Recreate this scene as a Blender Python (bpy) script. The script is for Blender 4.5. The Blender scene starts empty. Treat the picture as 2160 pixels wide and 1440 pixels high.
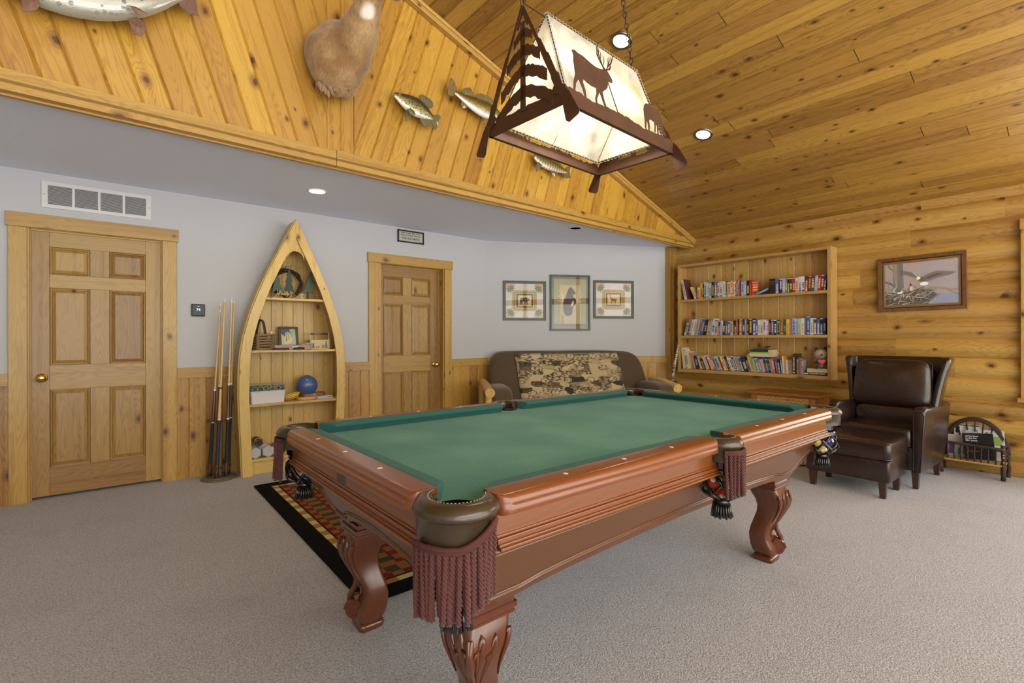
import bpy, bmesh, math, random
from mathutils import Vector as V, Matrix
random.seed(7)
S = bpy.context.scene
COL = S.collection
PI = math.pi
# ------------------------------------------------------------------ camera model (18 mm class lens, level, eye height 1.206 m)
CF, CHY, CYAW, CROLL, CH = 1037.28, 713.28, math.radians(50.592), math.radians(-0.1404), 1.206
FW = V((math.cos(CYAW), math.sin(CYAW), 0)); RT = V((math.sin(CYAW), -math.cos(CYAW), 0)); UP = V((0, 0, 1)); EYE = V((0, 0, CH))

def ray(px, py):
    u = px-1080; v = CHY-py; c = math.cos(CROLL); s = math.sin(CROLL)
    return CF*FW + (u*c-v*s)*RT + (u*s+v*c)*UP

def at(px, py, ax, val):            # measured point: where the sight line meets the plane ax = val
    d = ray(px, py); i = 'XYZ'.index(ax)
    return EYE + d*((val-EYE[i])/d[i])

def on(px, py, p0, n):
    d = ray(px, py); n = V(n)
    return EYE + d*((V(p0)-EYE).dot(n)/d.dot(n))

# ------------------------------------------------------------------ materials
def srgb(r, g, b):
    f = lambda c: (c/255/12.92) if c/255 <= .04045 else ((c/255+.055)/1.055)**2.4
    return (f(r), f(g), f(b), 1)

class NT:
    def __init__(s, name):
        s.m = bpy.data.materials.new(name); s.m.use_nodes = True
        s.t = s.m.node_tree; s.t.nodes.clear()
        s.o = s.t.nodes.new('ShaderNodeOutputMaterial'); s.b = s.t.nodes.new('ShaderNodeBsdfPrincipled')
        s.t.links.new(s.b.outputs[0], s.o.inputs[0])
    def n(s, ty, ins=None, **kw):
        x = s.t.nodes.new('ShaderNode'+ty)
        for k, v in kw.items(): setattr(x, k, v)
        for k, v in (ins or {}).items(): s.set(x.inputs[k], v)
        return x
    def set(s, inp, v):
        if isinstance(v, bpy.types.NodeSocket): s.t.links.new(v, inp)
        elif isinstance(v, bpy.types.Node): s.t.links.new(v.outputs[0], inp)
        else: inp.default_value = v
    def p(s, **kw):
        for k, v in kw.items(): s.set(s.b.inputs[k.replace('_', ' ')], v)
    def math(s, op, a, b=0.0, c=None, clamp=False):
        x = s.n('Math', operation=op, use_clamp=clamp); s.set(x.inputs[0], a); s.set(x.inputs[1], b)
        if c is not None: s.set(x.inputs[2], c)
        return x.outputs[0]
    def mix(s, f, a, b, mode='MIX'):
        x = s.n('Mix', data_type='RGBA', blend_type=mode)
        s.set(x.inputs[0], f); s.set(x.inputs[6], a); s.set(x.inputs[7], b)
        return x.outputs[2]
    def ramp(s, f, stops, interp='LINEAR'):
        x = s.n('ValToRGB'); s.set(x.inputs[0], f); cr = x.color_ramp; cr.interpolation = interp
        while len(cr.elements) < len(stops): cr.elements.new(1)
        for e, (p_, c_) in zip(cr.elements, stops):
            e.position = p_; e.color = c_ if len(c_) == 4 else (*c_, 1)
        return x.outputs[0]
    def smooth(s, x, a, b):
        m = s.n('MapRange', interpolation_type='SMOOTHSTEP'); s.set(m.inputs[0], x)
        m.inputs[1].default_value = a; m.inputs[2].default_value = b
        return m.outputs[0]
    def bump(s, h, st=.3, dist=.002):
        b = s.n('Bump'); s.set(b.inputs['Height'], h); b.inputs['Strength'].default_value = st; b.inputs['Distance'].default_value = dist
        s.set(s.b.inputs['Normal'], b.outputs[0])

def plain(name, rgb, rough=.5, metal=0, coat=0, spec=.5, bump=None, var=0, emit=None, sheen=0, trans=0):
    n = NT(name); c = srgb(*rgb)
    if var or bump: tc = n.n('TexCoord').outputs['Object']
    if var:
        nz = n.n('TexNoise', {'Vector': tc, 'Scale': 9.0, 'Detail': 5.0})
        c = n.mix(n.math('MULTIPLY', nz.outputs[0], var), c, (c[0]*.35, c[1]*.35, c[2]*.35, 1))
    n.p(Base_Color=c, Roughness=rough, Metallic=metal)
    n.b.inputs['Coat Weight'].default_value = coat; n.b.inputs['Coat Roughness'].default_value = .06
    n.b.inputs['Specular IOR Level'].default_value = spec
    if sheen: n.b.inputs['Sheen Weight'].default_value = sheen
    if trans: n.b.inputs['Transmission Weight'].default_value = trans
    if bump: n.bump(n.n('TexNoise', {'Vector': tc, 'Scale': float(bump[0]), 'Detail': 3.0}).outputs[0], bump[1], bump[2])
    if emit:
        n.b.inputs['Emission Color'].default_value = srgb(*emit[0]); n.b.inputs['Emission Strength'].default_value = emit[1]
    return n.m

def wood(name, light, dark, knot=1.0, grain=.5, rough=.42, coat=.25, tint=.35, kscale=4.2, kcol=(52, 26, 18), gs=1.0, streak=.35):
    """boards: uv map 'UVMap' is metres along / across the grain, 'rnd' one random pair per board"""
    n = NT(name)
    uv = n.n('UVMap', uv_map='UVMap').outputs[0]; rn = n.n('UVMap', uv_map='rnd').outputs[0]
    sp = n.n('SeparateXYZ', {0: rn}); r1, r2 = sp.outputs[0], sp.outputs[1]
    wob = n.n('TexNoise', {'Vector': uv, 'Scale': 9.0, 'Detail': 2.0})
    kv = n.n('VectorMath', operation='ADD'); n.set(kv.inputs[0], uv)
    ws = n.n('VectorMath', operation='SCALE'); n.set(ws.inputs[0], wob.outputs['Color']); ws.inputs['Scale'].default_value = .035
    n.set(kv.inputs[1], ws.outputs[0])
    ks = n.n('Mapping', {'Vector': kv.outputs[0], 'Scale': (.8, 1.25, 1)})
    vo = n.n('TexVoronoi', {'Vector': ks.outputs[0], 'Scale': kscale}, voronoi_dimensions='2D')
    cs = n.n('SeparateColor', {0: vo.outputs['Color']})
    dist = vo.outputs['Distance']
    on_ = n.math('GREATER_THAN', cs.outputs[0], 1-.42*knot)
    rad = n.math('MULTIPLY_ADD', cs.outputs[1], .065, .022)
    rel = n.math('DIVIDE', dist, rad)
    core = n.math('MULTIPLY', n.math('SUBTRACT', 1.0, n.smooth(rel, .75, 1.1)), on_)
    halo = n.math('MULTIPLY', n.math('SUBTRACT', 1.0, n.smooth(rel, .9, 3.2)), on_)
    infl = n.math('MULTIPLY', n.math('POWER', 2.718, n.math('MULTIPLY', rel, -.55)), on_)
    st = n.n('Mapping', {'Vector': uv, 'Scale': (.9*gs, 8.5*gs, 1)})
    n1 = n.n('TexNoise', {'Vector': st.outputs[0], 'Scale': 1.0, 'Detail': 2.0, 'Roughness': .45}, noise_dimensions='2D')
    field = n.math('ADD', n1.outputs[0], n.math('MULTIPLY', infl, .35))
    rings = n.math('SINE', n.math('MULTIPLY', field, 115.0))
    rings = n.math('POWER', n.math('MULTIPLY_ADD', rings, .5, .5), 2.2)
    n2 = n.n('TexNoise', {'Vector': n.n('Mapping', {'Vector': uv, 'Scale': (3.0, 190.0, 1)}).outputs[0], 'Scale': 1.0, 'Detail': 3.0}, noise_dimensions='2D')
    n3 = n.n('TexNoise', {'Vector': n.n('Mapping', {'Vector': uv, 'Scale': (.5, 22.0, 1)}).outputs[0], 'Scale': 1.0, 'Detail': 2.0}, noise_dimensions='2D')
    L = srgb(*light); D = srgb(*dark)
    f = n.math('ADD', n.math('MULTIPLY', rings, grain), n.math('MULTIPLY', n2.outputs[0], .22*grain))
    f = n.math('ADD', f, n.math('MULTIPLY', n.smooth(n3.outputs[0], .48, .72), streak))
    f = n.math('ADD', f, n.math('MULTIPLY', n.math('SUBTRACT', r1, .5), tint), clamp=True)
    c = n.mix(f, L, D)
    hsv = n.n('HueSaturation', {'Hue': n.math('MULTIPLY_ADD', n.math('SUBTRACT', r2, .5), .012, .5), 'Saturation': 1.0, 'Value': n.math('MULTIPLY_ADD', r2, .22*tint/.35, .89), 'Fac': 1.0, 'Color': c})
    c = hsv.outputs[0]
    K = srgb(*kcol); H = (D[0]*.62, D[1]*.5, D[2]*.45, 1)
    c = n.mix(n.math('MULTIPLY', halo, .75), c, H)
    c = n.mix(core, c, n.mix(n.math('MULTIPLY', n2.outputs[0], .8), K, H))
    n.p(Base_Color=c, Roughness=rough)
    n.b.inputs['Coat Weight'].default_value = coat; n.b.inputs['Coat Roughness'].default_value = .18
    n.bump(n.math('SUBTRACT', n.math('MULTIPLY', rings, -.4), core), .16, .0012)
    return n.m

M = {}
M['log'] = wood('log_pine', (190, 151, 80), (140, 96, 36), knot=1.25, grain=.34, rough=.36, coat=.35, kscale=4.0, tint=.4)
M['ceil'] = wood('ceiling_pine', (164, 124, 56), (114, 78, 29), knot=1.0, grain=.42, kscale=5.4, rough=.4, tint=.5, coat=.3)
M['gable'] = wood('gable_pine', (192, 149, 60), (148, 100, 30), knot=1.05, grain=.4, kscale=4.8, rough=.33, coat=.5, tint=.5)
M['trim'] = wood('trim_pine', (190, 150, 74), (150, 106, 42), knot=.7, grain=.34, kscale=5, rough=.4, tint=.25)
M['wains'] = wood('wainscot_pine', (180, 138, 64), (134, 86, 32), knot=1.0, grain=.38, kscale=4.2, rough=.38, tint=.5)
M['door'] = wood('door_fir', (168, 131, 68), (126, 88, 38), knot=.1, grain=.36, kscale=4, rough=.4, tint=.45, gs=1.0, streak=.35)
M['boat'] = wood('boat_pine', (206, 172, 98), (168, 124, 58), knot=.9, grain=.28, kscale=5, rough=.4, tint=.22)
M['case'] = wood('bookcase_pine', (198, 162, 94), (160, 116, 56), knot=.95, grain=.3, kscale=4.2, rough=.42, tint=.3)
M['hutch'] = wood('chest_pine', (176, 116, 52), (122, 68, 26), knot=.8, grain=.4, kscale=5, rough=.35, coat=.4)
M['cherry'] = wood('cherry_stain', (126, 66, 22), (90, 42, 13), knot=0, grain=.10, rough=.28, coat=.65, tint=.15, gs=.8, streak=.12)
M['cherry2'] = wood('cherry_stain_cabinet', (104, 62, 27), (80, 44, 17), knot=0, grain=.10, rough=.36, coat=.35, tint=.15, gs=.8, streak=.15)
M['cherryd'] = wood('cherry_stain_leg', (98, 48, 19), (62, 29, 12), knot=0, grain=.12, rough=.26, coat=.7, tint=.1, gs=.8, streak=.25)

def plaster(name, rgb, st, sc):
    n = NT(name); tc = n.n('TexCoord').outputs['Object']
    a = n.n('TexNoise', {'Vector': tc, 'Scale': float(sc), 'Detail': 3.0, 'Roughness': .6})
    b = n.n('TexVoronoi', {'Vector': tc, 'Scale': sc*.8})
    h = n.math('ADD', n.smooth(a.outputs[0], .45, .6), n.math('MULTIPLY', b.outputs[0], .3))
    n.p(Base_Color=srgb(*rgb), Roughness=.75); n.bump(h, st, .0022)
    return n.m
M['wall'] = plaster('painted_drywall', (193, 194, 199), .13, 95)
M['soffit'] = plaster('textured_ceiling_paint', (226, 233, 248), .34, 120)

def carpet():
    n = NT('grey_carpet'); tc = n.n('TexCoord').outputs['Object']
    a = n.n('TexNoise', {'Vector': tc, 'Scale': 130.0, 'Detail': 4.0, 'Roughness': .8})
    v = n.n('TexVoronoi', {'Vector': tc, 'Scale': 170.0})
    b = n.n('TexNoise', {'Vector': tc, 'Scale': 2.2, 'Detail': 4.0})
    c = n.ramp(a.outputs[0], [(.3, srgb(101, 101, 101)), (.47, srgb(179, 179, 180)), (.66, srgb(213, 214, 215))])
    c = n.mix(n.math('MULTIPLY', n.smooth(v.outputs[0], .3, .75), .35), c, srgb(96, 90, 84))
    c = n.mix(n.math('MULTIPLY', n.smooth(b.outputs[0], .5, .75), .14), c, srgb(120, 116, 112))
    n.p(Base_Color=c, Roughness=.95); n.b.inputs['Specular IOR Level'].default_value = .15
    n.b.inputs['Sheen Weight'].default_value = .15
    n.bump(n.math('ADD', a.outputs[0], n.math('MULTIPLY', v.outputs[0], -.8)), .75, .004)
    return n.m
M['carpet'] = carpet()
def felt():
    n = NT('green_billiard_cloth'); tc = n.n('TexCoord').outputs['Object']
    a = n.n('TexNoise', {'Vector': tc, 'Scale': 700.0, 'Detail': 2.0})
    b = n.n('TexNoise', {'Vector': tc, 'Scale': 2.6, 'Detail': 4.0})
    d = n.n('TexNoise', {'Vector': tc, 'Scale': 130.0, 'Detail': 2.0})
    c = n.mix(n.smooth(b.outputs[0], .3, .8), srgb(66, 124, 112), srgb(92, 146, 126))
    c = n.mix(n.math('MULTIPLY', n.smooth(d.outputs[0], .64, .76), .45), c, srgb(150, 180, 150))
    n.p(Base_Color=c, Roughness=.9); n.b.inputs['Sheen Weight'].default_value = .1; n.b.inputs['Specular IOR Level'].default_value = .1
    n.bump(a.outputs[0], .25, .001)
    return n.m
M['felt'] = felt()
M['rail_felt'] = plain('green_cushion_cloth_shaded', (36, 98, 92), .9, sheen=.05, bump=(600, .2, .001), var=.2)  # shade on the cushion faces is put into this darker green
def leather(name, rgb, rgb2, rough=.3, sc=140):
    n = NT(name); tc = n.n('TexCoord').outputs['Object']
    v = n.n('TexVoronoi', {'Vector': tc, 'Scale': float(sc)})
    b = n.n('TexNoise', {'Vector': tc, 'Scale': 5.0, 'Detail': 5.0})
    w = n.n('TexNoise', {'Vector': tc, 'Scale': 7.0, 'Detail': 2.0, 'Distortion': 1.2})
    n.p(Base_Color=n.mix(b.outputs[0], srgb(*rgb), srgb(*rgb2)), Roughness=n.math('MULTIPLY_ADD', b.outputs[0], .15, rough-.07))
    n.b.inputs['Coat Weight'].default_value = .35; n.b.inputs['Coat Roughness'].default_value = .22
    n.bump(n.math('ADD', n.math('MULTIPLY', v.outputs[0], .12), n.math('MULTIPLY', w.outputs[0], 1.2)), .35, .006)
    return n.m
M['leather'] = leather('brown_leather', (52, 31, 23), (24, 15, 12), .27)
M['pleather'] = leather('dark_pocket_leather', (72, 58, 38), (34, 24, 18), .26, 90)
M['black_leather'] = plain('black_leather', (22, 19, 18), .25, coat=.4, bump=(60, .3, .002))
M['foot'] = plain('dark_wood_foot', (66, 34, 22), .35, coat=.4, var=.5)
M['white'] = plain('white_enamel', (214, 214, 216), .4)
M['offwhite'] = plain('off_white_plastic', (214, 212, 216), .4)
M['dark'] = plain('near_black', (14, 14, 15), .5)
M['black'] = plain('black_frame', (22, 22, 23), .35, coat=.2)
M['brass'] = plain('polished_brass', (214, 176, 92), .14, metal=1)
M['chrome'] = plain('chrome', (200, 200, 204), .12, metal=1)
M['steel'] = plain('dull_steel', (130, 128, 124), .35, metal=1)
M['rust'] = plain('rusted_steel', (98, 62, 38), .6, metal=.25, var=1.1, bump=(30, .2, .001))
M['chain'] = plain('bronze_chain', (96, 84, 72), .35, metal=.9)
M['bark'] = plain('hickory_bark', (70, 50, 40), .7, bump=(40, .8, .004), var=.9)
M['cutwood'] = plain('cut_branch_end', (218, 186, 132), .6)
M['glass_pane'] = None
g = NT('picture_glass'); gt = g.n('BsdfTransparent'); gg = g.n('BsdfGlossy', {'Roughness': .0, 'Color': (1, 1, 1, 1)}); fr = g.n('Fresnel', {'IOR': 1.5})
mx = g.n('MixShader'); g.set(mx.inputs[0], fr.outputs[0]); g.set(mx.inputs[1], gt.outputs[0]); g.set(mx.inputs[2], gg.outputs[0]); g.t.links.new(mx.outputs[0], g.o.inputs[0])
M['glass'] = g.m

# ------------------------------------------------------------------ mesh builder
FR = {}
def frame_of(o): return FR.get(o.name, Matrix.Identity(4)) if o else Matrix.Identity(4)

def sph(v): return v

class MB:
    def __init__(s): s.v = []; s.f = []; s.uv = []; s.r = []; s.mi = []
    def add(s, vs, fs, mat=0, g=(1, 0, 0), M_=None, rnd=None, uvs=None):
        b = len(s.v); vs = [V(v) for v in vs]; g = V(g).normalized()
        r = rnd or (random.random(), random.random()); ou, ov = r[0]*53.7, r[1]*31.3
        for i, f in enumerate(fs):
            p = [vs[j] for j in f]
            if uvs: q = [(uvs[j][0]+ou, uvs[j][1]+ov) for j in f]
            else:
                nn = V((0, 0, 0))
                for k in range(len(p)):
                    a, c = p[k], p[(k+1) % len(p)]
                    nn += V(((a.y-c.y)*(a.z+c.z), (a.z-c.z)*(a.x+c.x), (a.x-c.x)*(a.y+c.y)))
                if nn.length < 1e-12: nn = V((0, 0, 1))
                nn.normalize()
                if abs(nn.dot(g)) > .9:
                    e1 = nn.orthogonal().normalized(); e2 = nn.cross(e1)
                    q = [(a.dot(e1)*.2+ou, a.dot(e2)+ov) for a in p]
                else:
                    w = nn.cross(g).normalized()
                    q = [(a.dot(g)+ou, a.dot(w)+ov) for a in p]
            s.uv.append(q); s.r.append(r); s.mi.append(mat if isinstance(mat, int) else mat[i]); s.f.append([b+j for j in f])
        s.v += [(M_ @ v) if M_ else v for v in vs]
        return s
    def box(s, lo, hi, mat=0, g=None, M_=None, rnd=None):
        x0, y0, z0 = [min(a, b) for a, b in zip(lo, hi)]; x1, y1, z1 = [max(a, b) for a, b in zip(lo, hi)]
        if g is None:
            d = (x1-x0, y1-y0, z1-z0); g = [0, 0, 0]; g[d.index(max(d))] = 1
        vs = [(x, y, z) for z in (z0, z1) for y in (y0, y1) for x in (x0, x1)]
        return s.add(vs, [(0, 2, 3, 1), (4, 5, 7, 6), (0, 1, 5, 4), (2, 6, 7, 3), (0, 4, 6, 2), (1, 3, 7, 5)], mat, g, M_, rnd)
    def taper(s, c0, s0, c1, s1, mat=0, g=(0, 0, 1), M_=None):    # frustum between two rectangles (centre, (sx, sy))
        vs = []
        for c, z in ((c0, s0), (c1, s1)):
            for y in (-.5, .5):
                for x in (-.5, .5): vs.append((c[0]+x*z[0], c[1]+y*z[1], c[2]))
        return s.add(vs, [(0, 2, 3, 1), (4, 5, 7, 6), (0, 1, 5, 4), (2, 6, 7, 3), (0, 4, 6, 2), (1, 3, 7, 5)], mat, g, M_)
    def tube(s, pts, r, n=8, mat=0, M_=None, closed=False, cap=True, flat=None):
        pts = [V(p) for p in pts]; m = len(pts); rs = r if isinstance(r, (list, tuple)) else [r]*m
        vs, uvs = [], []; L = 0; up = None
        for i, p in enumerate(pts):
            a = pts[(i-1) % m] if (closed or i) else p; c = pts[(i+1) % m] if (closed or i < m-1) else p
            t = (c-a).normalized()
            if up is None: up = t.orthogonal().normalized()
            up = (up-t*up.dot(t)).normalized() if (up-t*up.dot(t)).length > 1e-6 else t.orthogonal().normalized()
            w = t.cross(up)
            if i: L += (p-pts[i-1]).length
            for k in range(n):
                an = 2*PI*k/n; vs.append(p+(up*math.cos(an)+w*math.sin(an)*(flat or 1))*rs[i]); uvs.append((L, k/n*2*PI*rs[i]))
        fs = []
        for i in range(m if closed else m-1):
            for k in range(n):
                a = i*n+k; b = i*n+(k+1) % n; c = ((i+1) % m)*n+(k+1) % n; d = ((i+1) % m)*n+k; fs.append((a, b, c, d))
        if cap and not closed:
            fs.append(tuple(reversed(range(n)))); fs.append(tuple(range((m-1)*n, m*n)))
        return s.add(vs, fs, mat, M_=M_, uvs=uvs)
    def cyl(s, p0, p1, r0, r1=None, n=16, mat=0, M_=None):
        r1 = r0 if r1 is None else r1
        return s.tube([p0, p1], [r0, r1], n, mat, M_)
    def lathe(s, prof, n=24, mat=0, M_=None, cap=True, arc=2*PI, uvs=None):   # prof: (r, z)
        vs, fs, uv = [], [], []; m = len(prof); full = abs(arc-2*PI) < 1e-6; nn = n if full else n+1; L = 0
        for i, (r, z) in enumerate(prof):
            if i: L += math.hypot(r-prof[i-1][0], z-prof[i-1][1])
            for k in range(nn):
                a = arc*k/n; vs.append((r*math.cos(a), r*math.sin(a), z)); uv.append((L, a*.1))
        mats = []
        for i in range(m-1):
            for k in range(n):
                a, b = i*nn+k, i*nn+(k+1) % nn; fs.append((a, b, b+nn, a+nn)); mats.append(mat if isinstance(mat, int) else mat[i])
        if cap and full:
            if prof[0][0] > 1e-4: fs.append(tuple(reversed(range(nn)))); mats.append(mats[0])
            if prof[-1][0] > 1e-4: fs.append(tuple(range((m-1)*nn, m*nn))); mats.append(mats[-1] if mats else 0)
        return s.add(vs, fs, mats, M_=M_, uvs=uv)
    def prism(s, poly, h0, h1, mat=0, M_=None, g=(1, 0, 0), side=None):   # polygon in xy, extruded z h0..h1
        m = len(poly); vs = [(x, y, h0) for x, y in poly]+[(x, y, h1) for x, y in poly]
        fs = [tuple(reversed(range(m))), tuple(range(m, 2*m))]+[(i, (i+1) % m, m+(i+1) % m, m+i) for i in range(m)]
        return s.add(vs, fs, [mat, mat]+[mat if side is None else side]*m, g, M_)
    def ball(s, c, r, n=16, m=10, mat=0, M_=None, sc=(1, 1, 1)):
        vs, fs, uv = [], [], []
        for i in range(m+1):
            t = PI*i/m
            for k in range(n):
                a = 2*PI*k/n
                vs.append((c[0]+r*sc[0]*math.sin(t)*math.cos(a), c[1]+r*sc[1]*math.sin(t)*math.sin(a), c[2]+r*sc[2]*math.cos(t))); uv.append((k*.03, i*.03))
        for i in range(m):
            for k in range(n):
                a, b = i*n+k, i*n+(k+1) % n; fs.append((a, a+n, b+n, b))
        return s.add(vs, fs, mat, M_=M_, uvs=uv)
    def superq(s, lo, hi, e=.25, e2=None, n=28, m=16, mat=0, M_=None, fn=None):   # soft cushion block
        c = [(a+b)/2 for a, b in zip(lo, hi)]; h = [abs(b-a)/2 for a, b in zip(lo, hi)]; e2 = e2 or e
        sg = lambda x, p: math.copysign(abs(x)**p, x)
        vs, fs, uv = [], [], []
        for i in range(m+1):
            t = -PI/2+PI*i/m
            for k in range(n):
                a = 2*PI*(k+.5)/n
                q = (sg(math.cos(t), e)*sg(math.cos(a), e2), sg(math.cos(t), e)*sg(math.sin(a), e2), sg(math.sin(t), e))
                if fn: q = fn(*q)
                p = V((c[0]+h[0]*q[0], c[1]+h[1]*q[1], c[2]+h[2]*q[2])); vs.append(p); uv.append((k*.05, i*.05))
        for i in range(m):
            for k in range(n):
                a, b = i*n+k, i*n+(k+1) % n; fs.append((a, b, b+n, a+n))
        return s.add(vs, fs, mat, M_=M_, uvs=uv)
    def loft(s, rings, mat=0, M_=None, cap=True, g=(0, 0, 1)):
        n = len(rings[0]); vs = [p for r in rings for p in r]; fs = []
        for i in range(len(rings)-1):
            for k in range(n):
                a, b = i*n+k, i*n+(k+1) % n; fs.append((a, b, b+n, a+n))
        if cap: fs.append(tuple(reversed(range(n)))); fs.append(tuple(range((len(rings)-1)*n, len(rings)*n)))
        return s.add(vs, fs, mat, g, M_)
    def build(s, name, mats, parent=None, smooth=False, bevel=0, seg=2, sub=0, world=False, angle=None, solid=0):
        if not isinstance(mats, (list, tuple)): mats = [mats]
        me = bpy.data.meshes.new(name)
        vs = s.v
        if world and parent:
            inv = frame_of(parent).inverted(); vs = [inv @ v for v in vs]
        me.from_pydata([tuple(v) for v in vs], [], s.f)
        u1 = me.uv_layers.new(name='UVMap'); u2 = me.uv_layers.new(name='rnd')
        a1 = []; a2 = []
        for q, r in zip(s.uv, s.r):
            for c in q: a1 += [c[0], c[1]]; a2 += [r[0], r[1]]
        u1.data.foreach_set('uv', a1); u2.data.foreach_set('uv', a2)
        me.polygons.foreach_set('material_index', s.mi)
        for m in mats: me.materials.append(m)
        if smooth or angle: me.polygons.foreach_set('use_smooth', [True]*len(s.f))
        me.validate(); me.update()
        if angle:
            try: me.set_sharp_from_angle(angle=math.radians(angle))
            except Exception: pass
        o = bpy.data.objects.new(name, me); COL.objects.link(o)
        if parent: o.parent = parent; FR[o.name] = frame_of(parent).copy()
        if solid:
            d = o.modifiers.new('s', 'SOLIDIFY'); d.thickness = solid; d.offset = 0
        if bevel:
            d = o.modifiers.new('b', 'BEVEL'); d.width = bevel; d.segments = seg; d.limit_method = 'ANGLE'; d.angle_limit = math.radians(35)
        if sub:
            d = o.modifiers.new('u', 'SUBSURF'); d.levels = sub; d.render_levels = sub
        return o

def thing(name, label, cat, loc=(0, 0, 0), rz=0, group=None):
    o = bpy.data.objects.new(name, None); COL.objects.link(o); o.location = loc; o.rotation_euler = (0, 0, rz)
    o.empty_display_size = .1
    FR[o.name] = Matrix.Translation(loc) @ Matrix.Rotation(rz, 4, 'Z')
    return tag(o, label, cat, group)
def tag(o, label=None, cat=None, group=None, kind=None):
    if label: o['label'] = label
    if cat: o['category'] = cat
    if group: o['group'] = group
    if kind: o['kind'] = kind
    return o
def struct(o, label=None):
    o['kind'] = 'structure'
    if label: o['label'] = label; o['category'] = {'wall': 'wall', 'door': 'door', 'trim': 'trim', 'window': 'window'}.get(o.name.split('_')[0].split('.')[0], o.name.split('_')[0].split('.')[0])
    return o

def dup(root, loc=None, rz=None, label=None, cat=None):
    def cp(o, par):
        c = o.copy(); COL.objects.link(c)
        if par: c.parent = par
        for ch in list(o.children): cp(ch, c)
        return c
    r = cp(root, None)
    if loc is not None: r.location = loc
    if rz is not None: r.rotation_euler = (0, 0, rz)
    if label: r['label'] = label
    FR[r.name] = Matrix.Translation(r.location) @ Matrix.Rotation(r.rotation_euler[2], 4, 'Z')
    return r

def text(name, s, size, mat, parent, Mx, ext=.0004, spacing=1.0, bold=0, align='CENTER', sx=1.0, line=1.0):
    cu = bpy.data.curves.new(name, 'FONT'); cu.body = s; cu.size = size; cu.extrude = ext; cu.align_x = align; cu.align_y = 'CENTER'
    cu.space_character = spacing; cu.offset = bold; cu.space_line = line; cu.resolution_u = 3
    o = bpy.data.objects.new(name, cu); COL.objects.link(o)
    dg = bpy.context.evaluated_depsgraph_get(); dg.update()
    me = bpy.data.meshes.new_from_object(o.evaluated_get(dg)); bpy.data.objects.remove(o); 
    me.transform(Matrix.Diagonal((sx, 1, 1, 1)))
    if parent: Mx = frame_of(parent).inverted() @ Mx
    me.transform(Mx); me.materials.clear(); me.materials.append(mat); me.name = name
    q = bpy.data.objects.new(name, me); COL.objects.link(q)
    if parent: q.parent = parent; FR[q.name] = frame_of(parent).copy()
    return q

def axes(O, X, Y, Z):     # matrix from origin and three direction vectors
    m = Matrix.Identity(4)
    for i, a in enumerate((X, Y, Z)):
        for j in range(3): m[j][i] = a[j]
    for j in range(3): m[j][3] = O[j]
    return m

def clip(poly, ax, val, keep_hi):
    out = []; n = len(poly)
    for i in range(n):
        a, b = poly[i], poly[(i+1) % n]
        ina = (a[ax] >= val) if keep_hi else (a[ax] <= val); inb = (b[ax] >= val) if keep_hi else (b[ax] <= val)
        if ina: out.append(a)
        if ina != inb:
            t = (val-a[ax])/(b[ax]-a[ax]); out.append((a[0]+t*(b[0]-a[0]), a[1]+t*(b[1]-a[1])))
    return out
def strip(poly, ax, lo, hi):
    p = clip(poly, ax, lo, True)
    p = clip(p, ax, hi, False) if len(p) > 2 else p
    q = []
    for a in p:
        if not q or math.hypot(a[0]-q[-1][0], a[1]-q[-1][1]) > 1e-6: q.append(a)
    if len(q) > 1 and math.hypot(q[0][0]-q[-1][0], q[0][1]-q[-1][1]) < 1e-6: q.pop()
    return q if len(q) > 2 else []

def planks(mb, poly, O, U, W, N, width, c=.005, dep=.005, joints=None, off=0., mat=0, widths=None):
    """grooved boards filling a convex polygon; poly in (u, w) metres, u runs along the boards"""
    O, U, W, N = V(O), V(U).normalized(), V(W).normalized(), V(N).normalized()
    us = [p[0] for p in poly]; ws = [p[1] for p in poly]
    w = math.floor((min(ws)-off)/width)*width+off; k = 0
    while w < max(ws):
        wd = widths[k % len(widths)] if widths else width
        w1 = w+wd; cuts = [min(us)-1]
        if joints:
            u = min(us)+random.uniform(-joints[1], joints[1]*.6)
            while u < max(us): cuts.append(u) if u > min(us) else None; u += random.uniform(*joints)
        cuts.append(max(us)+1)
        for a, b in zip(cuts, cuts[1:]):
            r = (random.random(), random.random())
            for lo, hi in ((w, w+c), (w+c, w1-c), (w1-c, w1)):
                p = strip(poly, 1, lo, hi)
                if p: p = strip(p, 0, a+(.002 if joints else 0), b-(.002 if joints else 0))
                if not p: continue
                hh = lambda ww: -dep*max(0, min(1, 1-min(ww-w, w1-ww)/c))
                vs = [O+U*x+W*y+N*hh(y) for x, y in p]
                fs = [tuple(range(len(vs)))]
                nn = (vs[1]-vs[0]).cross(vs[2]-vs[1])
                if nn.dot(N) < 0: fs = [tuple(reversed(fs[0]))]
                mb.add(vs, fs, mat, U, rnd=r, uvs=[(x, y) for x, y in p])
        w = w1; k += 1
    return mb
# ================================================================== ROOM
YW, XW = 5.087, 6.08                     # door wall, log wall
C1 = V((3.765, YW, 0)); C2 = V((5.965, 3.905, 0))
D2 = (C2-C1).normalized(); N2 = V((D2.y, -D2.x, 0))      # short angled wall behind the sofa, N2 points into the room
if N2.y > 0: N2 = -N2
SOF, RAIL = 2.46, .957
XL, YB = -2.9, -3.2                      # unseen left wall, glazed front wall
CZ, CSL, PEAK = 2.50, .32, 1.27          # sloped ceiling: height at log wall, slope, ridge x
cz = lambda x: CZ+CSL*(XW-x) if x >= PEAK else CZ+CSL*(XW-PEAK)-CSL*(PEAK-x)
GU = V((1, .02315, 0)).normalized(); GO = V((0, 3.389, 0)); GN = V((.02315, -1, 0)).normalized()
gy = lambda x: 3.389+.02315*x
def GP(px, py, d=0): return on(px, py, GO+GN*d, GN)

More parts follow.
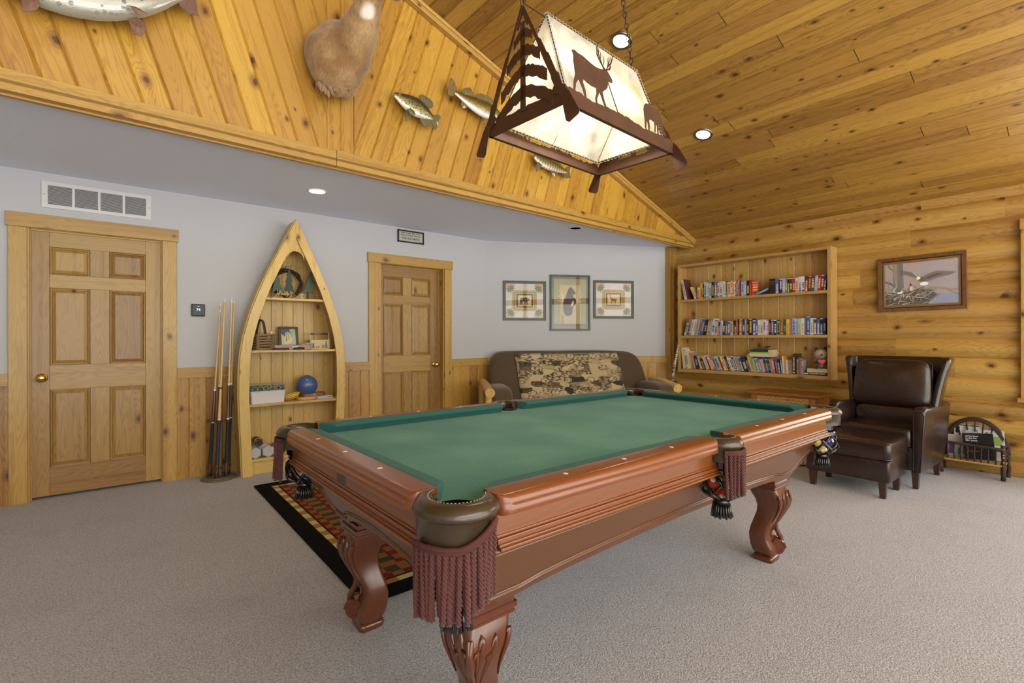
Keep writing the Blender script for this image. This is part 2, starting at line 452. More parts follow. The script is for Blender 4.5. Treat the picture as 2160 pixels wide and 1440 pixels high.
fl = MB().box((XL, YB, -.05), (7, 5.4, 0)); struct(fl.build('floor', M['carpet']), 'grey cut-pile carpet covering the whole floor')

# --- door wall with two openings
D1 = (-.46, .357, 2.035); D2_ = (2.272, 3.122, 2.035)
mb = MB()
for x0, x1, z0, z1 in ((XL, D1[0], 0, 2.5), (D1[1], D2_[0], 0, 2.5), (D2_[1], C1.x+.06, 0, 2.5), (D1[0], D1[1], D1[2], 2.5), (D2_[0], D2_[1], D2_[2], 2.5)):
    mb.box((x0, YW, z0), (x1, YW+.14, z1))
struct(mb.build('wall_left', M['wall']), 'white wall with two wooden doors and pine wainscot')
# --- angled wall
W2M = axes(C1, D2, -N2, UP)              # x along wall, y into the wall, z up
L2 = (C2-C1).length
mb = MB().box((-.02, 0, 0), (L2+.1, .12, 2.5), M_=W2M)
struct(mb.build('wall_back', M['wall']), 'white angled wall above the sofa with three pictures')

# --- log wall: rounded half-log siding, window opening near the camera side
mb = MB(); PIT = .1775; seams = [1.19+PIT*k for k in range(-8, 9)]
WIN = (-1.55, .40, .75, 2.12)            # y0, y1, z0, z1
def logs(y0, y1, z0, z1):
    for k in range(len(seams)-1):
        a, b = seams[k], seams[k+1]
        if b <= z0 or a >= z1: continue
        rr = random.Random(int(k*77)); cuts = [YB]; y = YB+rr.uniform(.8, 2.5)
        while y < 3.9: cuts.append(y); y += rr.uniform(2.2, 3.6)
        cuts.append(4.1)
        for q, (ca, cb) in enumerate(zip(cuts, cuts[1:])):
            ya, yb = max(ca, y0), min(cb, y1)
            if yb-ya < .01: continue
            rnd = (rr.random(), rr.random()); vs, fs, uv = [], [], []
            n = 9; zs = [a+(b-a)*i/n for i in range(n+1)]
            zs = sorted(set([max(z0, min(z1, z)) for z in zs]))
            for z in zs:
                t = (z-a)/(b-a)*2-1
                h = .045*(1-abs(t)**2.3)+(.004 if t < -.97 or t > .97 else 0)
                for y_ in (ya, yb): vs.append((XW-h, y_, z)); uv.append((y_, z*1.05))
            for i in range(len(zs)-1): fs.append((2*i, 2*i+1, 2*i+3, 2*i+2))
            mb.add(vs, fs, 0, (0, 1, 0), rnd=rnd, uvs=uv)
logs(WIN[1], 4.0, 0, 2.62); logs(YB, WIN[0], 0, 2.62); logs(WIN[0], WIN[1], 0, WIN[2]); logs(WIN[0], WIN[1], WIN[3], 2.62)
for y0, y1, z0, z1 in ((WIN[1], 4.1, 0, 2.7), (YB, WIN[0], 0, 2.7), (WIN[0], WIN[1], 0, WIN[2]), (WIN[0], WIN[1], WIN[3], 2.7)):
    mb.box((XW+.001, y0, z0), (XW+.14, y1, z1), g=(0, 1, 0))
struct(mb.build('wall_right', M['log'], angle=50), 'knotty pine half-log wall behind the bookcase and leather chair')
# corner post where logs meet the angled wall
mb = MB()
mb.box((C2.x-.01, C2.y-.075, 0), (C2.x+.03, C2.y+.01, 2.45))
mb.box((C2.x+.02, C2.y-.11, 0), (C2.x+.11, C2.y-.02, 2.44))
struct(mb.build('trim_1', M['trim'], bevel=.004))
# big window in the log wall (just outside the frame; its head casing shows at the right edge)
mb = MB()
w = WIN; cs = .085
mb.box((XW-.085, w[1], w[2]-.08), (XW-.03, w[1]+cs, w[3])); mb.box((XW-.085, w[0]-cs, w[2]-.08), (XW-.03, w[0], w[3]))
mb.box((XW-.095, w[0]-cs-.02, w[3]), (XW-.03, w[1]+cs+.004, w[3]+.09)); mb.box((XW-.11, w[0]-cs-.02, w[2]-.1), (XW-.03, w[1]+cs+.02, w[2]-.06))
fr_ = mb.build('window_1', M['trim'], bevel=.003); struct(fr_, 'wood-cased window in the log wall at the right edge')
mb = MB()
for a, b in ((w[0], w[0]+.05), (w[1]-.05, w[1]), ((w[0]+w[1])/2-.04, (w[0]+w[1])/2+.04)): mb.box((XW+.03, a, w[2]), (XW+.08, b, w[3]))
mb.box((XW+.03, w[0], w[2]), (XW+.08, w[1], w[2]+.05)); mb.box((XW+.03, w[0], w[3]-.05), (XW+.08, w[1], w[3]))
mb.build('window_sash', M['trim'], fr_)

# --- gable: grooved boards square to the rakes, upright boards in the middle
gab = MB(); GZ = 2.46
def gpoly_rot(pts, ang):   # world (x, z) on the gable -> board coordinates (u along board, w across)
    c, s_ = math.cos(ang), math.sin(ang)
    return [(x*c+z*s_, -x*s_+z*c) for x, z in pts]
th = math.atan(CSL); xc0, xc1 = 1.175, 1.372
for pts, ang in (([(xc1, GZ), (XW, GZ), (XW, cz(XW)+.03), (xc1, cz(xc1)+.03)], PI/2-th), ([(XL, GZ), (xc0, GZ), (xc0, cz(xc0)+.03), (XL, cz(XL)+.03)], PI/2+th), ([(xc0, GZ), (xc1, GZ), (xc1, cz(xc1)+.05), (xc0, cz(xc0)+.05)], PI/2)):
    U = GU*math.cos(ang)+UP*math.sin(ang); W = -GU*math.sin(ang)+UP*math.cos(ang)
    if ang == PI/2: planks(gab, gpoly_rot(pts, ang), GO-GN*.03, U, W, GN, .0985, c=.006, dep=.006, off=-xc1)
    else: planks(gab, gpoly_rot(pts, ang), GO-GN*.03, U, W, GN, .131, c=.009, dep=.011)
gab.add([(XL, gy(XL)+.05, 2.4), (XW, gy(XW)+.05, 2.4), (XW, gy(XW)+.05, 4.2), (XL, gy(XL)+.05, 4.2)], [(0, 1, 2, 3)], rnd=(0, 0))
struct(gab.build('wall_gable', M['gable']), 'yellow tongue-and-groove pine gable hung with mounted fish and deer')
# fascia beam under the gable, in two lengths
for i, (x0, x1) in enumerate(((XL, 1.232), (1.236, XW-.035))):
    mb = MB().box((x0, 0, 2.41), (x1, .105, 2.462)).box((x0, 0, 2.445), (x1, .032, 2.513 if i == 0 else 2.522))
    struct(mb.build('trim_%d' % (2+i), M['trim']), 'pale pine fascia board along the foot of the gable, ' + ('left length' if i == 0 else 'right length'))
    o = COL.objects['trim_%d' % (2+i)]; o.matrix_world = axes(GO, GU, -GN, UP)
# rake moulding
mb = MB(); xa, xb = PEAK, XW-.02
rk = [GO+GU*x+UP*(cz(x)-.0) for x in (xa, xb)]
rm = axes(rk[0], (rk[1]-rk[0]).normalized(), -GN, ((rk[1]-rk[0]).normalized()).cross(-GN))
LL = (rk[1]-rk[0]).length
sgn = -1 if rm.to_3x3() @ V((0, 0, 1)) @ UP > 0 else 1
mb.box((0, -.024, sgn*.002), (LL, .03, sgn*.062), M_=rm); mb.box((0, -.038, sgn*.002), (LL, 0, sgn*.03), M_=rm)
struct(mb.build('trim_4', M['trim'], bevel=.006))
xa2 = XL; rk = [GO+GU*PEAK+UP*cz(PEAK), GO+GU*xa2+UP*cz(xa2)]
rm = axes(rk[0], (rk[1]-rk[0]).normalized(), -GN, ((rk[1]-rk[0]).normalized()).cross(-GN)); LL = (rk[1]-rk[0]).length
sgn = -1 if (rm.to_3x3() @ V((0, 0, 1))).z > 0 else 1
mb = MB().box((0, -.024, sgn*.002), (LL, .03, sgn*.062), M_=rm); struct(mb.build('trim_5', M['trim'], bevel=.006))

# --- flat white soffit over the alcove
mb = MB(); vs = [(XL, gy(XL)+.09, SOF), (XW, gy(XW)+.09, SOF), (XW, C2.y+.2, SOF), (C2.x+.1, C2.y, SOF), (C1.x, YW+.05, SOF), (XL, YW+.05, SOF)]
mb.add(vs, [(5, 4, 3, 2, 1, 0)])
mb.add([(x, y, z+.1) for x, y, z in vs], [(0, 1, 2, 3, 4, 5)])
struct(mb.build('soffit', M['soffit']), 'flat white textured ceiling over the doors and sofa')
COL.objects['soffit'].name = 'ceiling_alcove'; COL.objects['ceiling_alcove']['category'] = 'ceiling'
# --- vaulted plank ceiling
mb = MB(); cw = math.sqrt(1+CSL*CSL)
LW = (XW-PEAK)*cw
planks(mb, [(YB, 0), (gy(XW)+.06, 0), (gy(PEAK)+.06, LW), (YB, LW)], (XW, 0, CZ), (0, 1, 0), (-1, 0, CSL), (-CSL, 0, -1), .131, c=.007, dep=.008, joints=(2.2, 4.8))
LW2 = (PEAK-XL)*cw
planks(mb, [(YB, 0), (gy(XL)+.06, 0), (gy(PEAK)+.06, LW2), (YB, LW2)], (XL, 0, cz(XL)), (0, 1, 0), (1, 0, CSL), (CSL, 0, -1), .131, c=.007, dep=.008, joints=(2.2, 4.8))
mb.add([(XW+.1, YB, CZ+.06), (XW+.1, 5.4, CZ+.06), (PEAK, 5.4, cz(PEAK)+.09), (PEAK, YB, cz(PEAK)+.09)], [(0, 1, 2, 3)])
mb.add([(XL-.1, YB, cz(XL)+.06), (XL-.1, 5.4, cz(XL)+.06), (PEAK, 5.4, cz(PEAK)+.09), (PEAK, YB, cz(PEAK)+.09)], [(0, 1, 2, 3)])
struct(mb.build('ceiling', M['ceil']), 'vaulted knotty pine plank ceiling')
# --- unseen left wall and glazed front wall
mb = MB().box((XL-.12, YB, 0), (XL, YW+.14, 3.3)); struct(mb.build('wall_side', M['wall']))
mb = MB()
for x in (XL, -1.3, .3, 1.9, 3.5, 5.1, 6.0): mb.box((x, YB-.1, 0), (x+.1, YB, 4.1 if -2 < x < 5 else 2.6))
mb.box((XL, YB-.1, 2.2), (XW, YB, 2.36)); mb.box((XL, YB-.1, 0), (XW, YB, .12)); mb.box((XL, YB-.1, .9), (XW, YB, 1.0))
fw_ = mb.build('window_2', M['trim']); struct(fw_)

# --- doors
def panel_door(name, X0, X1, Z0, Z1, Y, cols, rows, hollow=.012):
    """stiles and rails with raised fields; cols / rows are panel extents"""
    mb = MB(); T = .035
    xs = [X0]+[c for p in cols for c in p]+[X1]
    mb.box((X0, Y, Z0), (cols[0][0], Y+T, Z1), g=(0, 0, 1)); mb.box((cols[-1][1], Y, Z0), (X1, Y+T, Z1), g=(0, 0, 1))
    zz = [Z0]+[c for r in rows for c in r]+[Z1]
    for a, b in zip(zz[0::2], zz[1::2]): mb.box((cols[0][0], Y+.0004, a), (cols[-1][1], Y+T, b), g=(1, 0, 0))
    for r in rows: mb.box((cols[0][1], Y+.0002, r[0]), (cols[1][0], Y+T, r[1]), g=(0, 0, 1))
    for c in cols:
        for r in rows:
            rr = (random.random(), random.random())
            mb.box((c[0], Y+hollow, r[0]), (c[1], Y+T, r[1]), g=(0, 0, 1), rnd=rr)
            b0, b1 = .012, .036
            o = [(c[0]+b0, r[0]+b0), (c[1]-b0, r[0]+b0), (c[1]-b0, r[1]-b0), (c[0]+b0, r[1]-b0)]
            i = [(c[0]+b1, r[0]+b1), (c[1]-b1, r[0]+b1), (c[1]-b1, r[1]-b1), (c[0]+b1, r[1]-b1)]
            vs = [(x, Y+hollow, z) for x, z in o]+[(x, Y+.002, z) for x, z in i]
            mb.add(vs, [(4, 5, 6, 7), (0, 1, 5, 4), (1, 2, 6, 5), (2, 3, 7, 6), (3, 0, 4, 7)], 0, (0, 0, 1), rnd=rr)
            for (p, q) in ((o[0], o[1]), (o[1], o[2]), (o[2], o[3]), (o[3], o[0])):      # sticking
                p, q = V((p[0], Y+.004, p[1])), V((q[0], Y+.004, q[1])); k = V(((c[0]+c[1])/2, Y+.004, (r[0]+r[1])/2))
                p = p+(p-k)*.035; q = q+(q-k)*.035
                mb.tube([p, q], .0055, 6)
    return mb.build(name, M['door'], bevel=.0015, seg=1)
R3 = [(.235, .825), (1.01, 1.60), (1.70, 1.91)]
yd1 = YW+.028
d1 = panel_door('door_1', -.446, .350, .02, 2.03, yd1, [(-.342, -.108), (.01, .243)], R3)
struct(d1, 'closed six-panel fir door at the left with a brass knob')
yd2 = YW+.10
xL, xR = at(800, 700, 'Y', yd2).x-.02, at(925, 700, 'Y', yd2).x
pc = [(at(809, 600, 'Y', yd2).x, at(850, 600, 'Y', yd2).x), (at(868, 600, 'Y', yd2).x, at(907, 600, 'Y', yd2).x)]
d2 = panel_door('door_2', xL, xR, .02, 2.03, yd2, pc, R3)
struct(d2, 'closed six-panel fir door between the boat shelf and the sofa')
def knob(parent, x, z, y):
    mb = MB().lathe([(0, 0), (.033, 0), (.034, .004), (.028, .008), (.012, .010), (.011, .03), (.02, .036), (.029, .045), (.031, .056), (.027, .066), (.016, .072), (0, .073)], 20, M_=axes((x, y, z), (1, 0, 0), (0, 0, 1), (0, -1, 0)))
    mb.build('door_knob', M['brass'], parent, smooth=True)
knob(d1, -.386, .915, yd1); p = at(917, 768, 'Y', yd2); knob(d2, p.x, p.z, yd2)
# door linings and casings
for i, (o, sl, ydd) in enumerate(((D1, (-.446, .35), yd1), (D2_, (xL, xR), yd2))):
    mb = MB()
    mb.box((o[0]-.015, YW-.004, 0), (sl[0]-.002, YW+.16, 2.045)); mb.box((sl[1]+.002, YW-.004, 0), (o[1]+.015, YW+.16, 2.045)); mb.box((o[0], YW-.004, 2.032), (o[1], YW+.16, 2.05))
    mb.box((sl[0]-.01, ydd-.012, 0), (sl[0]+.006, ydd-.001, 2.03)); mb.box((sl[1]-.006, ydd-.012, 0), (sl[1]+.01, ydd-.001, 2.03)); mb.box((sl[0], ydd-.012, 2.02), (sl[1], ydd-.001, 2.035))
    mb.box((o[0]-.1, YW+.139, 0), (o[1]+.1, YW+.2, 2.2))
    struct(mb.build('trim_%d' % (6+i), M['trim'], bevel=.002))
    mb = MB()
    mb.box((o[0]-.10, YW-.022, 0), (o[0], YW, 2.035)); mb.box((o[1], YW-.022, 0), (o[1]+.098, YW, 2.035))
    mb.box((o[0]-.112, YW-.03, 2.035), (o[1]+.112, YW, 2.138))
    struct(mb.build('trim_%d' % (8+i), M['trim'], bevel=.0025), ('pine casing around the left door', 'pine casing around the middle door')[i])

# --- wainscot and chair rail
mb = MB(); RB = .868
for x0, x1 in ((XL, D1[0]-.1), (D1[1]+.098, D2_[0]-.1), (D2_[1]+.098, C1.x)):
    planks(mb, [(0, x0), (RB, x0), (RB, x1), (0, x1)], (0, YW-.012, 0), (0, 0, 1), (1, 0, 0), (0, -1, 0), .128, c=.006, dep=.005, off=.03, widths=None)
struct(mb.build('wainscot_left', M['wains']), 'knotty pine wainscot along the white door wall')
COL.objects['wainscot_left'].name = 'trim_10'
mb = MB()
planks(mb, [(0, 0), (RB, 0), (RB, L2), (0, L2)], C1+N2*.012, (0, 0, 1), D2, N2, .128, c=.006, dep=.005, off=.05)
struct(mb.build('trim_11', M['wains']), 'knotty pine wainscot behind the sofa')
mb = MB()
for x0, x1 in ((XL, D1[0]-.1), (D1[1]+.098, D2_[0]-.1), (D2_[1]+.098, C1.x)): mb.box((x0, YW-.026, RB), (x1, YW, RAIL))
struct(mb.build('trim_12', M['trim'], bevel=.002), 'flat pine chair rail on the white door wall')
mb = MB().box((0, -.026, RB), (L2, 0, RAIL), M_=W2M); struct(mb.build('trim_13', M['trim'], bevel=.002), 'flat pine chair rail behind the sofa')

# ================================================================== LIGHT
bpy.context.preferences
S.view_settings.view_transform = 'Standard'; S.view_settings.look = 'None'; S.view_settings.gamma = 1; S.view_settings.exposure = .42
w_ = bpy.data.worlds.new('daylight'); S.world = w_; w_.use_nodes = True; wt = w_.node_tree; wt.nodes.clear()
wo = wt.nodes.new('ShaderNodeOutputWorld'); bg = wt.nodes.new('ShaderNodeBackground'); tc = wt.nodes.new('ShaderNodeTexCoord'); sx = wt.nodes.new('ShaderNodeSeparateXYZ')
rp = wt.nodes.new('ShaderNodeValToRGB'); nz = wt.nodes.new('ShaderNodeTexNoise'); ma = wt.nodes.new('ShaderNodeMath'); ma.operation = 'MULTIPLY_ADD'
wt.links.new(tc.outputs['Generated'], sx.inputs[0]); wt.links.new(tc.outputs['Generated'], nz.inputs[0]); nz.inputs['Scale'].default_value = 9; nz.inputs['Detail'].default_value = 6
wt.links.new(nz.outputs[0], ma.inputs[0]); ma.inputs[1].default_value = .45; wt.links.new(sx.outputs[2], ma.inputs[2]); wt.links.new(ma.outputs[0], rp.inputs[0])
cr = rp.color_ramp; cr.elements[0].position = .0; cr.elements[0].color = (1.25, 1.22, 1.18, 1); cr.elements[1].position = .42; cr.elements[1].color = (.34, .37, .27, 1)
e = cr.elements.new(.50); e.color = (1.0, 1.0, 1.02, 1); e = cr.elements.new(1); e.color = (.96, .99, 1.06, 1)
wt.links.new(rp.outputs[0], bg.inputs[0]); wt.links.new(bg.outputs[0], wo.inputs[0]); bg.inputs[1].default_value = 5.2
def area(name, loc, rot, sx_, sy_, power=0, col=(1, 1, 1), portal=False, spread=PI):
    l = bpy.data.lights.new(name, 'AREA'); l.shape = 'RECTANGLE'; l.size = sx_; l.size_y = sy_; l.energy = power; l.color = col; l.spread = spread
    if portal: l.cycles.is_portal = True
    o = bpy.data.objects.new(name, l); COL.objects.link(o); o.location = loc; o.rotation_euler = rot; return o
area('daylight_portal', (1.6, YB-.02, 1.25), (PI/2, 0, 0), 8.9, 2.5, 0, portal=True)
area('daylight_portal', (1.6, YB-.02, 3.1), (PI/2, 0, 0), 5.4, 1.4, 0, portal=True)
area('daylight_portal', (XW+.1, (WIN[0]+WIN[1])/2, (WIN[2]+WIN[3])/2), (PI/2, 0, PI/2), WIN[1]-WIN[0], WIN[3]-WIN[2], 0, portal=True)

sl = bpy.data.lights.new('sun', 'SUN'); sl.energy = 16; sl.angle = .02; sl.color = (1, .97, .94)
so = bpy.data.objects.new('sun', sl); COL.objects.link(so); so.rotation_euler = V((.12, .62, -1)).to_track_quat('-Z', 'Y').to_euler()

# ================================================================== CAMERA
cam = bpy.data.cameras.new('camera'); co = bpy.data.objects.new('camera', cam); COL.objects.link(co); S.camera = co
cam.sensor_width = 36; cam.lens = CF/2160*36; cam.shift_y = (CHY-720)/2160; cam.clip_start = .02
co.matrix_world = Matrix.Translation(EYE) @ Matrix.Rotation(CYAW-PI/2, 4, 'Z') @ Matrix.Rotation(PI/2, 4, 'X') @ Matrix.Rotation(CROLL, 4, 'Z')
# ================================================================== POOL TABLE
TX0, TX1, TY0, TY1, TZ = .558, 3.06, .908, 2.306, .83
TXM, TYM = (TX0+TX1)/2, (TY0+TY1)/2
TBL = thing('pool_table', 'carved cherry pool table with green cloth and leather pockets', 'pool table', (TXM, TYM, 0))
def TB(mb, name, mats, parent=TBL, **k): return mb.build(name, mats, parent, world=True, **k)
# slate bed with bites for the pockets
CC = .088                                    # corner pocket centre inset
def arc(cx, cy, r, a0, a1, n=12): return [(cx+r*math.cos(a0+(a1-a0)*i/n), cy+r*math.sin(a0+(a1-a0)*i/n)) for i in range(n+1)]
e_ = .07; bx0, bx1, by0, by1 = TX0+e_, TX1-e_, TY0+e_, TY1-e_
pr = .062
poly = []
poly += arc(TX0+CC, TY0+CC, pr, math.radians(100), math.radians(-10))
poly += [(TXM-.055, by0)]+arc(TXM, by0-.005, .052, PI, 0, 8)+[(TXM+.055, by0)]
poly += arc(TX1-CC, TY0+CC, pr, math.radians(190), math.radians(80))
poly += arc(TX1-CC, TY1-CC, pr, math.radians(280), math.radians(170))
poly += [(TXM+.055, by1)]+arc(TXM, by1+.005, .052, 0, -PI, 8)+[(TXM-.055, by1)]
poly += arc(TX0+CC, TY1-CC, pr, math.radians(370), math.radians(260))
TB(MB().prism(poly, .755, .789), 'bed_cloth', M['felt']); BITES = list(poly)
M['sight'] = plain('pearl_inlay', (228, 224, 214), .3)
WOODP = [(.012, .782), (.001, .785), (-.003, .793), (-.002, .803), (.004, .808), (.003, .813), (.006, .822), (.012, .829), (.020, .8322), (.078, .8335), (.078, .782)]
CUSH = [(.0785, .832), (.088, .833), (.126, .830), (.133, .824), (.132, .816), (.118, .8), (.112, .790), (.0785, .790)]
def rail(P, D, I, L, c0, c1, label=None):
    """P start on the outer edge line, D along, I inward, L wood length; c0/c1 cushion back-off at the nose"""
    P, D, I = V(P), V(D), V(I); rings = []; n = 9
    st = [(.04*(1-math.cos(PI/2*i/n)), .034*(1-math.sin(PI/2*i/n))) for i in range(n+1)]
    st = st+[(L-a, e) for a, e in reversed(st)]
    for s_, e in st:
        rings.append([P+D*s_+I*(max(d, e+d*.25) if d < .05 else d)+UP*z for d, z in WOODP])
    mb = MB().loft(rings, 0, g=D)
    k = 3
    for i in range(1, k+1):
        q = P+D*(L*(i-.0)/(k+1))+I*.047+UP*.8325
        mb.lathe([(0, .0012), (.0075, .0012), (.0085, 0)], 12, 1, M_=axes(q, D*.8, I*1.0, UP), cap=False)
    r = TB(mb, 'rail', [M['cherry'], M['sight']], angle=40)
    rings = []
    for s_, f in ((0, 0), (0, 1)): pass
    ca, cb = c0, c1
    for t in (0, 1):
        rg = []
        for d, z in CUSH:
            f = (d-.0785)/.0545
            s_ = (.004+ca*f) if t == 0 else (L-.004-cb*f)
            rg.append(P+D*s_+I*d+UP*z)
        rings.append(rg)
    TB(MB().loft(rings, 0, g=D), 'cushion', M['rail_felt'], bevel=.003)
g1 = .160; gm = .063
XA, YA = V((1, 0, 0)), V((0, 1, 0))
hl = TXM-TX0-g1-gm
rail((TX0+g1, TY0, 0), XA, YA, hl, .055, .022); rail((TXM+gm, TY0, 0), XA, YA, hl, .022, .055)
rail((TX0+g1, TY1, 0), XA, -YA, hl, .055, .022); rail((TXM+gm, TY1, 0), XA, -YA, hl, .022, .055)
wl = TY1-TY0-2*g1
rail((TX0, TY0+g1, 0), YA, XA, wl, .055, .055); rail((TX1, TY0+g1, 0), YA, -XA, wl, .055, .055)
# apron boards with stepped moulding
def apron(P, D, I, L):
    m = axes(P, D, I, UP); mb = MB()
    mb.box((0, .034, .702), (L, .056, .79), M_=m); 
    mb.box((0, .026, .708), (L, .06, .722), M_=m); mb.box((0, .020, .702), (L, .06, .71), M_=m); mb.box((0, .03, .722), (L, .05, .73), M_=m)
    mb.box((0, .014, .695), (L, .06, .703), M_=m)
    return TB(mb, 'apron', M['cherry'], bevel=.0025)
a0 = .165
apron((TX0+a0, TY0, 0), XA, YA, TX1-TX0-2*a0); apron((TX1-a0, TY1, 0), -XA, -YA, TX1-TX0-2*a0)
al = apron((TX0, TY1-a0, 0), -YA, XA, TY1-TY0-2*a0); apron((TX1, TY0+a0, 0), YA, -XA, TY1-TY0-2*a0)
mb = MB().box((TX0+.031, TYM-.035, .727), (TX0+.035, TYM+.035, .772)); TB(mb, 'nameplate', M['foot'], al, bevel=.001)
# splayed cabinet, arched at the bottom, with panel moulding
TOPI, BOTI, ZT, ZB = .06, .20, .70, .452
def side(P, D, I, L, arch):
    P, D, I = V(P), V(D), V(I); dn = (I*(BOTI-TOPI)+UP*(ZB-ZT)); SL = dn.length; dn.normalize(); nrm = D.cross(dn); 
    if nrm.dot(I) > 0: nrm = -nrm
    O = P+I*TOPI+UP*ZT
    def outline(k):
        a, b = BOTI+.14+k*.4, L-BOTI-.14-k*.4
        pts = [(TOPI+k*1.3, k), (BOTI+k*1.05, SL-k)]
        pts.append((a, SL-k))
        for i in range(1, 24):
            t = i/24; x = a+(b-a)*t; pts.append((x, SL-k-arch*min(1, math.sin(PI*t)**.55)))
        pts += [(b, SL-k), (L-BOTI-k*1.05, SL-k), (L-TOPI-k*1.3, k)]
        return pts
    m = axes(O, D, dn, nrm)
    if m.determinant() < 0: m = axes(O, D, dn, nrm)
    mb = MB().prism(outline(0), -.022, 0, M_=m, g=(1, 0, 0))
    for k, r in ((.04, .0055), (.054, .0035)):
        o = outline(k); o = [V((x, y, .001)) for x, y in o]; mb.tube(o, r, 6, closed=True, M_=m)
    return TB(mb, 'cabinet_side', M['cherry2'])
side((TX0, TY0, 0), XA, YA, TX1-TX0, .055); side((TX0, TY1, 0), XA, -YA, TX1-TX0, .055)
side((TX0, TY0, 0), YA, XA, TY1-TY0, .085); side((TX1, TY0, 0), YA, -XA, TY1-TY0, .085)
# corner filler behind pockets
mb = MB()
mb.prism(BITES, .69, .754)
TB(mb, 'slate_frame', M['cherryd'])
# legs
def rsq(cx, cy, a, z, k=.16, n=3):
    p = []
    for sx, sy in ((1, 1), (-1, 1), (-1, -1), (1, -1)):
        r = a*k; c = (cx+sx*(a/2-r), cy+sy*(a/2-r)); b0 = {(1, 1): 0, (-1, 1): PI/2, (-1, -1): PI, (1, -1): 3*PI/2}[(sx, sy)]
        for i in range(n+1): p.append(V((c[0]+r*math.cos(b0+PI/2*i/n), c[1]+r*math.sin(b0+PI/2*i/n), z)))
    return p
LEG = [(.405, .148, 0), (.385, .150, .006), (.36, .148, .014), (.33, .136, .022), (.295, .118, .022), (.26, .106, .014), (.22, .099, 0), (.18, .094, -.014), (.145, .094, -.02), (.11, .100, -.016), (.08, .110, -.008), (.05, .110, 0), (.036, .098, .002), (.034, .084, 0), (.028, .104, 0), (.018, .108, 0), (.005, .104, 0), (0, .096, 0)]
def legmesh():           # leg for the corner whose outward diagonal is (-1, -1), centre at origin
    mb = MB()
    mb.box((-.070, -.070, .455), (.070, .070, .69), g=(0, 0, 1)).box((-.078, -.078, .435), (.078, .078, .455), g=(1, 0, 0)).box((-.085, -.085, .42), (.085, .085, .436), g=(1, 0, 0)).box((-.077, -.077, .41), (.077, .077, .421), g=(1, 0, 0)).box((-.08, -.08, .403), (.08, .08, .411), g=(1, 0, 0))
    mb.loft([rsq(-d, -d, a, z) for z, a, d in LEG])
    def prof(z):
        for (z0, a0_, d0), (z1, a1_, d1_) in zip(LEG, LEG[1:]):
            if z1 <= z <= z0:
                t = (z0-z)/(z0-z1+1e-9); return a0_+(a1_-a0_)*t, d0+(d1_-d0)*t
        return LEG[0][1], 0
    for face in (0, 1):
        def fp(u, z, out=0.0):
            a, d = prof(z); p = V((-d-a/2-out, -d+u*a/2, z))
            return V((p.y, p.x, p.z)) if face else p
        strands = [([(-.92, .375), (-.98, .33), (-.98, .28), (-.95, .22), (-.9, .16)], .012), ([(-.55, .35), (-.45, .375), (-.35, .355), (-.5, .30), (-.75, .24), (-.9, .19)], .011),
                   ([(.1, .34), (.2, .365), (.3, .34), (.0, .28), (-.45, .225), (-.8, .18)], .010), ([(-.75, .33), (-.62, .345), (-.6, .30), (-.8, .24)], .008),
                   ([(.75, .36), (.85, .37), (.92, .34), (.9, .28), (.82, .22)], .009), ([(-.1, .31), (.0, .325), (0, .30), (-.4, .245)], .008)]
        for pts, r in strands:
            P_ = []; 
            for (u0, z0), (u1, z1) in zip(pts, pts[1:]):
                for q in (0, .34, .67): P_.append(fp(u0+(u1-u0)*q, z0+(z1-z0)*q))
            P_.append(fp(*pts[-1])); m = len(P_)
            mb.tube(P_, [r*(.35+.65*math.sin(PI*min(1, (i+1)/m*1.05)))*(1-.35*i/m) for i in range(m)], 8)
    # scroll on the outer corner of the foot
    a, d = prof(.085); c = V((-d-a/2+.012, -d-a/2+.012, .078)); ax = V((1, -1, 0)).normalized(); o2 = V((-1, -1, 0)).normalized()
    for s_ in (-1, 1):
        pts = []
        for i in range(30):
            t = i/29*2.3*2*PI; r = .040*(1-i/29*.82); pts.append(c+ax*s_*.030+o2*(math.cos(t)*r)+UP*(math.sin(t)*r))
        mb.tube(pts, [.008-.003*i/29 for i in range(30)], 6)
    mb.cyl(c-ax*.034, c+ax*.034, .038, n=24)
    mb.tube([c+o2*.03+UP*.01, c+o2*.030+UP*.045, c+o2*.008+UP*.085, c+o2*.004+UP*.13, c+o2*.008+UP*.17], [.016, .014, .011, .009, .004], 8)
    return mb
LI = .287; k = 0
lg0 = None
for (cx, cy, rz) in ((TX0+LI, TY0+LI, 0), (TX1-LI, TY0+LI, PI/2), (TX1-LI, TY1-.33, PI), (TX0+LI, TY1-.315, -PI/2)):
    if lg0 is None: lg = lg0 = legmesh().build('leg', M['cherryd'], TBL, angle=50)
    else: lg = lg0.copy(); COL.objects.link(lg)
    lg.parent = TBL; lg.location = (cx-TXM, cy-TYM, 0); lg.rotation_euler = (0, 0, rz)
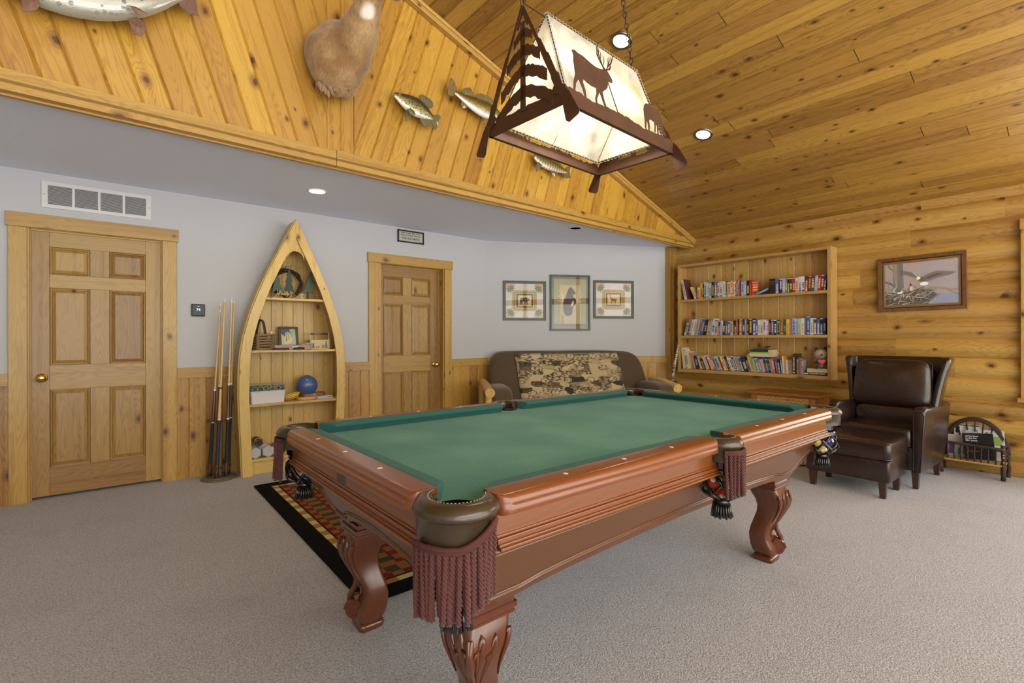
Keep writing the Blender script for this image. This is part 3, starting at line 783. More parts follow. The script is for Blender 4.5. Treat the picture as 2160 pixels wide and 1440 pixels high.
# pockets
def strandmesh():
    mb = MB(); L = 1.0
    for k in range(3):
        n = 60; pts = []
        for i in range(n):
            z = -L*i/(n-1); a = k*2*PI/3+i*.50; pts.append((.0034*math.cos(a), .0034*math.sin(a), z))
        mb.tube(pts, .0033, 5)
    return mb
M['fringe'] = plain('maroon_rope_fringe', (92, 42, 36), .85, sheen=.15, var=.4)
M['fringe2'] = plain('maroon_braid', (78, 36, 32), .85, bump=(300, .6, .002))
SM = None
def pocket(c, ang, half, ri, ro, zt=.834, skirt=.745, fringe=None, net=None, mid=False):
    c = V(c); ang = math.radians(ang); hf = math.radians(half); w = ro-ri
    prof = [(ri+.004, .76), (ri-.001, .808), (ri+.003, zt-.006), (ri+.018*w/.05, zt), (ri+.035*w/.05, zt-.004), (ro-.003, zt-.016), (ro+.002, zt-.028), (ro-.002, zt-.036), (ro-.007, zt-.041), (ro-.008, skirt), (ro-.014, skirt), (ro-.014, zt-.04)]
    rings = []; n = 22
    for i in range(n+1):
        a = ang-hf+2*hf*i/n; t = abs(2*i/n-1); sh = 1-.06*max(0, (t-.85)/.15)
        rings.append([c+V((math.cos(a), math.sin(a), 0))*(ri+(r-ri)*sh)+UP*z for r, z in prof])
    p = TB(MB().loft(rings, 0), 'leather_pocket', M['pleather'], angle=60)
    mb = MB(); a_ = [(c+V((math.cos(ang-hf+2*hf*i/60), math.sin(ang-hf+2*hf*i/60), 0))*(ri+.012*w/.05)+UP*(zt-.0005)) for i in range(61)]
    for q, r_ in zip(a_[0::2], a_[1::2]): mb.tube([q, r_], .0009, 4)
    TB(mb, 'stitching', M['cutwood'], p)
    mb = MB().lathe([(ri+.003, .80), (ri+.004, .76), (ri+.002, .715)], 20, M_=Matrix.Translation(c), cap=False)
    TB(mb, 'pocket_liner', M['black_leather'], p)
    if fringe:
        a0_, a1_, zf, L, nn = fringe
        a0_, a1_ = math.radians(a0_), math.radians(a1_)
        hp = []
        for i in range(25):
            t = i/24; a = a0_+(a1_-a0_)*t; hp.append(c+V((math.cos(a), math.sin(a), 0))*(ro+.002)+UP*zf(t))
        mb = MB(); mb.tube(hp, .0065, 8); mb.tube([q-UP*.008 for q in hp], .005, 8)
        fb = TB(mb, 'fringe_braid', M['fringe2'], p)
        global SM
        for i in range(nn):
            t = (i+.5)/nn; a = a0_+(a1_-a0_)*t; q = c+V((math.cos(a), math.sin(a), 0))*(ro+.003-.007*(i % 2))+UP*(zf(t)-.008)
            if SM is None: SM = strandmesh().build('fringe_strand', M['fringe'], fb, smooth=True); s_ = SM
            else: s_ = SM.copy(); COL.objects.link(s_); s_.parent = fb
            s_.location = frame_of(TBL).inverted() @ q; ll = L*random.uniform(.93, 1.05)
            s_.scale = (1, 1, ll); s_.rotation_euler = (random.uniform(-.05, .05), random.uniform(-.05, .05), random.uniform(0, 6))
    if net:
        cx, cy = net; mb = MB(); R0 = .066
        def rad(t): return R0*(.80+.28*math.sin(PI*min(1, t*1.05)))*(1 if t < .75 else 1-(t-.75)/.25*.62)
        for s_ in (-1, 1):
            for k in range(6):
                pts = []
                for i in range(19):
                    t = i/18; a = k*2*PI/6+s_*t*1.5; z = .698-t*.115; wv = 1+.05*math.sin(t*PI*5+k*1.3)
                    pts.append((cx+rad(t)*wv*math.cos(a), cy+rad(t)*wv*math.sin(a), z))
                mb.tube(pts, .0050, 6, flat=1.7)
        mb.lathe([(.060, .712), (.066, .704), (.063, .690)], 20, M_=Matrix.Translation((cx, cy, 0)), cap=False)
        nb = TB(mb, 'woven_basket', M['black_leather'], p, smooth=True)
        mb = MB().lathe([(.03, .587), (.026, .575), (.028, .565)], 14, M_=Matrix.Translation((cx, cy, 0)))
        for i in range(20):
            a = 2*PI*i/20; d = V((math.cos(a), math.sin(a), 0)); q = V((cx, cy, .571))
            mb.tube([q+d*.026, q+d*.031-UP*.025, q+d*(.034+.002*(i % 3))-UP*(.048+.004*(i % 2))], [.012, .012, .011], 6, flat=.4)
        TB(mb, 'leather_tassel', M['black_leather'], nb, smooth=True)
    return p
zc = lambda t: (.742 if t < .55 else .742+.05*((t-.55)/.45)**1.3)
pocket((TX0+CC, TY0+CC, 0), 225, 112, .058, .104, fringe=(172, 296, zc, .155, 30), net=(TX0+.085, TY0+.085))
pocket((TX0+CC, TY1-CC, 0), 135, 112, .058, .100, fringe=(150, 205, lambda t: .785, .16, 12), net=(TX0+.10, TY1-.085))
pocket((TX1-CC, TY0+CC, 0), -45, 112, .058, .100, net=(TX1-.11, TY0+.075))
pocket((TX1-CC, TY1-CC, 0), 45, 112, .058, .100, net=(TX1-.11, TY1-.085))
pocket((TXM, TY0+.038, 0), 270, 108, .044, .080, fringe=(216, 330, lambda t: .786, .155, 20), net=(TXM+.018, TY0+.045))
pocket((TXM, TY1-.038, 0), 90, 108, .044, .080, net=(TXM, TY1-.02))
# balls lying in the baskets
def ballmat(name, rgb, stripe):
    n = NT(name); tc = n.n('TexCoord').outputs['Object']; sp = n.n('SeparateXYZ', {0: tc})
    ab = n.math('ABSOLUTE', sp.outputs[2]); c = srgb(*rgb)
    if stripe: c = n.mix(n.math('GREATER_THAN', ab, .016), c, srgb(232, 226, 205))
    d = n.n('VectorMath', operation='DISTANCE'); n.set(d.inputs[0], tc); d.inputs[1].default_value = (-.0285, -.004, 0)
    c = n.mix(n.math('LESS_THAN', d.outputs['Value'], .011), c, srgb(232, 226, 205))
    n.p(Base_Color=c, Roughness=.12); n.b.inputs['Coat Weight'].default_value = .6; return n.m
RED, YEL, BLU, GRN, ORG, PUR = (190, 44, 24), (214, 186, 60), (44, 50, 130), (30, 96, 60), (214, 104, 36), (70, 50, 120)
def ball(cx, cy, z, col, stripe, lab, rot, num=None):
    b = MB().ball((0, 0, 0), .0284, 24, 14); o = b.build('pool_ball', ballmat('ball_'+lab[:12].replace(' ', '_'), col, stripe), smooth=True)
    o.location = (cx, cy, z); o.rotation_euler = rot; tag(o, lab, 'pool ball', 'pool balls in the pocket baskets')
    FR[o.name] = o.matrix_basis.copy()
    if num:
        text('ball_number', num, .012, M['dark'], o, FR[o.name] @ axes((-.0287, -.004, 0), (0, -1, 0), (0, 0, 1), (-1, 0, 0)), ext=.0002)
def trio(q, rot, balls):
    for (dx, dz), args in zip(((-.0295, .652), (.0295, .652), (0, .601)), balls):
        col, st, lab, r_, *num = args
        ball(q[0]+dx*math.cos(rot), q[1]+dx*math.sin(rot), dz, col, st, lab, r_, *num)
trio((TX0+.10, TY1-.085), -.5, ((RED, True, 'red striped pool ball in the basket at the left corner', (.5, .6, .9)), (PUR, True, 'purple striped pool ball in the left corner basket', (.3, .2, 1.2)), (BLU, True, 'white and blue pool ball low in the left corner basket', (0, 0, .9), '7')))
trio((TXM+.018, TY0+.045), -.9, ((RED, False, 'red pool ball in the basket of the near middle pocket', (.5, .6, .3)), (YEL, True, 'yellow striped pool ball in the near middle basket', (.3, .2, .9)), (RED, True, 'red striped pool ball low in the near middle basket', (.6, .5, 1.3))))
trio((TX1-.11, TY0+.075), -.9, ((YEL, False, 'yellow pool ball in the basket at the right corner', (0, .1, .3), '9'), (BLU, False, 'dark blue pool ball in the right corner basket', (.6, .5, 1.3)), (YEL, True, 'yellow striped pool ball low in the right corner basket', (.4, .2, .5))))

# ================================================================== RUG
def rugmat(n_, rgb):
    n = NT('rug_'+n_); tc = n.n('TexCoord').outputs['Object']
    a = n.n('TexNoise', {'Vector': tc, 'Scale': 260.0, 'Detail': 2.0, 'Roughness': .7}); c = srgb(*rgb)
    n.p(Base_Color=n.mix(n.smooth(a.outputs[0], .35, .65), (c[0]*.5, c[1]*.5, c[2]*.5, 1), c), Roughness=.95); n.b.inputs['Sheen Weight'].default_value = .0; n.b.inputs['Specular IOR Level'].default_value = .1
    n.bump(a.outputs[0], .8, .005); return n.m
RC = {'k': (17, 15, 16), 'c': (232, 212, 158), 'g': (182, 142, 74), 'o': (158, 108, 60), 'r': (142, 42, 34), 'G': (74, 74, 54), 'v': (88, 74, 62), 'b': (56, 42, 34), 'y': (212, 178, 106), 't': (104, 72, 44)}
RK = list(RC); RM = [rugmat({'k': 'black', 'c': 'cream', 'g': 'gold', 'o': 'ochre', 'r': 'red', 'G': 'green', 'v': 'grey_brown', 'b': 'dark_brown', 'y': 'pale_gold', 't': 'tan'}[k], RC[k]) for k in RK]
RW, RH, cs = 1.62, 2.29, .0145
def rugcol(u, v):
    m, n = min(u, RW-u), min(v, RH-v); d, al_ = (m, v) if m < n else (n, u)
    if d < .10: return 'k'
    if d < .15: return 'c' if int(al_/.075) % 2 else 'g'
    if d < .163: return 'b'
    if d < .345:
        x = d-.163; row = int(al_/.056)
        if row % 2: return 'r' if (x < .048 or x > .134) else 'o'
        return ('G' if (row//2) % 2 else 'v') if .044 < x < .138 else 'o'
    if d < .36: return 'b'
    if d < .41: return 'c' if int(al_/.055) % 2 else 'y'
    # framed tan panels on a gold checked field
    mu, mv = (u-.43) % .40, (v-.43) % .70
    if .07 < mu < .33 and .10 < mv < .6 and .46 < u < RW-.46 and .46 < v < RH-.46:
        e = min(mu-.07, .33-mu, mv-.10, .6-mv)
        return 'b' if e < .016 else 'c' if e < .034 else 'b' if e < .046 else ('c' if abs(math.hypot(mu-.20, mv-.35)-.045) < .010 else 't')
    return 'g' if (int(u/.07)+int(v/.05)) % 2 else 'y'
rug = thing('area_rug', 'bordered lodge rug with red, green and gold blocks lying under the pool table', 'rug', (.896, 2.135, 0), math.radians(-.6))
mb = MB(); nu, nv = int(RW/cs), int(RH/cs); vs = [(i*RW/nu, j*RH/nv, .011) for j in range(nv+1) for i in range(nu+1)]; fs = []; ms = []
for j in range(nv):
    for i in range(nu):
        a = j*(nu+1)+i; fs.append((a, a+1, a+nu+2, a+nu+1)); ms.append(RK.index(rugcol((i+.5)*RW/nu, (j+.5)*RH/nv)))
mb.add(vs, fs, ms); mb.box((0, 0, 0.0005), (RW, RH, .0105)); mb.build('rug_pile', RM, rug)
mb = MB().tube([(0, 0, .007), (RW, 0, .007), (RW, RH, .007), (0, RH, .007)], .0065, 8, closed=True); mb.build('bound_edge', RM[0], rug)

# ================================================================== LODGE LAMP
LO = V((1.775, 1.605, 2.13)); LRZ = math.radians(3.2)
LAMP = thing('pendant_lamp', 'rusty steel lodge pendant with rawhide shade, elk and tree cutouts above the pool table', 'lamp', LO, LRZ)
hx, hy_ = .409, .233
mb = MB()
for s_ in (-1, 1):
    mb.box((-hx, s_*hy_-.0015, 0), (hx, s_*hy_+.0015, .045)); mb.box((-hx, s_*hy_-(.018 if s_ > 0 else 0), 0), (hx, s_*hy_+(.018 if s_ < 0 else 0), .003))
    mb.box((s_*hx-.0015, -hy_, 0), (s_*hx+.0015, hy_, .045)); mb.box((s_*hx-(.018 if s_ > 0 else 0), -hy_, 0), (s_*hx+(.018 if s_ < 0 else 0), hy_, .003))
mb.build('base_frame', M['rust'], LAMP, bevel=.001)
def jag(x0, x1, z, seed, amp=.018):
    r = random.Random(seed); p = [(x0, z-.004)]; x = x0; pts = []
    while x < x1: pts.append((x, z+amp*(.2+abs(math.sin(x*9+seed))*.6+r.random()*.5))); x += r.uniform(.006, .018)
    pts.append((x1, z+.004)); return [(x0, z-.004), (x1, z-.004)]+[(a, b) for a, b in reversed(pts)]
for s_ in (-1, 1):
    m = axes((0, s_*hy_, 0), (1, 0, 0), (0, 0, 1), (0, -1, 0))
    MB().prism(jag(-hx, hx, .045, 3+s_), -.0012, .0012, M_=m).build('grass_edge', M['rust'], LAMP)
    m = axes((s_*hx, 0, 0), (0, 1, 0), (0, 0, 1), (1, 0, 0))
    MB().prism(jag(-hy_, hy_, .045, 9+s_, .012), -.0012, .0012, M_=m).build('grass_edge', M['rust'], LAMP)
# elk silhouettes (unit drawings, facing +x)
BULL = [(-.50, .66), (-.54, .72), (-.48, .75), (-.40, .73), (-.28, .73), (-.12, .69), (.02, .67), (.12, .68), (.20, .70), (.25, .74), (.30, .74), (.34, .71), (.40, .66), (.45, .61), (.46, .56), (.42, .54), (.37, .55), (.34, .50), (.33, .42), (.29, .36), (.25, .33), (.20, .28), (.23, .18), (.30, .04), (.35, -.02), (.32, -.03), (.25, .04), (.16, .19), (.13, .25), (.10, .19), (.06, .10), (.07, 0), (.04, -.01), (.02, .10), (.05, .20), (.04, .29), (-.08, .28), (-.20, .30), (-.27, .33), (-.28, .26), (-.22, .14), (-.20, .02), (-.24, .02), (-.28, .13), (-.34, .22), (-.38, .28), (-.44, .18), (-.46, .04), (-.50, .04), (-.49, .20), (-.46, .34), (-.48, .46), (-.50, .54)]
COW = [(-.46, .62), (-.40, .68), (-.25, .70), (-.05, .66), (.12, .64), (.20, .58), (.28, .42), (.34, .26), (.42, .14), (.44, .07), (.40, .05), (.33, .11), (.26, .17), (.20, .26), (.14, .32), (.12, .22), (.13, .02), (.09, .02), (.07, .22), (.03, .30), (.01, .2), (0, .04), (-.04, .04), (-.04, .2), (-.06, .30), (-.22, .32), (-.27, .26), (-.24, .14), (-.25, .02), (-.29, .02), (-.31, .16), (-.36, .26), (-.38, .16), (-.39, .02), (-.43, .02), (-.44, .2), (-.47, .36), (-.49, .5)]
def sil(pts, x, z, s_, m, parent, name, flip=1):
    MB().prism([(x+a*s_*flip, z+b*s_*.84) for a, b in (pts if flip > 0 else reversed(pts))], -.0012, .0012, M_=m).build(name, M['rust'], parent)
def antlers(x, z, s_, m, parent, flip=1):
    mb = MB()
    def ln(p, r=.0055): mb.tube([m @ V((x+a*s_*flip, z+c*s_*.84, 0)) for a, c in p], [r]*(len(p)-1)+[.0025], 5, flat=.35)
    for beam, tines in (([(.27, .72), (.16, .80), (.06, .92), (.05, 1.06)], ((.21, .77), (.13, .83), (.08, .89), (.055, .98))), ([(.30, .72), (.34, .82), (.42, .90), (.46, 1.02)], ((.32, .78), (.35, .84), (.40, .88), (.44, .95)))):
        ln(beam, .007)
        for k, (a, c) in enumerate(tines): ln([(a, c), (a+.03, c+.10), (a+.015, c+.19-.02*k)])
    ln([(.30, .74), (.38, .78), (.42, .86)]); mb.build('antlers', M['rust'], parent)
mS = axes((0, -hy_-.001, 0), (1, 0, 0), (0, 0, 1), (0, -1, 0)); mN = axes((0, hy_, 0), (1, 0, 0), (0, 0, 1), (0, -1, 0))
sil(BULL, -.225, .052, .27, mS, LAMP, 'elk_cutout'); antlers(-.225, .052, .27, mS, LAMP)
sil(COW, .245, .055, .21, mS, LAMP, 'elk_cutout')
sil(COW, -.23, .055, .21, mN, LAMP, 'elk_cutout', -1); sil(BULL, .12, .05, .17, mN, LAMP, 'elk_cutout', 1)
# end plates: tree between two rifles
def endplate(sx):
    m = axes((sx*(hx+.003), 0, 0), (0, 1, 0), (0, 0, 1), (1, 0, 0)); AP = .475
    mb = MB()
    mb.prism([(-.016, .04), (.016, .04), (.013, .42), (-.013, .42)], -.0015, .0015, M_=m)
    rr = random.Random(4)
    for i, (z, w, th_) in enumerate(((.115, .175, .052), (.205, .140, .050), (.292, .100, .046), (.368, .056, .036))):
        top = []; bot = []
        for j in range(25):
            u = -1+2*j/24; y = u*w; dr = -.058*abs(u)**1.5*(w/.155+.25); jit = .004*(rr.random()-.5)*2
            top.append((y, z+th_/2+dr+jit+.004)); bot.append((y, z-th_/2*(1-.25*abs(u))+dr*1.1+.006*(rr.random()-.5)*2+.004))
        mb.prism(bot+list(reversed(top)), -.0015, .0015, M_=m)
    tr = mb.build('tree_cutout', M['rust'], LAMP)
    RIF = [(0, .006), (.18, .007), (.19, .012), (.26, .013), (.27, .018), (.36, .016), (.375, .022), (.42, .017), (.44, .021), (.47, .030), (.565, .036), (.575, .028), (.57, -.022), (.555, -.03), (.47, -.010), (.445, -.014), (.43, -.03), (.41, -.033), (.40, -.016), (.37, -.016), (.355, -.012), (.27, -.012), (.19, -.008), (0, -.006)]
    for s_ in (-1, 1):
        a = V((0, s_*.0, AP)); b = V((0, s_*hy_, 0)); d = (b-a).normalized(); nn = V((0, d.z*s_, -d.y*s_)); 
        mr = axes(V((sx*(hx+.006+.002*s_), 0, AP+.01)), d, V((0, s_*-d.z, s_*d.y)), V((1, 0, 0)))
        sc = .635/.575
        pts = [(x*sc, y*1.05) for x, y in RIF]
        MB().prism(pts, -.0015, .0015, M_=mr).build('rifle_cutout', M['rust'], LAMP)
    MB().prism([(-.035, .40), (0, .49), (.035, .40), (.026, .39), (0, .45), (-.026, .39)], -.0015, .0015, M_=m).build('peak_plate', M['rust'], LAMP)
endplate(-1); endplate(1)
# rawhide shade
n = NT('rawhide'); tcx = n.n('TexCoord').outputs['Object']; nz1 = n.n('TexNoise', {'Vector': tcx, 'Scale': 5.0, 'Detail': 5.0, 'Distortion': .8}); nz2 = n.n('TexNoise', {'Vector': tcx, 'Scale': 2.6, 'Detail': 2.0})
sz = n.n('SeparateXYZ', {0: tcx})
c = n.ramp(nz1.outputs[0], [(.3, srgb(168, 166, 158)), (.55, srgb(226, 224, 212)), (.75, srgb(240, 238, 226))]); c = n.mix(n.math('MULTIPLY', n.smooth(nz2.outputs[0], .5, .7), .55), c, srgb(214, 184, 110))
df = n.n('BsdfDiffuse', {'Color': c}); tr_ = n.n('BsdfTranslucent', {'Color': c}); ms_ = n.n('MixShader', {0: .42}); n.set(ms_.inputs[1], df.outputs[0]); n.set(ms_.inputs[2], tr_.outputs[0]); n.t.links.new(ms_.outputs[0], n.o.inputs[0]); M['hide'] = n.m
sx0, sx1, sy_, zb, zr, sh_ = -.372, .365, .205, .062, .52, .075
rid = .30
B = [V((sx0, -sy_, zb)), V((sx1, -sy_, zb)), V((sx1, sy_, zb)), V((sx0, sy_, zb))]; R = [V((sx0+sh_+.03, 0, zr)), V((sx1+sh_-.0, 0, zr))]
def panel(a, b, c_, d, nm):
    mb = MB(); vs = []; N_ = 10
    for j in range(N_+1):
        for i in range(N_+1):
            u, v = i/N_, j/N_; p = (a*(1-u)+b*u)*(1-v)+(d*(1-u)+c_*u)*v; vs.append(p+V((0, 0, -.012*math.sin(PI*u)*math.sin(PI*v))))
    mb.add(vs, [(j*(N_+1)+i, j*(N_+1)+i+1, (j+1)*(N_+1)+i+1, (j+1)*(N_+1)+i) for j in range(N_) for i in range(N_)])
    return mb.build(nm, M['hide'], SHD, smooth=True)
SHD = MB().tube([B[0], B[1], B[2], B[3]], .003, 6, closed=True).tube([R[0], R[1]], .003, 6).tube([B[0], R[0]], .003, 6).tube([B[1], R[1]], .003, 6).tube([B[2], R[1]], .003, 6).tube([B[3], R[0]], .003, 6).tube([(B[0]+B[1])/2, (R[0]+R[1])/2], .0022, 6).tube([(B[2]+B[3])/2, (R[0]+R[1])/2], .0022, 6).build('shade', M['chain'], LAMP)
panel(B[0], B[1], R[1], R[0], 'rawhide_panel'); panel(B[2], B[3], R[0], R[1], 'rawhide_panel'); panel(B[3], B[0], R[0], R[0], 'rawhide_panel'); panel(B[1], B[2], R[1], R[1], 'rawhide_panel')
mb = MB()
for a, b in ((B[0], B[1]), (B[1], B[2]), (B[2], B[3]), (B[3], B[0]), (R[0], R[1]), (B[0], R[0]), (B[3], R[0]), (B[1], R[1]), (B[2], R[1])):
    L = (b-a).length; k = int(L/.022); d = (b-a).normalized(); e1 = d.orthogonal().normalized(); e2 = d.cross(e1)
    for i in range(k):
        c_ = a+(b-a)*((i+.5)/k); mb.tube([c_+(e1*math.cos(t)+e2*math.sin(t))*.0085+d*.006*math.sin(t*.5) for t in [j*2*PI/7 for j in range(7)]], .0013, 4, closed=True)
mb.build('lacing', plain('leather_lacing', (190, 184, 168), .7), SHD)
# lamp holders and bulbs
for x in (-.18, .18):
    bh = MB().cyl((x, 0, .36), (x, 0, .30), .017, n=14).cyl((x, 0, .36), (x, 0, .50), .006, n=8).build('lamp_holder', M['rust'], LAMP, smooth=False)
    bm = MB().lathe([(.012, .30), (.014, .285), (.028, .262), (.03, .245), (.024, .225), (0, .214)], 16, M_=Matrix.Translation((x, 0, 0))).build('bulb', plain('lit_bulb', (255, 240, 214), .4, emit=((255, 226, 180), 12)), bh, smooth=True)
    l = bpy.data.lights.new('bulb_light', 'POINT'); l.energy = 2.7; l.color = (1, .91, .78); l.shadow_soft_size = .035
    o = bpy.data.objects.new('bulb_light', l); COL.objects.link(o); o.location = frame_of(LAMP) @ V((x, 0, .19))
# chains
def chain(a, b, name='chain', parent=None):
    a, b = V(a), V(b); L = (b-a).length; d = (b-a)/L; n_ = int(L/.031); mb = MB(); e1 = d.orthogonal().normalized(); e2 = d.cross(e1)
    for i in range(n_+1):
        c_ = a+d*(L*(i+.5)/(n_+1)); w = e1 if i % 2 else e2; pts = []
        for t in [k*2*PI/12 for k in range(12)]: pts.append(c_+w*math.cos(t)*.0095+d*(math.sin(t)*.013+math.copysign(.007, math.sin(t))))
        mb.tube(pts, .0026, 5, closed=True)
    return mb.build(name, M['chain'], parent, smooth=True, world=True)
fa = frame_of(LAMP); top1 = V((1.375, 1.585, 0)); top1.z = cz(top1.x)-.01
c1 = chain(fa @ V((-hx-.003, 0, .485)), top1, 'chain', LAMP)
e2_ = fa @ V((hx+.003, 0, .49)); top2 = V((2.02, 1.70, 0)); top2.z = cz(2.02)-.01
chain(e2_, top2, 'chain', LAMP)
for t in (top1, top2): MB().cyl(t+UP*.012, t-UP*.012, .006, n=8).build('ceiling_hook', M['chain'], LAMP, world=True)
mb = MB(); w0 = fa @ V((-.02, 0, .50))
mb.tube([fa @ V((0, 0, .5)), fa @ V((-.3, 0, .50)), fa @ V((-hx, 0, .5)), top1], .0025, 6); mb.build('lamp_cord', M['dark'], LAMP, world=True)

# ================================================================== RECESSED CEILING LIGHTS
M['lens'] = plain('lit_recessed_lens', (255, 246, 230), .5, emit=((255, 240, 214), 6))
def downlight(c, nrm, r, lit, label, power=10, ringm=None):
    nrm = V(nrm).normalized(); e1 = nrm.orthogonal().normalized(); e2 = nrm.cross(e1); m = axes(V(c), e1, e2, nrm)
    t = thing('recessed_light', label, 'ceiling light', c, 0, 'recessed ceiling lights'); 
    rg = MB().lathe([(r*.80, -.001), (r*.82, .002), (r*.95, .007), (r*1.06, .006), (r*1.14, .001), (r*1.14, -.004)], 36, M_=m, cap=False).build('trim_ring', ringm or M['white'], t, smooth=True, world=True)
    if lit:
        MB().lathe([(0, .0012), (r*.82, .0012)], 36, M_=m).build('lens', M['lens'], t, world=True)
        l = bpy.data.lights.new('downlight', 'SPOT'); l.energy = power; l.spot_size = 2.0; l.spot_blend = .6; l.shadow_soft_size = r*.8; l.color = (1, .88, .7)
        o = bpy.data.objects.new('downlight', l); COL.objects.link(o); o.location = V(c)+nrm*.02; o.rotation_euler = (-nrm).to_track_quat('Z', 'Y').to_euler()
    else: MB().lathe([(0, .0012), (r*.82, .0012)], 36, M_=m).build('baffle', M['dark'], t, world=True)
CN = (-CSL, 0, -1); cpl = lambda px, py: on(px, py, (XW, 0, CZ-.006), (CSL, 0, 1))
downlight(cpl(1310, 87), CN, .074, True, 'bright recessed light in the plank ceiling directly behind the lamp chain', ringm=M['steel'])
downlight(cpl(1483, 284), CN, .074, True, 'recessed light in the plank ceiling right of the pendant lamp', ringm=M['steel'])
downlight(at(669, 403, 'Z', SOF), (0, 0, -1), .074, True, 'lit recessed light in the white ceiling above the boat shelf')
downlight(at(1214, 481, 'Z', SOF), (0, 0, -1), .074, False, 'unlit black recessed light in the white ceiling above the pictures')
# ================================================================== BOOKCASE ON THE LOG WALL
_c = {}
def C(rgb, rough=.55, coat=0):
    k = (tuple(rgb), rough, coat)
    if k not in _c: _c[k] = plain('paint_%02x%02x%02x' % tuple(int(v) for v in rgb), rgb, rough, coat=coat)
    return _c[k]
KX, KX1 = 5.85, 6.034; KY0, KY1 = 1.855, 3.652; KZ0, KZ1 = .755, 2.167; kt = .038
bc = thing('bookcase', 'wall-hung pine bookcase with three shelves of paperbacks on the log wall', 'bookcase', (KX1, (KY0+KY1)/2, KZ0))
def KB(mb, nm, p=bc, **k): return mb.build(nm, M['case'], p, world=True, **k)
KB(MB().box((KX, KY0, KZ0), (KX1, KY0+kt, KZ1), g=(0, 0, 1)), 'side_panel', bevel=.003)
KB(MB().box((KX, KY1-kt+.01, KZ0), (KX1, KY1, KZ1), g=(0, 0, 1)), 'side_panel', bevel=.003)
ya, yb = KY0+kt, KY1-kt+.01
for z0, z1, nm in ((KZ0+.004, .800, 'shelf'), (1.205, 1.236, 'shelf'), (1.676, 1.706, 'shelf'), (KZ1-.03, KZ1-.002, 'top_panel')):
    KB(MB().box((KX+.003, ya, z0), (KX1-.012, yb, z1), g=(0, 1, 0)), nm, bevel=.002)
mb = MB(); planks(mb, [(KZ0, ya), (KZ1, ya), (KZ1, yb), (KZ0, yb)], (KX1-.012, 0, 0), (0, 0, 1), (0, 1, 0), (-1, 0, 0), .172, c=.006, dep=.005, off=.04)
mb.box((KX1-.006, ya, KZ0), (KX1, yb, KZ1)); KB(mb, 'back_panel')

PAL = {'white': (222, 220, 220), 'off-white': (216, 208, 190), 'pale blue': (176, 196, 214), 'sky blue': (112, 160, 204), 'cream': (220, 204, 160), 'gold': (210, 164, 50), 'black': (28, 26, 28), 'pale green': (186, 204, 178), 'grey-blue': (120, 136, 156),
       'dark grey': (62, 62, 68), 'orange': (224, 122, 32), 'pink': (222, 118, 150), 'pale yellow': (232, 222, 140), 'brown': (140, 78, 44), 'lilac': (176, 172, 214), 'red': (184, 44, 32), 'violet': (88, 92, 170), 'navy': (34, 48, 84), 'maroon': (100, 40, 42),
       'dark red': (130, 36, 30), 'grey': (150, 152, 156), 'olive': (190, 192, 128), 'mauve': (164, 132, 148), 'sage': (150, 164, 152), 'blue': (52, 98, 180), 'terracotta': (196, 112, 88), 'dark purple': (56, 40, 62), 'teal': (96, 128, 134), 'tan': (196, 168, 116),
       'lime': (168, 206, 44), 'yellow': (228, 208, 60), 'slate': (66, 76, 92), 'light blue': (150, 190, 220), 'dark green': (36, 56, 52), 'peach': (226, 196, 176)}
ORD = 'first second third fourth fifth sixth seventh eighth ninth tenth eleventh twelfth thirteenth fourteenth fifteenth sixteenth seventeenth eighteenth nineteenth'.split()
def ordi(n):
    if n <= 19: return ORD[n-1]
    t, u = divmod(n, 10); T = {2: 'twent', 3: 'thirt', 4: 'fort', 5: 'fift', 6: 'sixt'}[t]
    return T+'ieth' if u == 0 else T+'y-'+ORD[u-1]
PAGE = plain('book_pages', (222, 208, 176), .8)
def book_mesh(w, h, d, col, acc, face=False, nm='book'):
    rr = random.Random(int(w*1e5)+int(h*1e4)); mb = MB()
    mb.box((0, 0, 0), (w, .0015, h)); mb.box((0, .0015, 0), (.0008, d, h)); mb.box((w-.0008, .0015, 0), (w, d, h)); mb.box((.0008, .0015, .002), (w-.0008, d-.003, h-.002), 1)
    a = h*rr.uniform(.12, .3); b = h*rr.uniform(.6, .88); m_ = w*.22
    if not face:
        y = a; 
        while y < b:                      # title lettering blocks down the spine
            L_ = rr.uniform(.006, .016); mb.box((m_, -.0004, y), (w-m_, .0002, min(b, y+L_)), 2); y += L_+rr.uniform(.003, .006)
        if rr.random() < .5: mb.box((w*.15, -.0005, h*.04), (w*.85, .0002, h*.04+w*.6), 3)
        if rr.random() < .4: mb.box((0, -.0003, h*.93), (w, .0002, h*.985), 3)
    return mb
CNT = 0; HMAX = .42; HMAX = 9
def place_book(Mx, w, h, d, col, acc, label, group, acc2=None):
    o = book_mesh(w, h, d, col, acc).build('book', [C(PAL[col], .4, .3), PAGE, C(PAL[acc], .45), C(PAL[acc2 or acc], .45)])
    o.matrix_world = Mx; FR[o.name] = Mx.copy(); return tag(o, label, 'book', group)
def bmx(y, z, th=0, w=0, x=5.868):
    m = axes((x, y, z), (0, -1, 0), (1, 0, 0), (0, 0, 1))
    if th: m = m @ (Matrix(((math.cos(th), 0, -math.sin(th), 0), (0, 1, 0, 0), (math.sin(th), 0, math.cos(th), 0), (0, 0, 0, 1))))
    return m
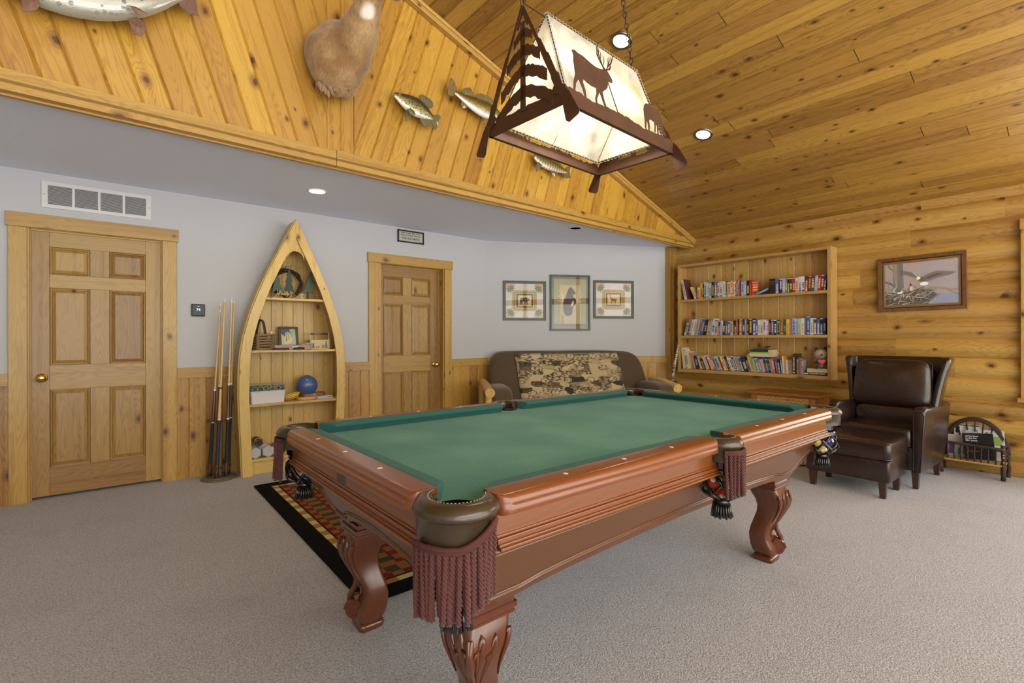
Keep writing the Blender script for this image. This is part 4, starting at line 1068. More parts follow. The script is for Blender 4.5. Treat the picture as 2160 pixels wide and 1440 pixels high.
def shelf_row(rows, zs, group, shelf, x=5.868):
    """rows: (origin, scale, [(x0, x1, ytop, colour, accent[, lean degrees, lift])]) ; left to right along one shelf"""
    L = []
    for (ox, oy), s_, bk in rows:
        for b in bk: L.append((ox+b[0]/s_, ox+b[1]/s_, oy+b[2]/s_, b[3], b[4], (b[5] if len(b) > 5 else 0)))
    n = len(L); prev = None
    for i, (a, b, yt, col, acc, ln) in enumerate(L):
        xx = x+random.uniform(0, .008); p0 = at(a, 700, 'X', xx); p1 = at(b, 700, 'X', xx); th = math.radians(abs(ln)); sg = math.tan(math.radians(ln)); z_ = at((a+b)/2, yt, 'X', xx).z
        hc = min(.30, max(.10, z_-zs-.004)); y0 = min(p0.y, yb-.001-max(0, sg)*hc)
        if prev is not None: y0 = min(y0, prev[0]-.0005-min(prev[2], hc)*max(0, sg-prev[1]))
        ext = max(.009, y0-p1.y-.0004); w = ext*math.cos(th); h = max(.09, (hc-w*math.sin(th))/math.cos(th))
        if ln >= 0: m = bmx(y0, zs+.0006, th, x=xx)
        else: m = bmx(y0-ext, zs+.0006, -th, x=xx) @ Matrix.Translation((-w, 0, 0))
        prev = (y0-ext, sg, hc)
        side = [L[j][3] for j in (i-1, i+1) if 0 <= j < n]
        nb = ('at the left end beside the %s one' % side[0]) if i == 0 else ('at the right end beside the %s one' % side[0]) if i == n-1 else 'between %s and %s ones' % (side[0], side[1])
        lean = ' leaning' if abs(ln) > 5 else ''
        for lab in ('%s%s book %s, %s from left, %s shelf' % (col, lean, nb, ordi(i+1), shelf), '%s book %s, %s from left, %s shelf' % (col, nb, ordi(i+1), shelf), '%s book %s, %s from left, %s shelf' % (col, nb.replace(' ones', ''), ordi(i+1), shelf), '%s book right of %s one, %s from left, %s shelf' % (col, side[0], ordi(i+1), shelf)):
            if len(lab.replace('-', ' ').split()) <= 16: break
        d = .105 if h < .21 else .135
        place_book(m, w, h, d, col, acc, lab[0].upper()*0+lab, group)
T1 = ((1425, 570), 12, [(190, 250, 225, 'off-white', 'dark grey', 12), (252, 290, 225, 'white', 'brown', 12), (300, 345, 210, 'maroon', 'maroon', 14), (480, 525, 400, 'cream', 'dark red', 22),
  (560, 622, 400, 'white', 'red'), (625, 688, 305, 'gold', 'brown'), (690, 722, 315, 'black', 'gold'), (725, 780, 290, 'pale blue', 'navy'), (780, 846, 288, 'off-white', 'grey'), (848, 908, 288, 'pale green', 'blue'), (912, 982, 288, 'black', 'gold'), (985, 1045, 282, 'grey-blue', 'white'), (1045, 1063, 282, 'dark grey', 'grey'), (1065, 1112, 275, 'white', 'red'), (1115, 1194, 275, 'off-white', 'teal'), (1196, 1256, 270, 'white', 'grey'), (1258, 1318, 252, 'olive', 'black'), (1322, 1396, 258, 'cream', 'red'), (1398, 1447, 255, 'pink', 'white'), (1448, 1489, 255, 'pale yellow', 'dark red'), (1490, 1539, 265, 'pale green', 'dark grey'), (1540, 1577, 255, 'brown', 'cream'), (1578, 1613, 255, 'lilac', 'maroon'), (1615, 1665, 250, 'red', 'black'), (1668, 1724, 255, 'pale blue', 'violet'), (1728, 1798, 255, 'light blue', 'white'), (1802, 1870, 250, 'black', 'cream'), (1872, 1928, 232, 'red', 'orange')])
T2 = ((1580, 560), 12, [(515, 545, 352, 'black', 'off-white'), (672, 756, 335, 'violet', 'cream'), (770, 842, 325, 'navy', 'white'), (845, 918, 315, 'lilac', 'white'), (921, 972, 305, 'sky blue', 'yellow'), (975, 1029, 305, 'black', 'yellow'), (1032, 1097, 300, 'dark grey', 'off-white'), (1100, 1172, 295, 'red', 'cream'), (1175, 1252, 280, 'white', 'terracotta'), (1255, 1330, 270, 'off-white', 'violet'), (1332, 1408, 262, 'white', 'dark grey'), (1412, 1488, 258, 'maroon', 'peach', -2), (1490, 1564, 250, 'dark red', 'gold', -3), (1567, 1648, 240, 'slate', 'cream', -3), (1652, 1728, 232, 'pale blue', 'grey', -4), (1732, 1808, 225, 'red', 'cream', -4), (1810, 1885, 220, 'dark red', 'off-white', -4), (1888, 1940, 225, 'navy', 'white', -4)])
shelf_row([T1], 1.706, 'books on the top shelf', 'top')
shelf_row([T2], 1.706, 'books on the top shelf', 'top right')
# two special ones on the top shelf: leaning light blue book, black front cover, open red cover
p = at(1585, 622, 'X', 5.875); q = at(1622, 608, 'X', 5.875)
th = math.radians(-68)
ya_ = at(1596, 600, 'X', 5.87).y; yb2 = at(1622, 600, 'X', 5.87).y
o = place_book(bmx(ya_, 1.7066+.0, th, x=5.87) @ Matrix.Translation((-.02, 0, 0)), .02, (ya_-yb2-.004)/math.sin(-th), .105, 'sky blue', 'light blue', 'sky blue paperback fallen sideways in the gap on the top shelf', 'books on the top shelf')
bp = [v for v in bpy.data.objects if v.get('label', '').startswith('black book at the left end')]
o = bp[0]; m = frame_of(o)
def cover_art(o, w, h, lines, col, bg, y=-.001):
    mb = MB().box((0, y, 0), (w, y+.001, h)); c = mb.build('front_cover', C(bg, .35, .4), o)
    for t, zz, sz, cc in lines:
        text('cover_title', t, sz, C(cc), o, frame_of(o) @ axes((w/2, y-.0003, zz), (1, 0, 0), (0, 0, 1), (0, -1, 0)), ext=.0002)
# turned face-out: black thriller and red cover
bw = at(1623, 600, 'X', 5.868).y-at(1635.6, 600, 'X', 5.868).y
cover_art(o, bw, .172, [('DANIELLE', .140, .013, (190, 120, 100)), ('STEEL', .118, .016, (190, 120, 100))], None, (20, 19, 22))
rc = thing('book', 'red western paperback turned to show its cover, left of the fallen blue book', 'book', (5.866, at(1586, 600, 'X', 5.866).y, 1.7066), math.radians(20), 'books on the top shelf')
mb = MB().box((0, -.066, 0), (.012, 0, .172)); mb.build('book_block', C((190, 58, 34), .35, .4), rc, bevel=.001)
rm_ = frame_of(rc)
text('cover_title', 'WESTERN', .0135, C((226, 214, 196)), rc, rm_ @ axes((-.0006, -.033, .148), (0, -1, 0), (0, 0, 1), (-1, 0, 0)), ext=.0002)
for zz, hh, cc in ((.112, .014, (222, 150, 50)), (.088, .010, (228, 222, 216)), (.055, .013, (230, 196, 60)), (.022, .012, (120, 44, 32))):
    MB().box((-.0008, -.058, zz), (0, -.010, zz+hh)).build('cover_band', C(cc), rc)
S1 = ((1435, 655), 12.706, [(95, 150, 285, 'pale green', 'dark green', -14), (152, 232, 212, 'mauve', 'navy', -13), (234, 300, 222, 'cream', 'grey', -13), (303, 368, 182, 'white', 'grey-blue', -13), (370, 420, 182, 'sage', 'grey', -13), (422, 450, 200, 'cream', 'terracotta', -12), (452, 512, 205, 'grey', 'brown', -12), (515, 598, 225, 'blue', 'gold', -12), (600, 680, 235, 'black', 'tan', -11), (685, 738, 228, 'terracotta', 'off-white', -10), (742, 775, 240, 'grey', 'white', -9), (777, 822, 240, 'light blue', 'grey', -8), (824, 892, 202, 'off-white', 'black', -7), (895, 984, 245, 'pale blue', 'red', -6), (987, 1050, 262, 'dark purple', 'peach', -5), (1053, 1118, 260, 'white', 'grey', -5), (1120, 1190, 262, 'dark grey', 'white', -4), (1200, 1262, 272, 'violet', 'yellow', -3), (1264, 1330, 272, 'blue', 'white', -2), (1340, 1415, 256, 'cream', 'brown'), (1417, 1443, 256, 'black', 'orange'), (1445, 1500, 258, 'navy', 'white'), (1502, 1537, 232, 'orange', 'cream'), (1539, 1580, 222, 'black', 'red'), (1582, 1634, 200, 'orange', 'white'), (1636, 1668, 210, 'blue', 'lime'), (1670, 1728, 215, 'dark grey', 'white'), (1730, 1770, 220, 'lilac', 'grey'), (1773, 1836, 215, 'maroon', 'tan'), (1840, 1930, 205, 'black', 'yellow'), (1940, 2024, 246, 'violet', 'white'), (2026, 2066, 250, 'blue', 'white')])
S2 = ((1580, 655), 12.706, [(230, 298, 245, 'white', 'grey'), (302, 374, 230, 'off-white', 'red'), (380, 450, 232, 'white', 'violet'), (454, 527, 232, 'white', 'pink'), (530, 592, 232, 'dark purple', 'pink'), (595, 665, 232, 'violet', 'off-white'), (669, 737, 235, 'black', 'white'), (740, 836, 240, 'sage', 'dark green'), (840, 921, 225, 'brown', 'gold'), (925, 993, 225, 'slate', 'grey'), (998, 1075, 220, 'yellow', 'orange'), (1080, 1152, 205, 'terracotta', 'grey-blue'), (1160, 1241, 200, 'lilac', 'blue'), (1245, 1308, 205, 'pale blue', 'grey'), (1315, 1385, 205, 'pale green', 'sage'), (1394, 1482, 196, 'white', 'gold'), (1487, 1545, 200, 'teal', 'red'), (1548, 1632, 140, 'blue', 'light blue'), (1638, 1724, 186, 'off-white', 'grey'), (1728, 1812, 190, 'dark grey', 'white'), (1816, 1897, 212, 'violet', 'off-white'), (1900, 1984, 190, 'black', 'light blue'), (1987, 2060, 190, 'black', 'grey')])
shelf_row([S1, S2], 1.2365, 'books on the middle shelf', 'middle')
B1 = ((1425, 720), 12, [(190, 255, 142, 'cream', 'off-white', 7), (258, 298, 195, 'white', 'black', 9), (300, 346, 240, 'pale yellow', 'blue', 9), (350, 406, 240, 'off-white', 'cream', 10), (410, 448, 272, 'orange', 'light blue', 11), (452, 510, 280, 'grey', 'gold', 13), (530, 602, 345, 'dark purple', 'lilac', 14), (610, 692, 340, 'tan', 'cream', 17), (700, 762, 395, 'black', 'tan', 20), (770, 800, 362, 'cream', 'tan', 22), (803, 872, 345, 'white', 'grey', 23), (874, 912, 372, 'red', 'dark grey', 23), (914, 976, 348, 'off-white', 'tan', 23), (979, 1036, 345, 'terracotta', 'white', 23), (1039, 1082, 365, 'sage', 'black', 23), (1085, 1152, 360, 'light blue', 'navy', 23), (1155, 1186, 370, 'cream', 'grey', 22), (1188, 1222, 378, 'red', 'navy', 22), (1238, 1294, 366, 'pale yellow', 'brown', 22), (1296, 1342, 350, 'orange', 'white', 21), (1345, 1398, 370, 'black', 'grey', 21), (1401, 1452, 365, 'white', 'grey', 20), (1455, 1507, 365, 'off-white', 'black', 20), (1510, 1572, 360, 'slate', 'white', 19), (1575, 1617, 370, 'cream', 'grey', 19), (1620, 1672, 376, 'sage', 'orange', 18), (1680, 1745, 380, 'blue', 'white', 18), (1748, 1854, 380, 'dark green', 'cream', 18), (1857, 1922, 450, 'mauve', 'black', 18), (1925, 1975, 330, 'tan', 'cream', 18), (1977, 2012, 330, 'lime', 'red', 18)])
B2 = ((1580, 715), 12, [(152, 212, 480, 'light blue', 'olive', 15), (215, 278, 470, 'grey-blue', 'white', 14), (280, 336, 500, 'mauve', 'yellow', 13), (340, 418, 490, 'lilac', 'tan', 13), (420, 452, 500, 'dark grey', 'orange', 12), (455, 512, 490, 'blue', 'olive', 11), (514, 556, 500, 'black', 'grey', 11), (559, 602, 495, 'tan', 'brown', 10), (605, 668, 482, 'terracotta', 'white', 9), (690, 742, 510, 'violet', 'sage', 8), (745, 802, 506, 'navy', 'white', 8), (818, 852, 510, 'grey', 'white', 6), (855, 897, 430, 'white', 'yellow', 4), (899, 933, 420, 'gold', 'grey', 4), (936, 1002, 512, 'peach', 'white', 3), (1018, 1062, 510, 'tan', 'red', 3), (1065, 1092, 520, 'teal', 'grey', 1), (1098, 1165, 362, 'maroon', 'cream'), (1168, 1205, 362, 'dark green', 'black'), (1208, 1236, 500, 'olive', 'dark grey'), (1238, 1288, 462, 'teal', 'red'), (1291, 1331, 480, 'terracotta', 'pink'), (1334, 1356, 515, 'pale blue', 'black')])
shelf_row([B1, B2], .8006, 'books on the bottom shelf', 'bottom')
# flat stack on the leaning books
def flat(px0, px1, z, t, col, label, d=.13, tw=0, grp='flat books stacked on the bottom shelf row', txt=None, xo=5.872):
    y0, y1 = at(px0, 750, 'X', xo).y, at(px1, 750, 'X', xo).y; w = y0-y1
    mb = MB().box((0, 0, 0), (w*.80, d, t)); mb.box((.001, .002, .0012), (w, d-.002, t-.0012), 1)
    o = mb.build('book', [C(PAL[col], .4, .3), PAGE]); m = axes((xo, y0, z), (0, -1, 0), (1, 0, 0), (0, 0, 1)) @ Matrix.Rotation(math.radians(tw), 4, 'Z'); o.matrix_world = m; FR[o.name] = m.copy()
    tag(o, label, 'book', grp)
    if txt: text('spine_title', txt[0], txt[1], C(txt[2]), o, m @ axes((w*txt[3], -.0005, t/2), (1, 0, 0), (0, 0, 1), (0, -1, 0)), ext=.0002, bold=.0004)
    return o
zb_ = at(1600, 751.5, 'X', 5.87).z-.004
flat(1578, 1630, zb_, .018, 'off-white', 'off-white book lying flat, lowest of the stack on the leaning books')
flat(1579, 1631, zb_+.0182, .018, 'white', 'white book lying flat, second from bottom of the stack', tw=-1)
flat(1581.5, 1632, zb_+.0364, .020, 'lime', 'lime green book lying flat in the stack under the navy one', tw=1)
flat(1583, 1630, zb_+.0566, .026, 'navy', 'navy book lying flat on the lime one with a curled cover above', tw=-1, txt=None)
cb = thing('book', 'paperback with a curled brown cover on top of the flat stack', 'book', (5.875, at(1588, 750, 'X', 5.875).y, zb_+.083), 0, 'flat books stacked on the bottom shelf row')
mb = MB().box((0, -.135, 0), (.12, 0, .006)); mb.build('book_block', C((96, 78, 58), .6), cb)
vs = []; N_ = 12
for j in range(2):
    for i in range(N_+1): vs.append((j*.12, -.16*i/N_, .007+(.035*(i/N_)**4)+.006*math.sin(i/N_*PI)))
MB().add(vs, [(i, i+1, N_+2+i, N_+1+i) for i in range(N_)]).build('curled_cover', C((92, 72, 52), .4), cb, solid=.0012)
# flat books under the soft toy
xo = 5.865; y0, y1 = at(1693, 790, 'X', xo).y, ya+.002
yy = at(1702, 790, 'X', xo).y
w = y0-y1-.003
mb = MB().box((0, 0, 0), (w, .12, .030)); mb.box((.001, .002, .0012), (w-.001, .119, .0288), 1)
o = mb.build('book', [C((24, 24, 26), .4, .3), PAGE]); m = axes((xo, y0, .8012), (0, -1, 0), (1, 0, 0), (0, 0, 1)); o.matrix_world = m; FR[o.name] = m.copy()
tag(o, 'black book reading THUNDER POINT lying flat under the cream book and soft toy', 'book', 'books under the soft toy')
text('spine_title', 'THUNDER POINT', .0195, C((226, 224, 218)), o, m @ axes((w*.60, -.0005, .0155), (1, 0, 0), (0, 0, 1), (0, -1, 0)), ext=.0002, bold=.0006)
MB().box((.004, -.0008, .008), (w*.24, 0, .022)).build('spine_mark', C((210, 210, 208)), o)
w2 = yy-y1-.003
mb = MB().box((0, 0, 0), (w2, .12, .0012), 1).box((0, 0, .0408), (w2, .12, .042), 1).box((.001, .001, .0012), (w2-.001, .119, .0408))
o = mb.build('book', [PAGE, C((214, 196, 150), .5)]); m = axes((xo+.002, yy, .8316), (0, -1, 0), (1, 0, 0), (0, 0, 1)); o.matrix_world = m; FR[o.name] = m.copy()
tag(o, 'thick cream book lying flat between the black one and the soft toy', 'book', 'books under the soft toy')
# soft toy
M['pl_b'] = plain('dark_brown_plush', (62, 50, 44), .95, sheen=.6, bump=(160, .9, .004), var=.3); M['pl_c'] = plain('cream_plush', (190, 172, 146), .95, sheen=.6, bump=(160, .9, .004), var=.2)
tz = .874; ty = at(1728, 750, 'X', 5.92).y; toy = thing('plush_toy', 'brown and cream plush animal holding a red heart, seated on the bottom shelf', 'soft toy', (5.93, ty-.012, tz), math.radians(28))
def TP(mb, nm, m_, p=toy, **k): return mb.build(nm, m_, p, smooth=True, **k)
TP(MB().ball((0, 0, .058), .052, 20, 14, sc=(.85, 1, 1.15)), 'body', M['pl_b'])
TP(MB().ball((-.022, .0, .055), .036, 16, 12, sc=(.75, .8, 1.3)), 'belly', M['pl_c'])
hd = TP(MB().ball((-.01, 0, .152), .058, 24, 16, sc=(.95, 1.1, .95)).ball((-.05, .004, .138), .030, 16, 10, sc=(1.1, .95, .8)), 'head', M['pl_c'])
TP(MB().ball((.006, 0, .168), .056, 20, 12, sc=(.95, 1.08, .86)), 'head_cap', M['pl_b'], hd)
for s_ in (-1, 1):
    TP(MB().ball((.004, s_*.042, .214), .018, 12, 8, sc=(.5, 1, 1.1)), 'ear', M['pl_b'], hd)
    TP(MB().ball((-.052, s_*.021, .158), .0062, 10, 6), 'eye', M['black'], hd)
    TP(MB().tube([(-.005, s_*.045, .085), (-.035, s_*.052, .062), (-.058, s_*.03, .058)], [.022, .021, .018], 10), 'arm', M['pl_b'])
    TP(MB().ball((-.052, s_*.045, .020), .027, 14, 10, sc=(1.1, .9, .9)), 'foot', M['pl_b'])
TP(MB().ball((-.082, .004, .147), .0105, 12, 8, sc=(.8, 1.2, .85)), 'nose', M['black'], hd)
ht = []
for i in range(40):
    t = 2*PI*i/40; ht.append((16*math.sin(t)**3*.0026, (13*math.cos(t)-5*math.cos(2*t)-2*math.cos(3*t)-math.cos(4*t))*.0023))
hm = axes((-.078, .004, .076), (0, -1, 0), (0, 0, 1), (-1, 0, 0))
hb = MB().prism(ht, -.008, .006, M_=hm).build('heart', C((196, 40, 32), .7), toy, bevel=.005)
for k, (zz, w_) in enumerate(((.010, .026), (-.004, .022))):
    MB().tube([hm @ V((-w_+2*w_*i/24, zz+.0045*math.sin(i*1.9+k), .0068)) for i in range(25)], .0012, 5).build('heart_stitching', C((236, 224, 220)), hb)

# ================================================================== FRAMED PICTURES
class Art:
    def __init__(s, w, h, k=1.0): s.k = k; s.mb = MB(); s.mats = []; s.z = 0; s.w = w; s.h = h
    def mi(s, rgb):
        m = C(tuple(min(250, c*s.k) for c in rgb), .6)
        if m not in s.mats: s.mats.append(m)
        return s.mats.index(m)
    def poly(s, pts, rgb):     # 0..1 coordinates, clipped to the sheet
        for ax, lo, hi in ((0, 0, 1), (1, 0, 1)): pts = clip(clip(pts, ax, lo, True), ax, hi, False) if len(pts) > 2 else pts
        if len(pts) < 3: return s
        s.z += .00006
        s.mb.add([((x-.5)*s.w, (y-.5)*s.h, s.z) for x, y in pts], [tuple(range(len(pts)))], s.mi(rgb)); return s
    def rect(s, a, b, c, d, rgb): return s.poly([(a, b), (c, b), (c, d), (a, d)], rgb)
    def ell(s, x, y, rx, ry, rgb, n=20): return s.poly([(x+rx*math.cos(2*PI*i/n), y+ry*math.sin(2*PI*i/n)) for i in range(n)], rgb)
    def line(s, a, b, w, rgb):
        d = V((b[0]-a[0], b[1]-a[1])); 
        if d.length < 1e-5: return s
        nn = V((-d.y, d.x)).normalized()*w/2; return s.poly([(a[0]-nn.x, a[1]-nn.y), (b[0]-nn.x*.5, b[1]-nn.y*.5), (b[0]+nn.x*.5, b[1]+nn.y*.5), (a[0]+nn.x, a[1]+nn.y)], rgb)
def frame_pic(name, label, Mx, w, h, fw, art, steps, cat='picture', glass=True, group=None, loc=None):
    t = thing(name, label, cat, Mx.translation, 0, group)
    x = w/2; y = h/2; off = 0; d0 = .022; par = None
    for i, (sw, zz, m_) in enumerate(steps):
        mb = MB(); a, b = x-off, y-off; c_, e_ = a-sw, b-sw
        for q in (((-a, -b), (a, -b), (c_, -e_), (-c_, -e_)), ((a, -b), (a, b), (c_, e_), (c_, -e_)), ((a, b), (-a, b), (-c_, e_), (c_, e_)), ((-a, b), (-a, -b), (-c_, -e_), (-c_, e_))):
            g_ = (1, 0, 0) if abs(q[0][1]-q[1][1]) < 1e-6 else (0, 1, 0)
            mb.prism(list(q), .001, zz, M_=Mx, g=Mx.to_3x3() @ V(g_))
        f = mb.build('frame' if i == 0 else 'frame_lip', m_, par or t, world=True, bevel=.0015); par = par or f; off += sw
    art.mb.v = [Mx @ (v+V((0, 0, .004))) for v in art.mb.v]
    art.mb.build('print', art.mats, t, world=True)
    MB().box((-x+off*.5, -y+off*.5, .001), (x-off*.5, y-off*.5, .0035), M_=Mx).build('backing', M['cutwood'], t, world=True)
    if glass: MB().add([Mx @ V(p) for p in ((-x+off, -y+off, .0095), (x-off, -y+off, .0095), (x-off, y-off, .0095), (-x+off, y-off, .0095))], [(0, 1, 2, 3)]).build('glass', M['glass'], t, world=True)
    return t
def w2m(s_, z): return axes(C1+D2*s_+UP*z+N2*.001, D2, UP, N2)
leaf = [(0, -.5), (.06, -.12), (.3, -.25), (.22, -.05), (.5, .05), (.25, .12), (.32, .34), (.1, .22), (0, .5), (-.1, .22), (-.32, .34), (-.25, .12), (-.5, .05), (-.22, -.05), (-.3, -.25), (-.06, -.12)]
BEAR = [(-.42, .1), (-.36, .24), (-.2, .3), (0, .27), (.12, .32), (.24, .28), (.36, .22), (.45, .12), (.42, .05), (.32, .06), (.24, .02), (.26, -.2), (.27, -.3), (.17, -.3), (.16, -.12), (.08, -.06), (.07, -.3), (-.02, -.3), (-.04, -.06), (-.18, -.04), (-.2, -.3), (-.3, -.3), (-.3, -.1), (-.36, -.3), (-.44, -.3), (-.42, -.08)]
DEER = [(-.4, .42), (-.46, .36), (-.36, .32), (-.3, .2), (-.26, .0), (-.22, -.1), (-.24, -.4), (-.18, -.4), (-.14, -.12), (.1, -.12), (.16, -.4), (.22, -.4), (.22, -.1), (.3, .0), (.28, .1), (0, .12), (-.18, .14), (-.26, .3), (-.3, .44), (-.34, .36)]
def lodge(kind):
    a = Art(.50, .45); rr = random.Random(3); a.rect(0, 0, 1, 1, (190, 178, 160))
    for i in range(4):
        for j in range(4):
            if i in (0, 3) and j in (0, 3): continue
    for (x0, y0, x1, y1) in ((.24, .8, .76, 1), (.24, 0, .76, .2), (0, .24, .18, .76), (.82, .24, 1, .76)):
        a.rect(x0, y0, x1, y1, (196, 190, 184))
        for k in range(7):
            u, v = rr.uniform(x0, x1), rr.uniform(y0, y1); a.ell(u, v, .008, .012, (150, 118, 86), 8)
    a.rect(.24, .66, .76, .8, (178, 142, 72)).rect(.24, .2, .76, .34, (178, 142, 72)).rect(.17, .25, .30, .75, (176, 140, 66)).rect(.70, .25, .83, .75, (176, 140, 66))
    for sx in (0, 1):
        for sy in (0, 1):
            cx, cy = .1+.8*sx, .12+.76*sy; a.ell(cx, cy, .13, .15, (186, 152, 112)); an = math.atan2(cy-.5, cx-.5)-PI/2
            for s_, c_ in ((.28, (92, 88, 70)),): a.poly([(cx+(.08 if sx == 0 else -.08)*.5+s_*(x*math.cos(an)-y*math.sin(an)), cy+(.1 if sy == 0 else -.1)*.4+s_*1.1*(x*math.sin(an)+y*math.cos(an))) for x, y in leaf], c_)
    a.rect(.22, .24, .78, .76, (146, 116, 62)).rect(.245, .265, .755, .735, (184, 152, 84)).rect(.28, .30, .72, .70, (72, 58, 44)).rect(.32, .345, .68, .655, (206, 184, 136)).rect(.32, .345, .68, .42, (190, 160, 104))
    s_ = .30; pts = BEAR if kind == 0 else DEER; a.poly([(.5+x*s_, .49+y*s_*1.15) for x, y in pts], (70, 50, 36) if kind == 0 else (130, 96, 56)); return a
olv = plain('olive_black_frame', (50, 52, 44), .4, coat=.2)
frame_pic('picture', 'square framed lodge print of a bear with leaf corners, left of the three pictures', w2m(.495, 1.695), .57, .513, .034, lodge(0), [(.012, .020, olv), (.022, .015, olv)], group='square lodge prints over the sofa')
frame_pic('picture', 'square framed lodge print of a deer with leaf corners, right of the three pictures', w2m(1.727, 1.725), .575, .513, .034, lodge(1), [(.012, .020, olv), (.022, .015, olv)], group='square lodge prints over the sofa')
a = Art(.52, .70); a.rect(0, 0, 1, 1, (120, 114, 82)).rect(.07, .05, .93, .95, (150, 142, 104)).rect(.0, .0, .07, 1, (84, 86, 66)).rect(.93, 0, 1, 1, (84, 86, 66)).rect(.0, .95, 1, 1, (84, 86, 66))
a.rect(.24, .05, .78, .84, (176, 158, 124)).rect(.30, .62, .74, .82, (190, 168, 128))
for s_ in (-1, 1):
    for k in range(4): a.line((.5+s_*.16, .52), (.5+s_*(.27+.02*k), .84-.1*k), .022, (214, 190, 160))
a.poly([(.34, .30), (.31, .42), (.33, .55), (.38, .60), (.42, .70), (.47, .78), (.53, .80), (.58, .76), (.64, .70), (.65, .67), (.60, .655), (.57, .67), (.585, .61), (.64, .58), (.67, .53), (.64, .46), (.57, .43), (.56, .30), (.52, .26), (.40, .25)], (66, 42, 34))
a.poly([(.52, .42), (.55, .52), (.60, .54), (.60, .49), (.56, .44)], (206, 194, 168)).rect(.26, .05, .33, .26, (166, 120, 62)).rect(.08, .05, .93, .10, (110, 100, 70))
frame_pic('picture', 'tall black-framed print with a dark brown animal, middle of the three pictures', w2m(1.113, 1.675), .556, .735, .024, a, [(.022, .022, M['black'])], group=None)
# eagle painting on the log wall
a = Art(.58, .405, 1.32); SK = (176, 172, 178); a.rect(0, 0, 1, 1, SK).rect(0, 0, .5, 1, (182, 174, 176)).rect(.45, 0, 1, .22, (158, 166, 188)).rect(.0, .0, .6, .1, (120, 118, 112))
a.poly([(.05, .35), (.065, .70), (.085, .36)], (158, 158, 168)).poly([(.0, .62), (.0, .58), (.10, .50), (.17, .38), (.17, .48), (.1, .56)], (128, 126, 134)).poly([(.05, 1), (.08, .9), (.13, .84), (.13, .88), (.09, .93), (.07, 1)], (130, 128, 136))
a.poly([(.13, 1), (.13, .6), (.16, .3), (.28, .3), (.27, .7), (.27, 1)], (136, 138, 142)).poly([(.14, 1), (.14, .7), (.17, .4), (.19, .5), (.19, 1)], (164, 158, 150))
a.poly([(.60, .33), (.72, .34), (.84, .29), (1, .27), (1, .31), (.86, .33), (.75, .38), (.62, .38)], (164, 150, 132)).poly([(.82, .30), (.9, .22), (1, .14), (1, .165), (.9, .26), (.85, .32)], (160, 146, 126))
a.poly([(0, .33), (.1, .34), (.2, .28), (.4, .33), (.55, .36), (.66, .30), (.70, .2), (.62, .08), (.55, 0), (0, 0)], (104, 100, 92))
rr = random.Random(12)
for i in range(210):
    x, y = rr.uniform(-.02, .62), rr.uniform(-.02, .36); an = rr.gauss(.6, .7); L = rr.uniform(.05, .16); g_ = rr.choice([(78, 74, 68), (150, 144, 130), (182, 176, 162), (120, 114, 104), (200, 192, 176), (96, 90, 82)])
    a.line((x, y), (x+L*math.cos(an), y+L*1.2*math.sin(an)), rr.uniform(.004, .010), g_)
for i in range(26):
    x, y = rr.uniform(.5, .68), rr.uniform(.12, .34); an = rr.gauss(-.1, .5); a.line((x, y), (x+.1*math.cos(an), y+.12*math.sin(an)), .005, (98, 96, 96))
a.poly([(.36, .33), (.365, .46), (.40, .44), (.40, .33)], (176, 158, 132)).poly([(.36, .46), (.37, .53), (.385, .47), (.40, .46), (.38, .43)], (62, 56, 50)).ell(.22, .29, .035, .02, (228, 228, 228)).ell(.25, .305, .014, .022, (228, 228, 228))
a.poly([(.50, .62), (.45, .70), (.40, .76), (.31, .80), (.26, .82), (.25, .79), (.27, .74), (.35, .70), (.42, .64), (.46, .615)], (92, 88, 84)).line((.40, .76), (.48, .63), .010, (206, 202, 194))
a.poly([(.52, .62), (.58, .67), (.65, .72), (.71, .74), (.80, .725), (.90, .70), (.95, .69), (.92, .67), (.86, .635), (.78, .62), (.72, .60), (.64, .55), (.57, .53), (.53, .56)], (94, 90, 84)).poly([(.55, .6), (.64, .66), (.72, .69), (.8, .68), (.7, .64), (.6, .58)], (72, 68, 64))
a.poly([(.46, .60), (.52, .64), (.57, .58), (.55, .50), (.51, .50), (.475, .46), (.50, .54)], (84, 76, 68)).ell(.545, .475, .056, .045, (216, 212, 206)).ell(.475, .615, .028, .034, (226, 226, 228)).poly([(.452, .60), (.440, .57), (.446, .56), (.462, .59)], (206, 158, 44)).line((.50, .53), (.47, .49), .014, (210, 170, 60)).line((.53, .53), (.52, .49), .012, (210, 170, 60))
wf = wood('burl_frame', (122, 78, 40), (70, 38, 20), knot=0, grain=.4, rough=.3, coat=.6, tint=.3)
gl = plain('gilt_lip', (150, 122, 76), .4, metal=.5)
pm = axes((6.036, 1.156, 1.728), (0, -math.cos(.006), math.sin(.012)), (0, math.sin(.012), math.cos(.012)), (-1, 0, 0))
frame_pic('painting', 'brown-framed painting of a bald eagle landing at its nest, on the log wall', pm, .665, .532, .04, a, [(.034, .034, wf), (.006, .028, M['black']), (.014, .022, gl)], cat='painting')

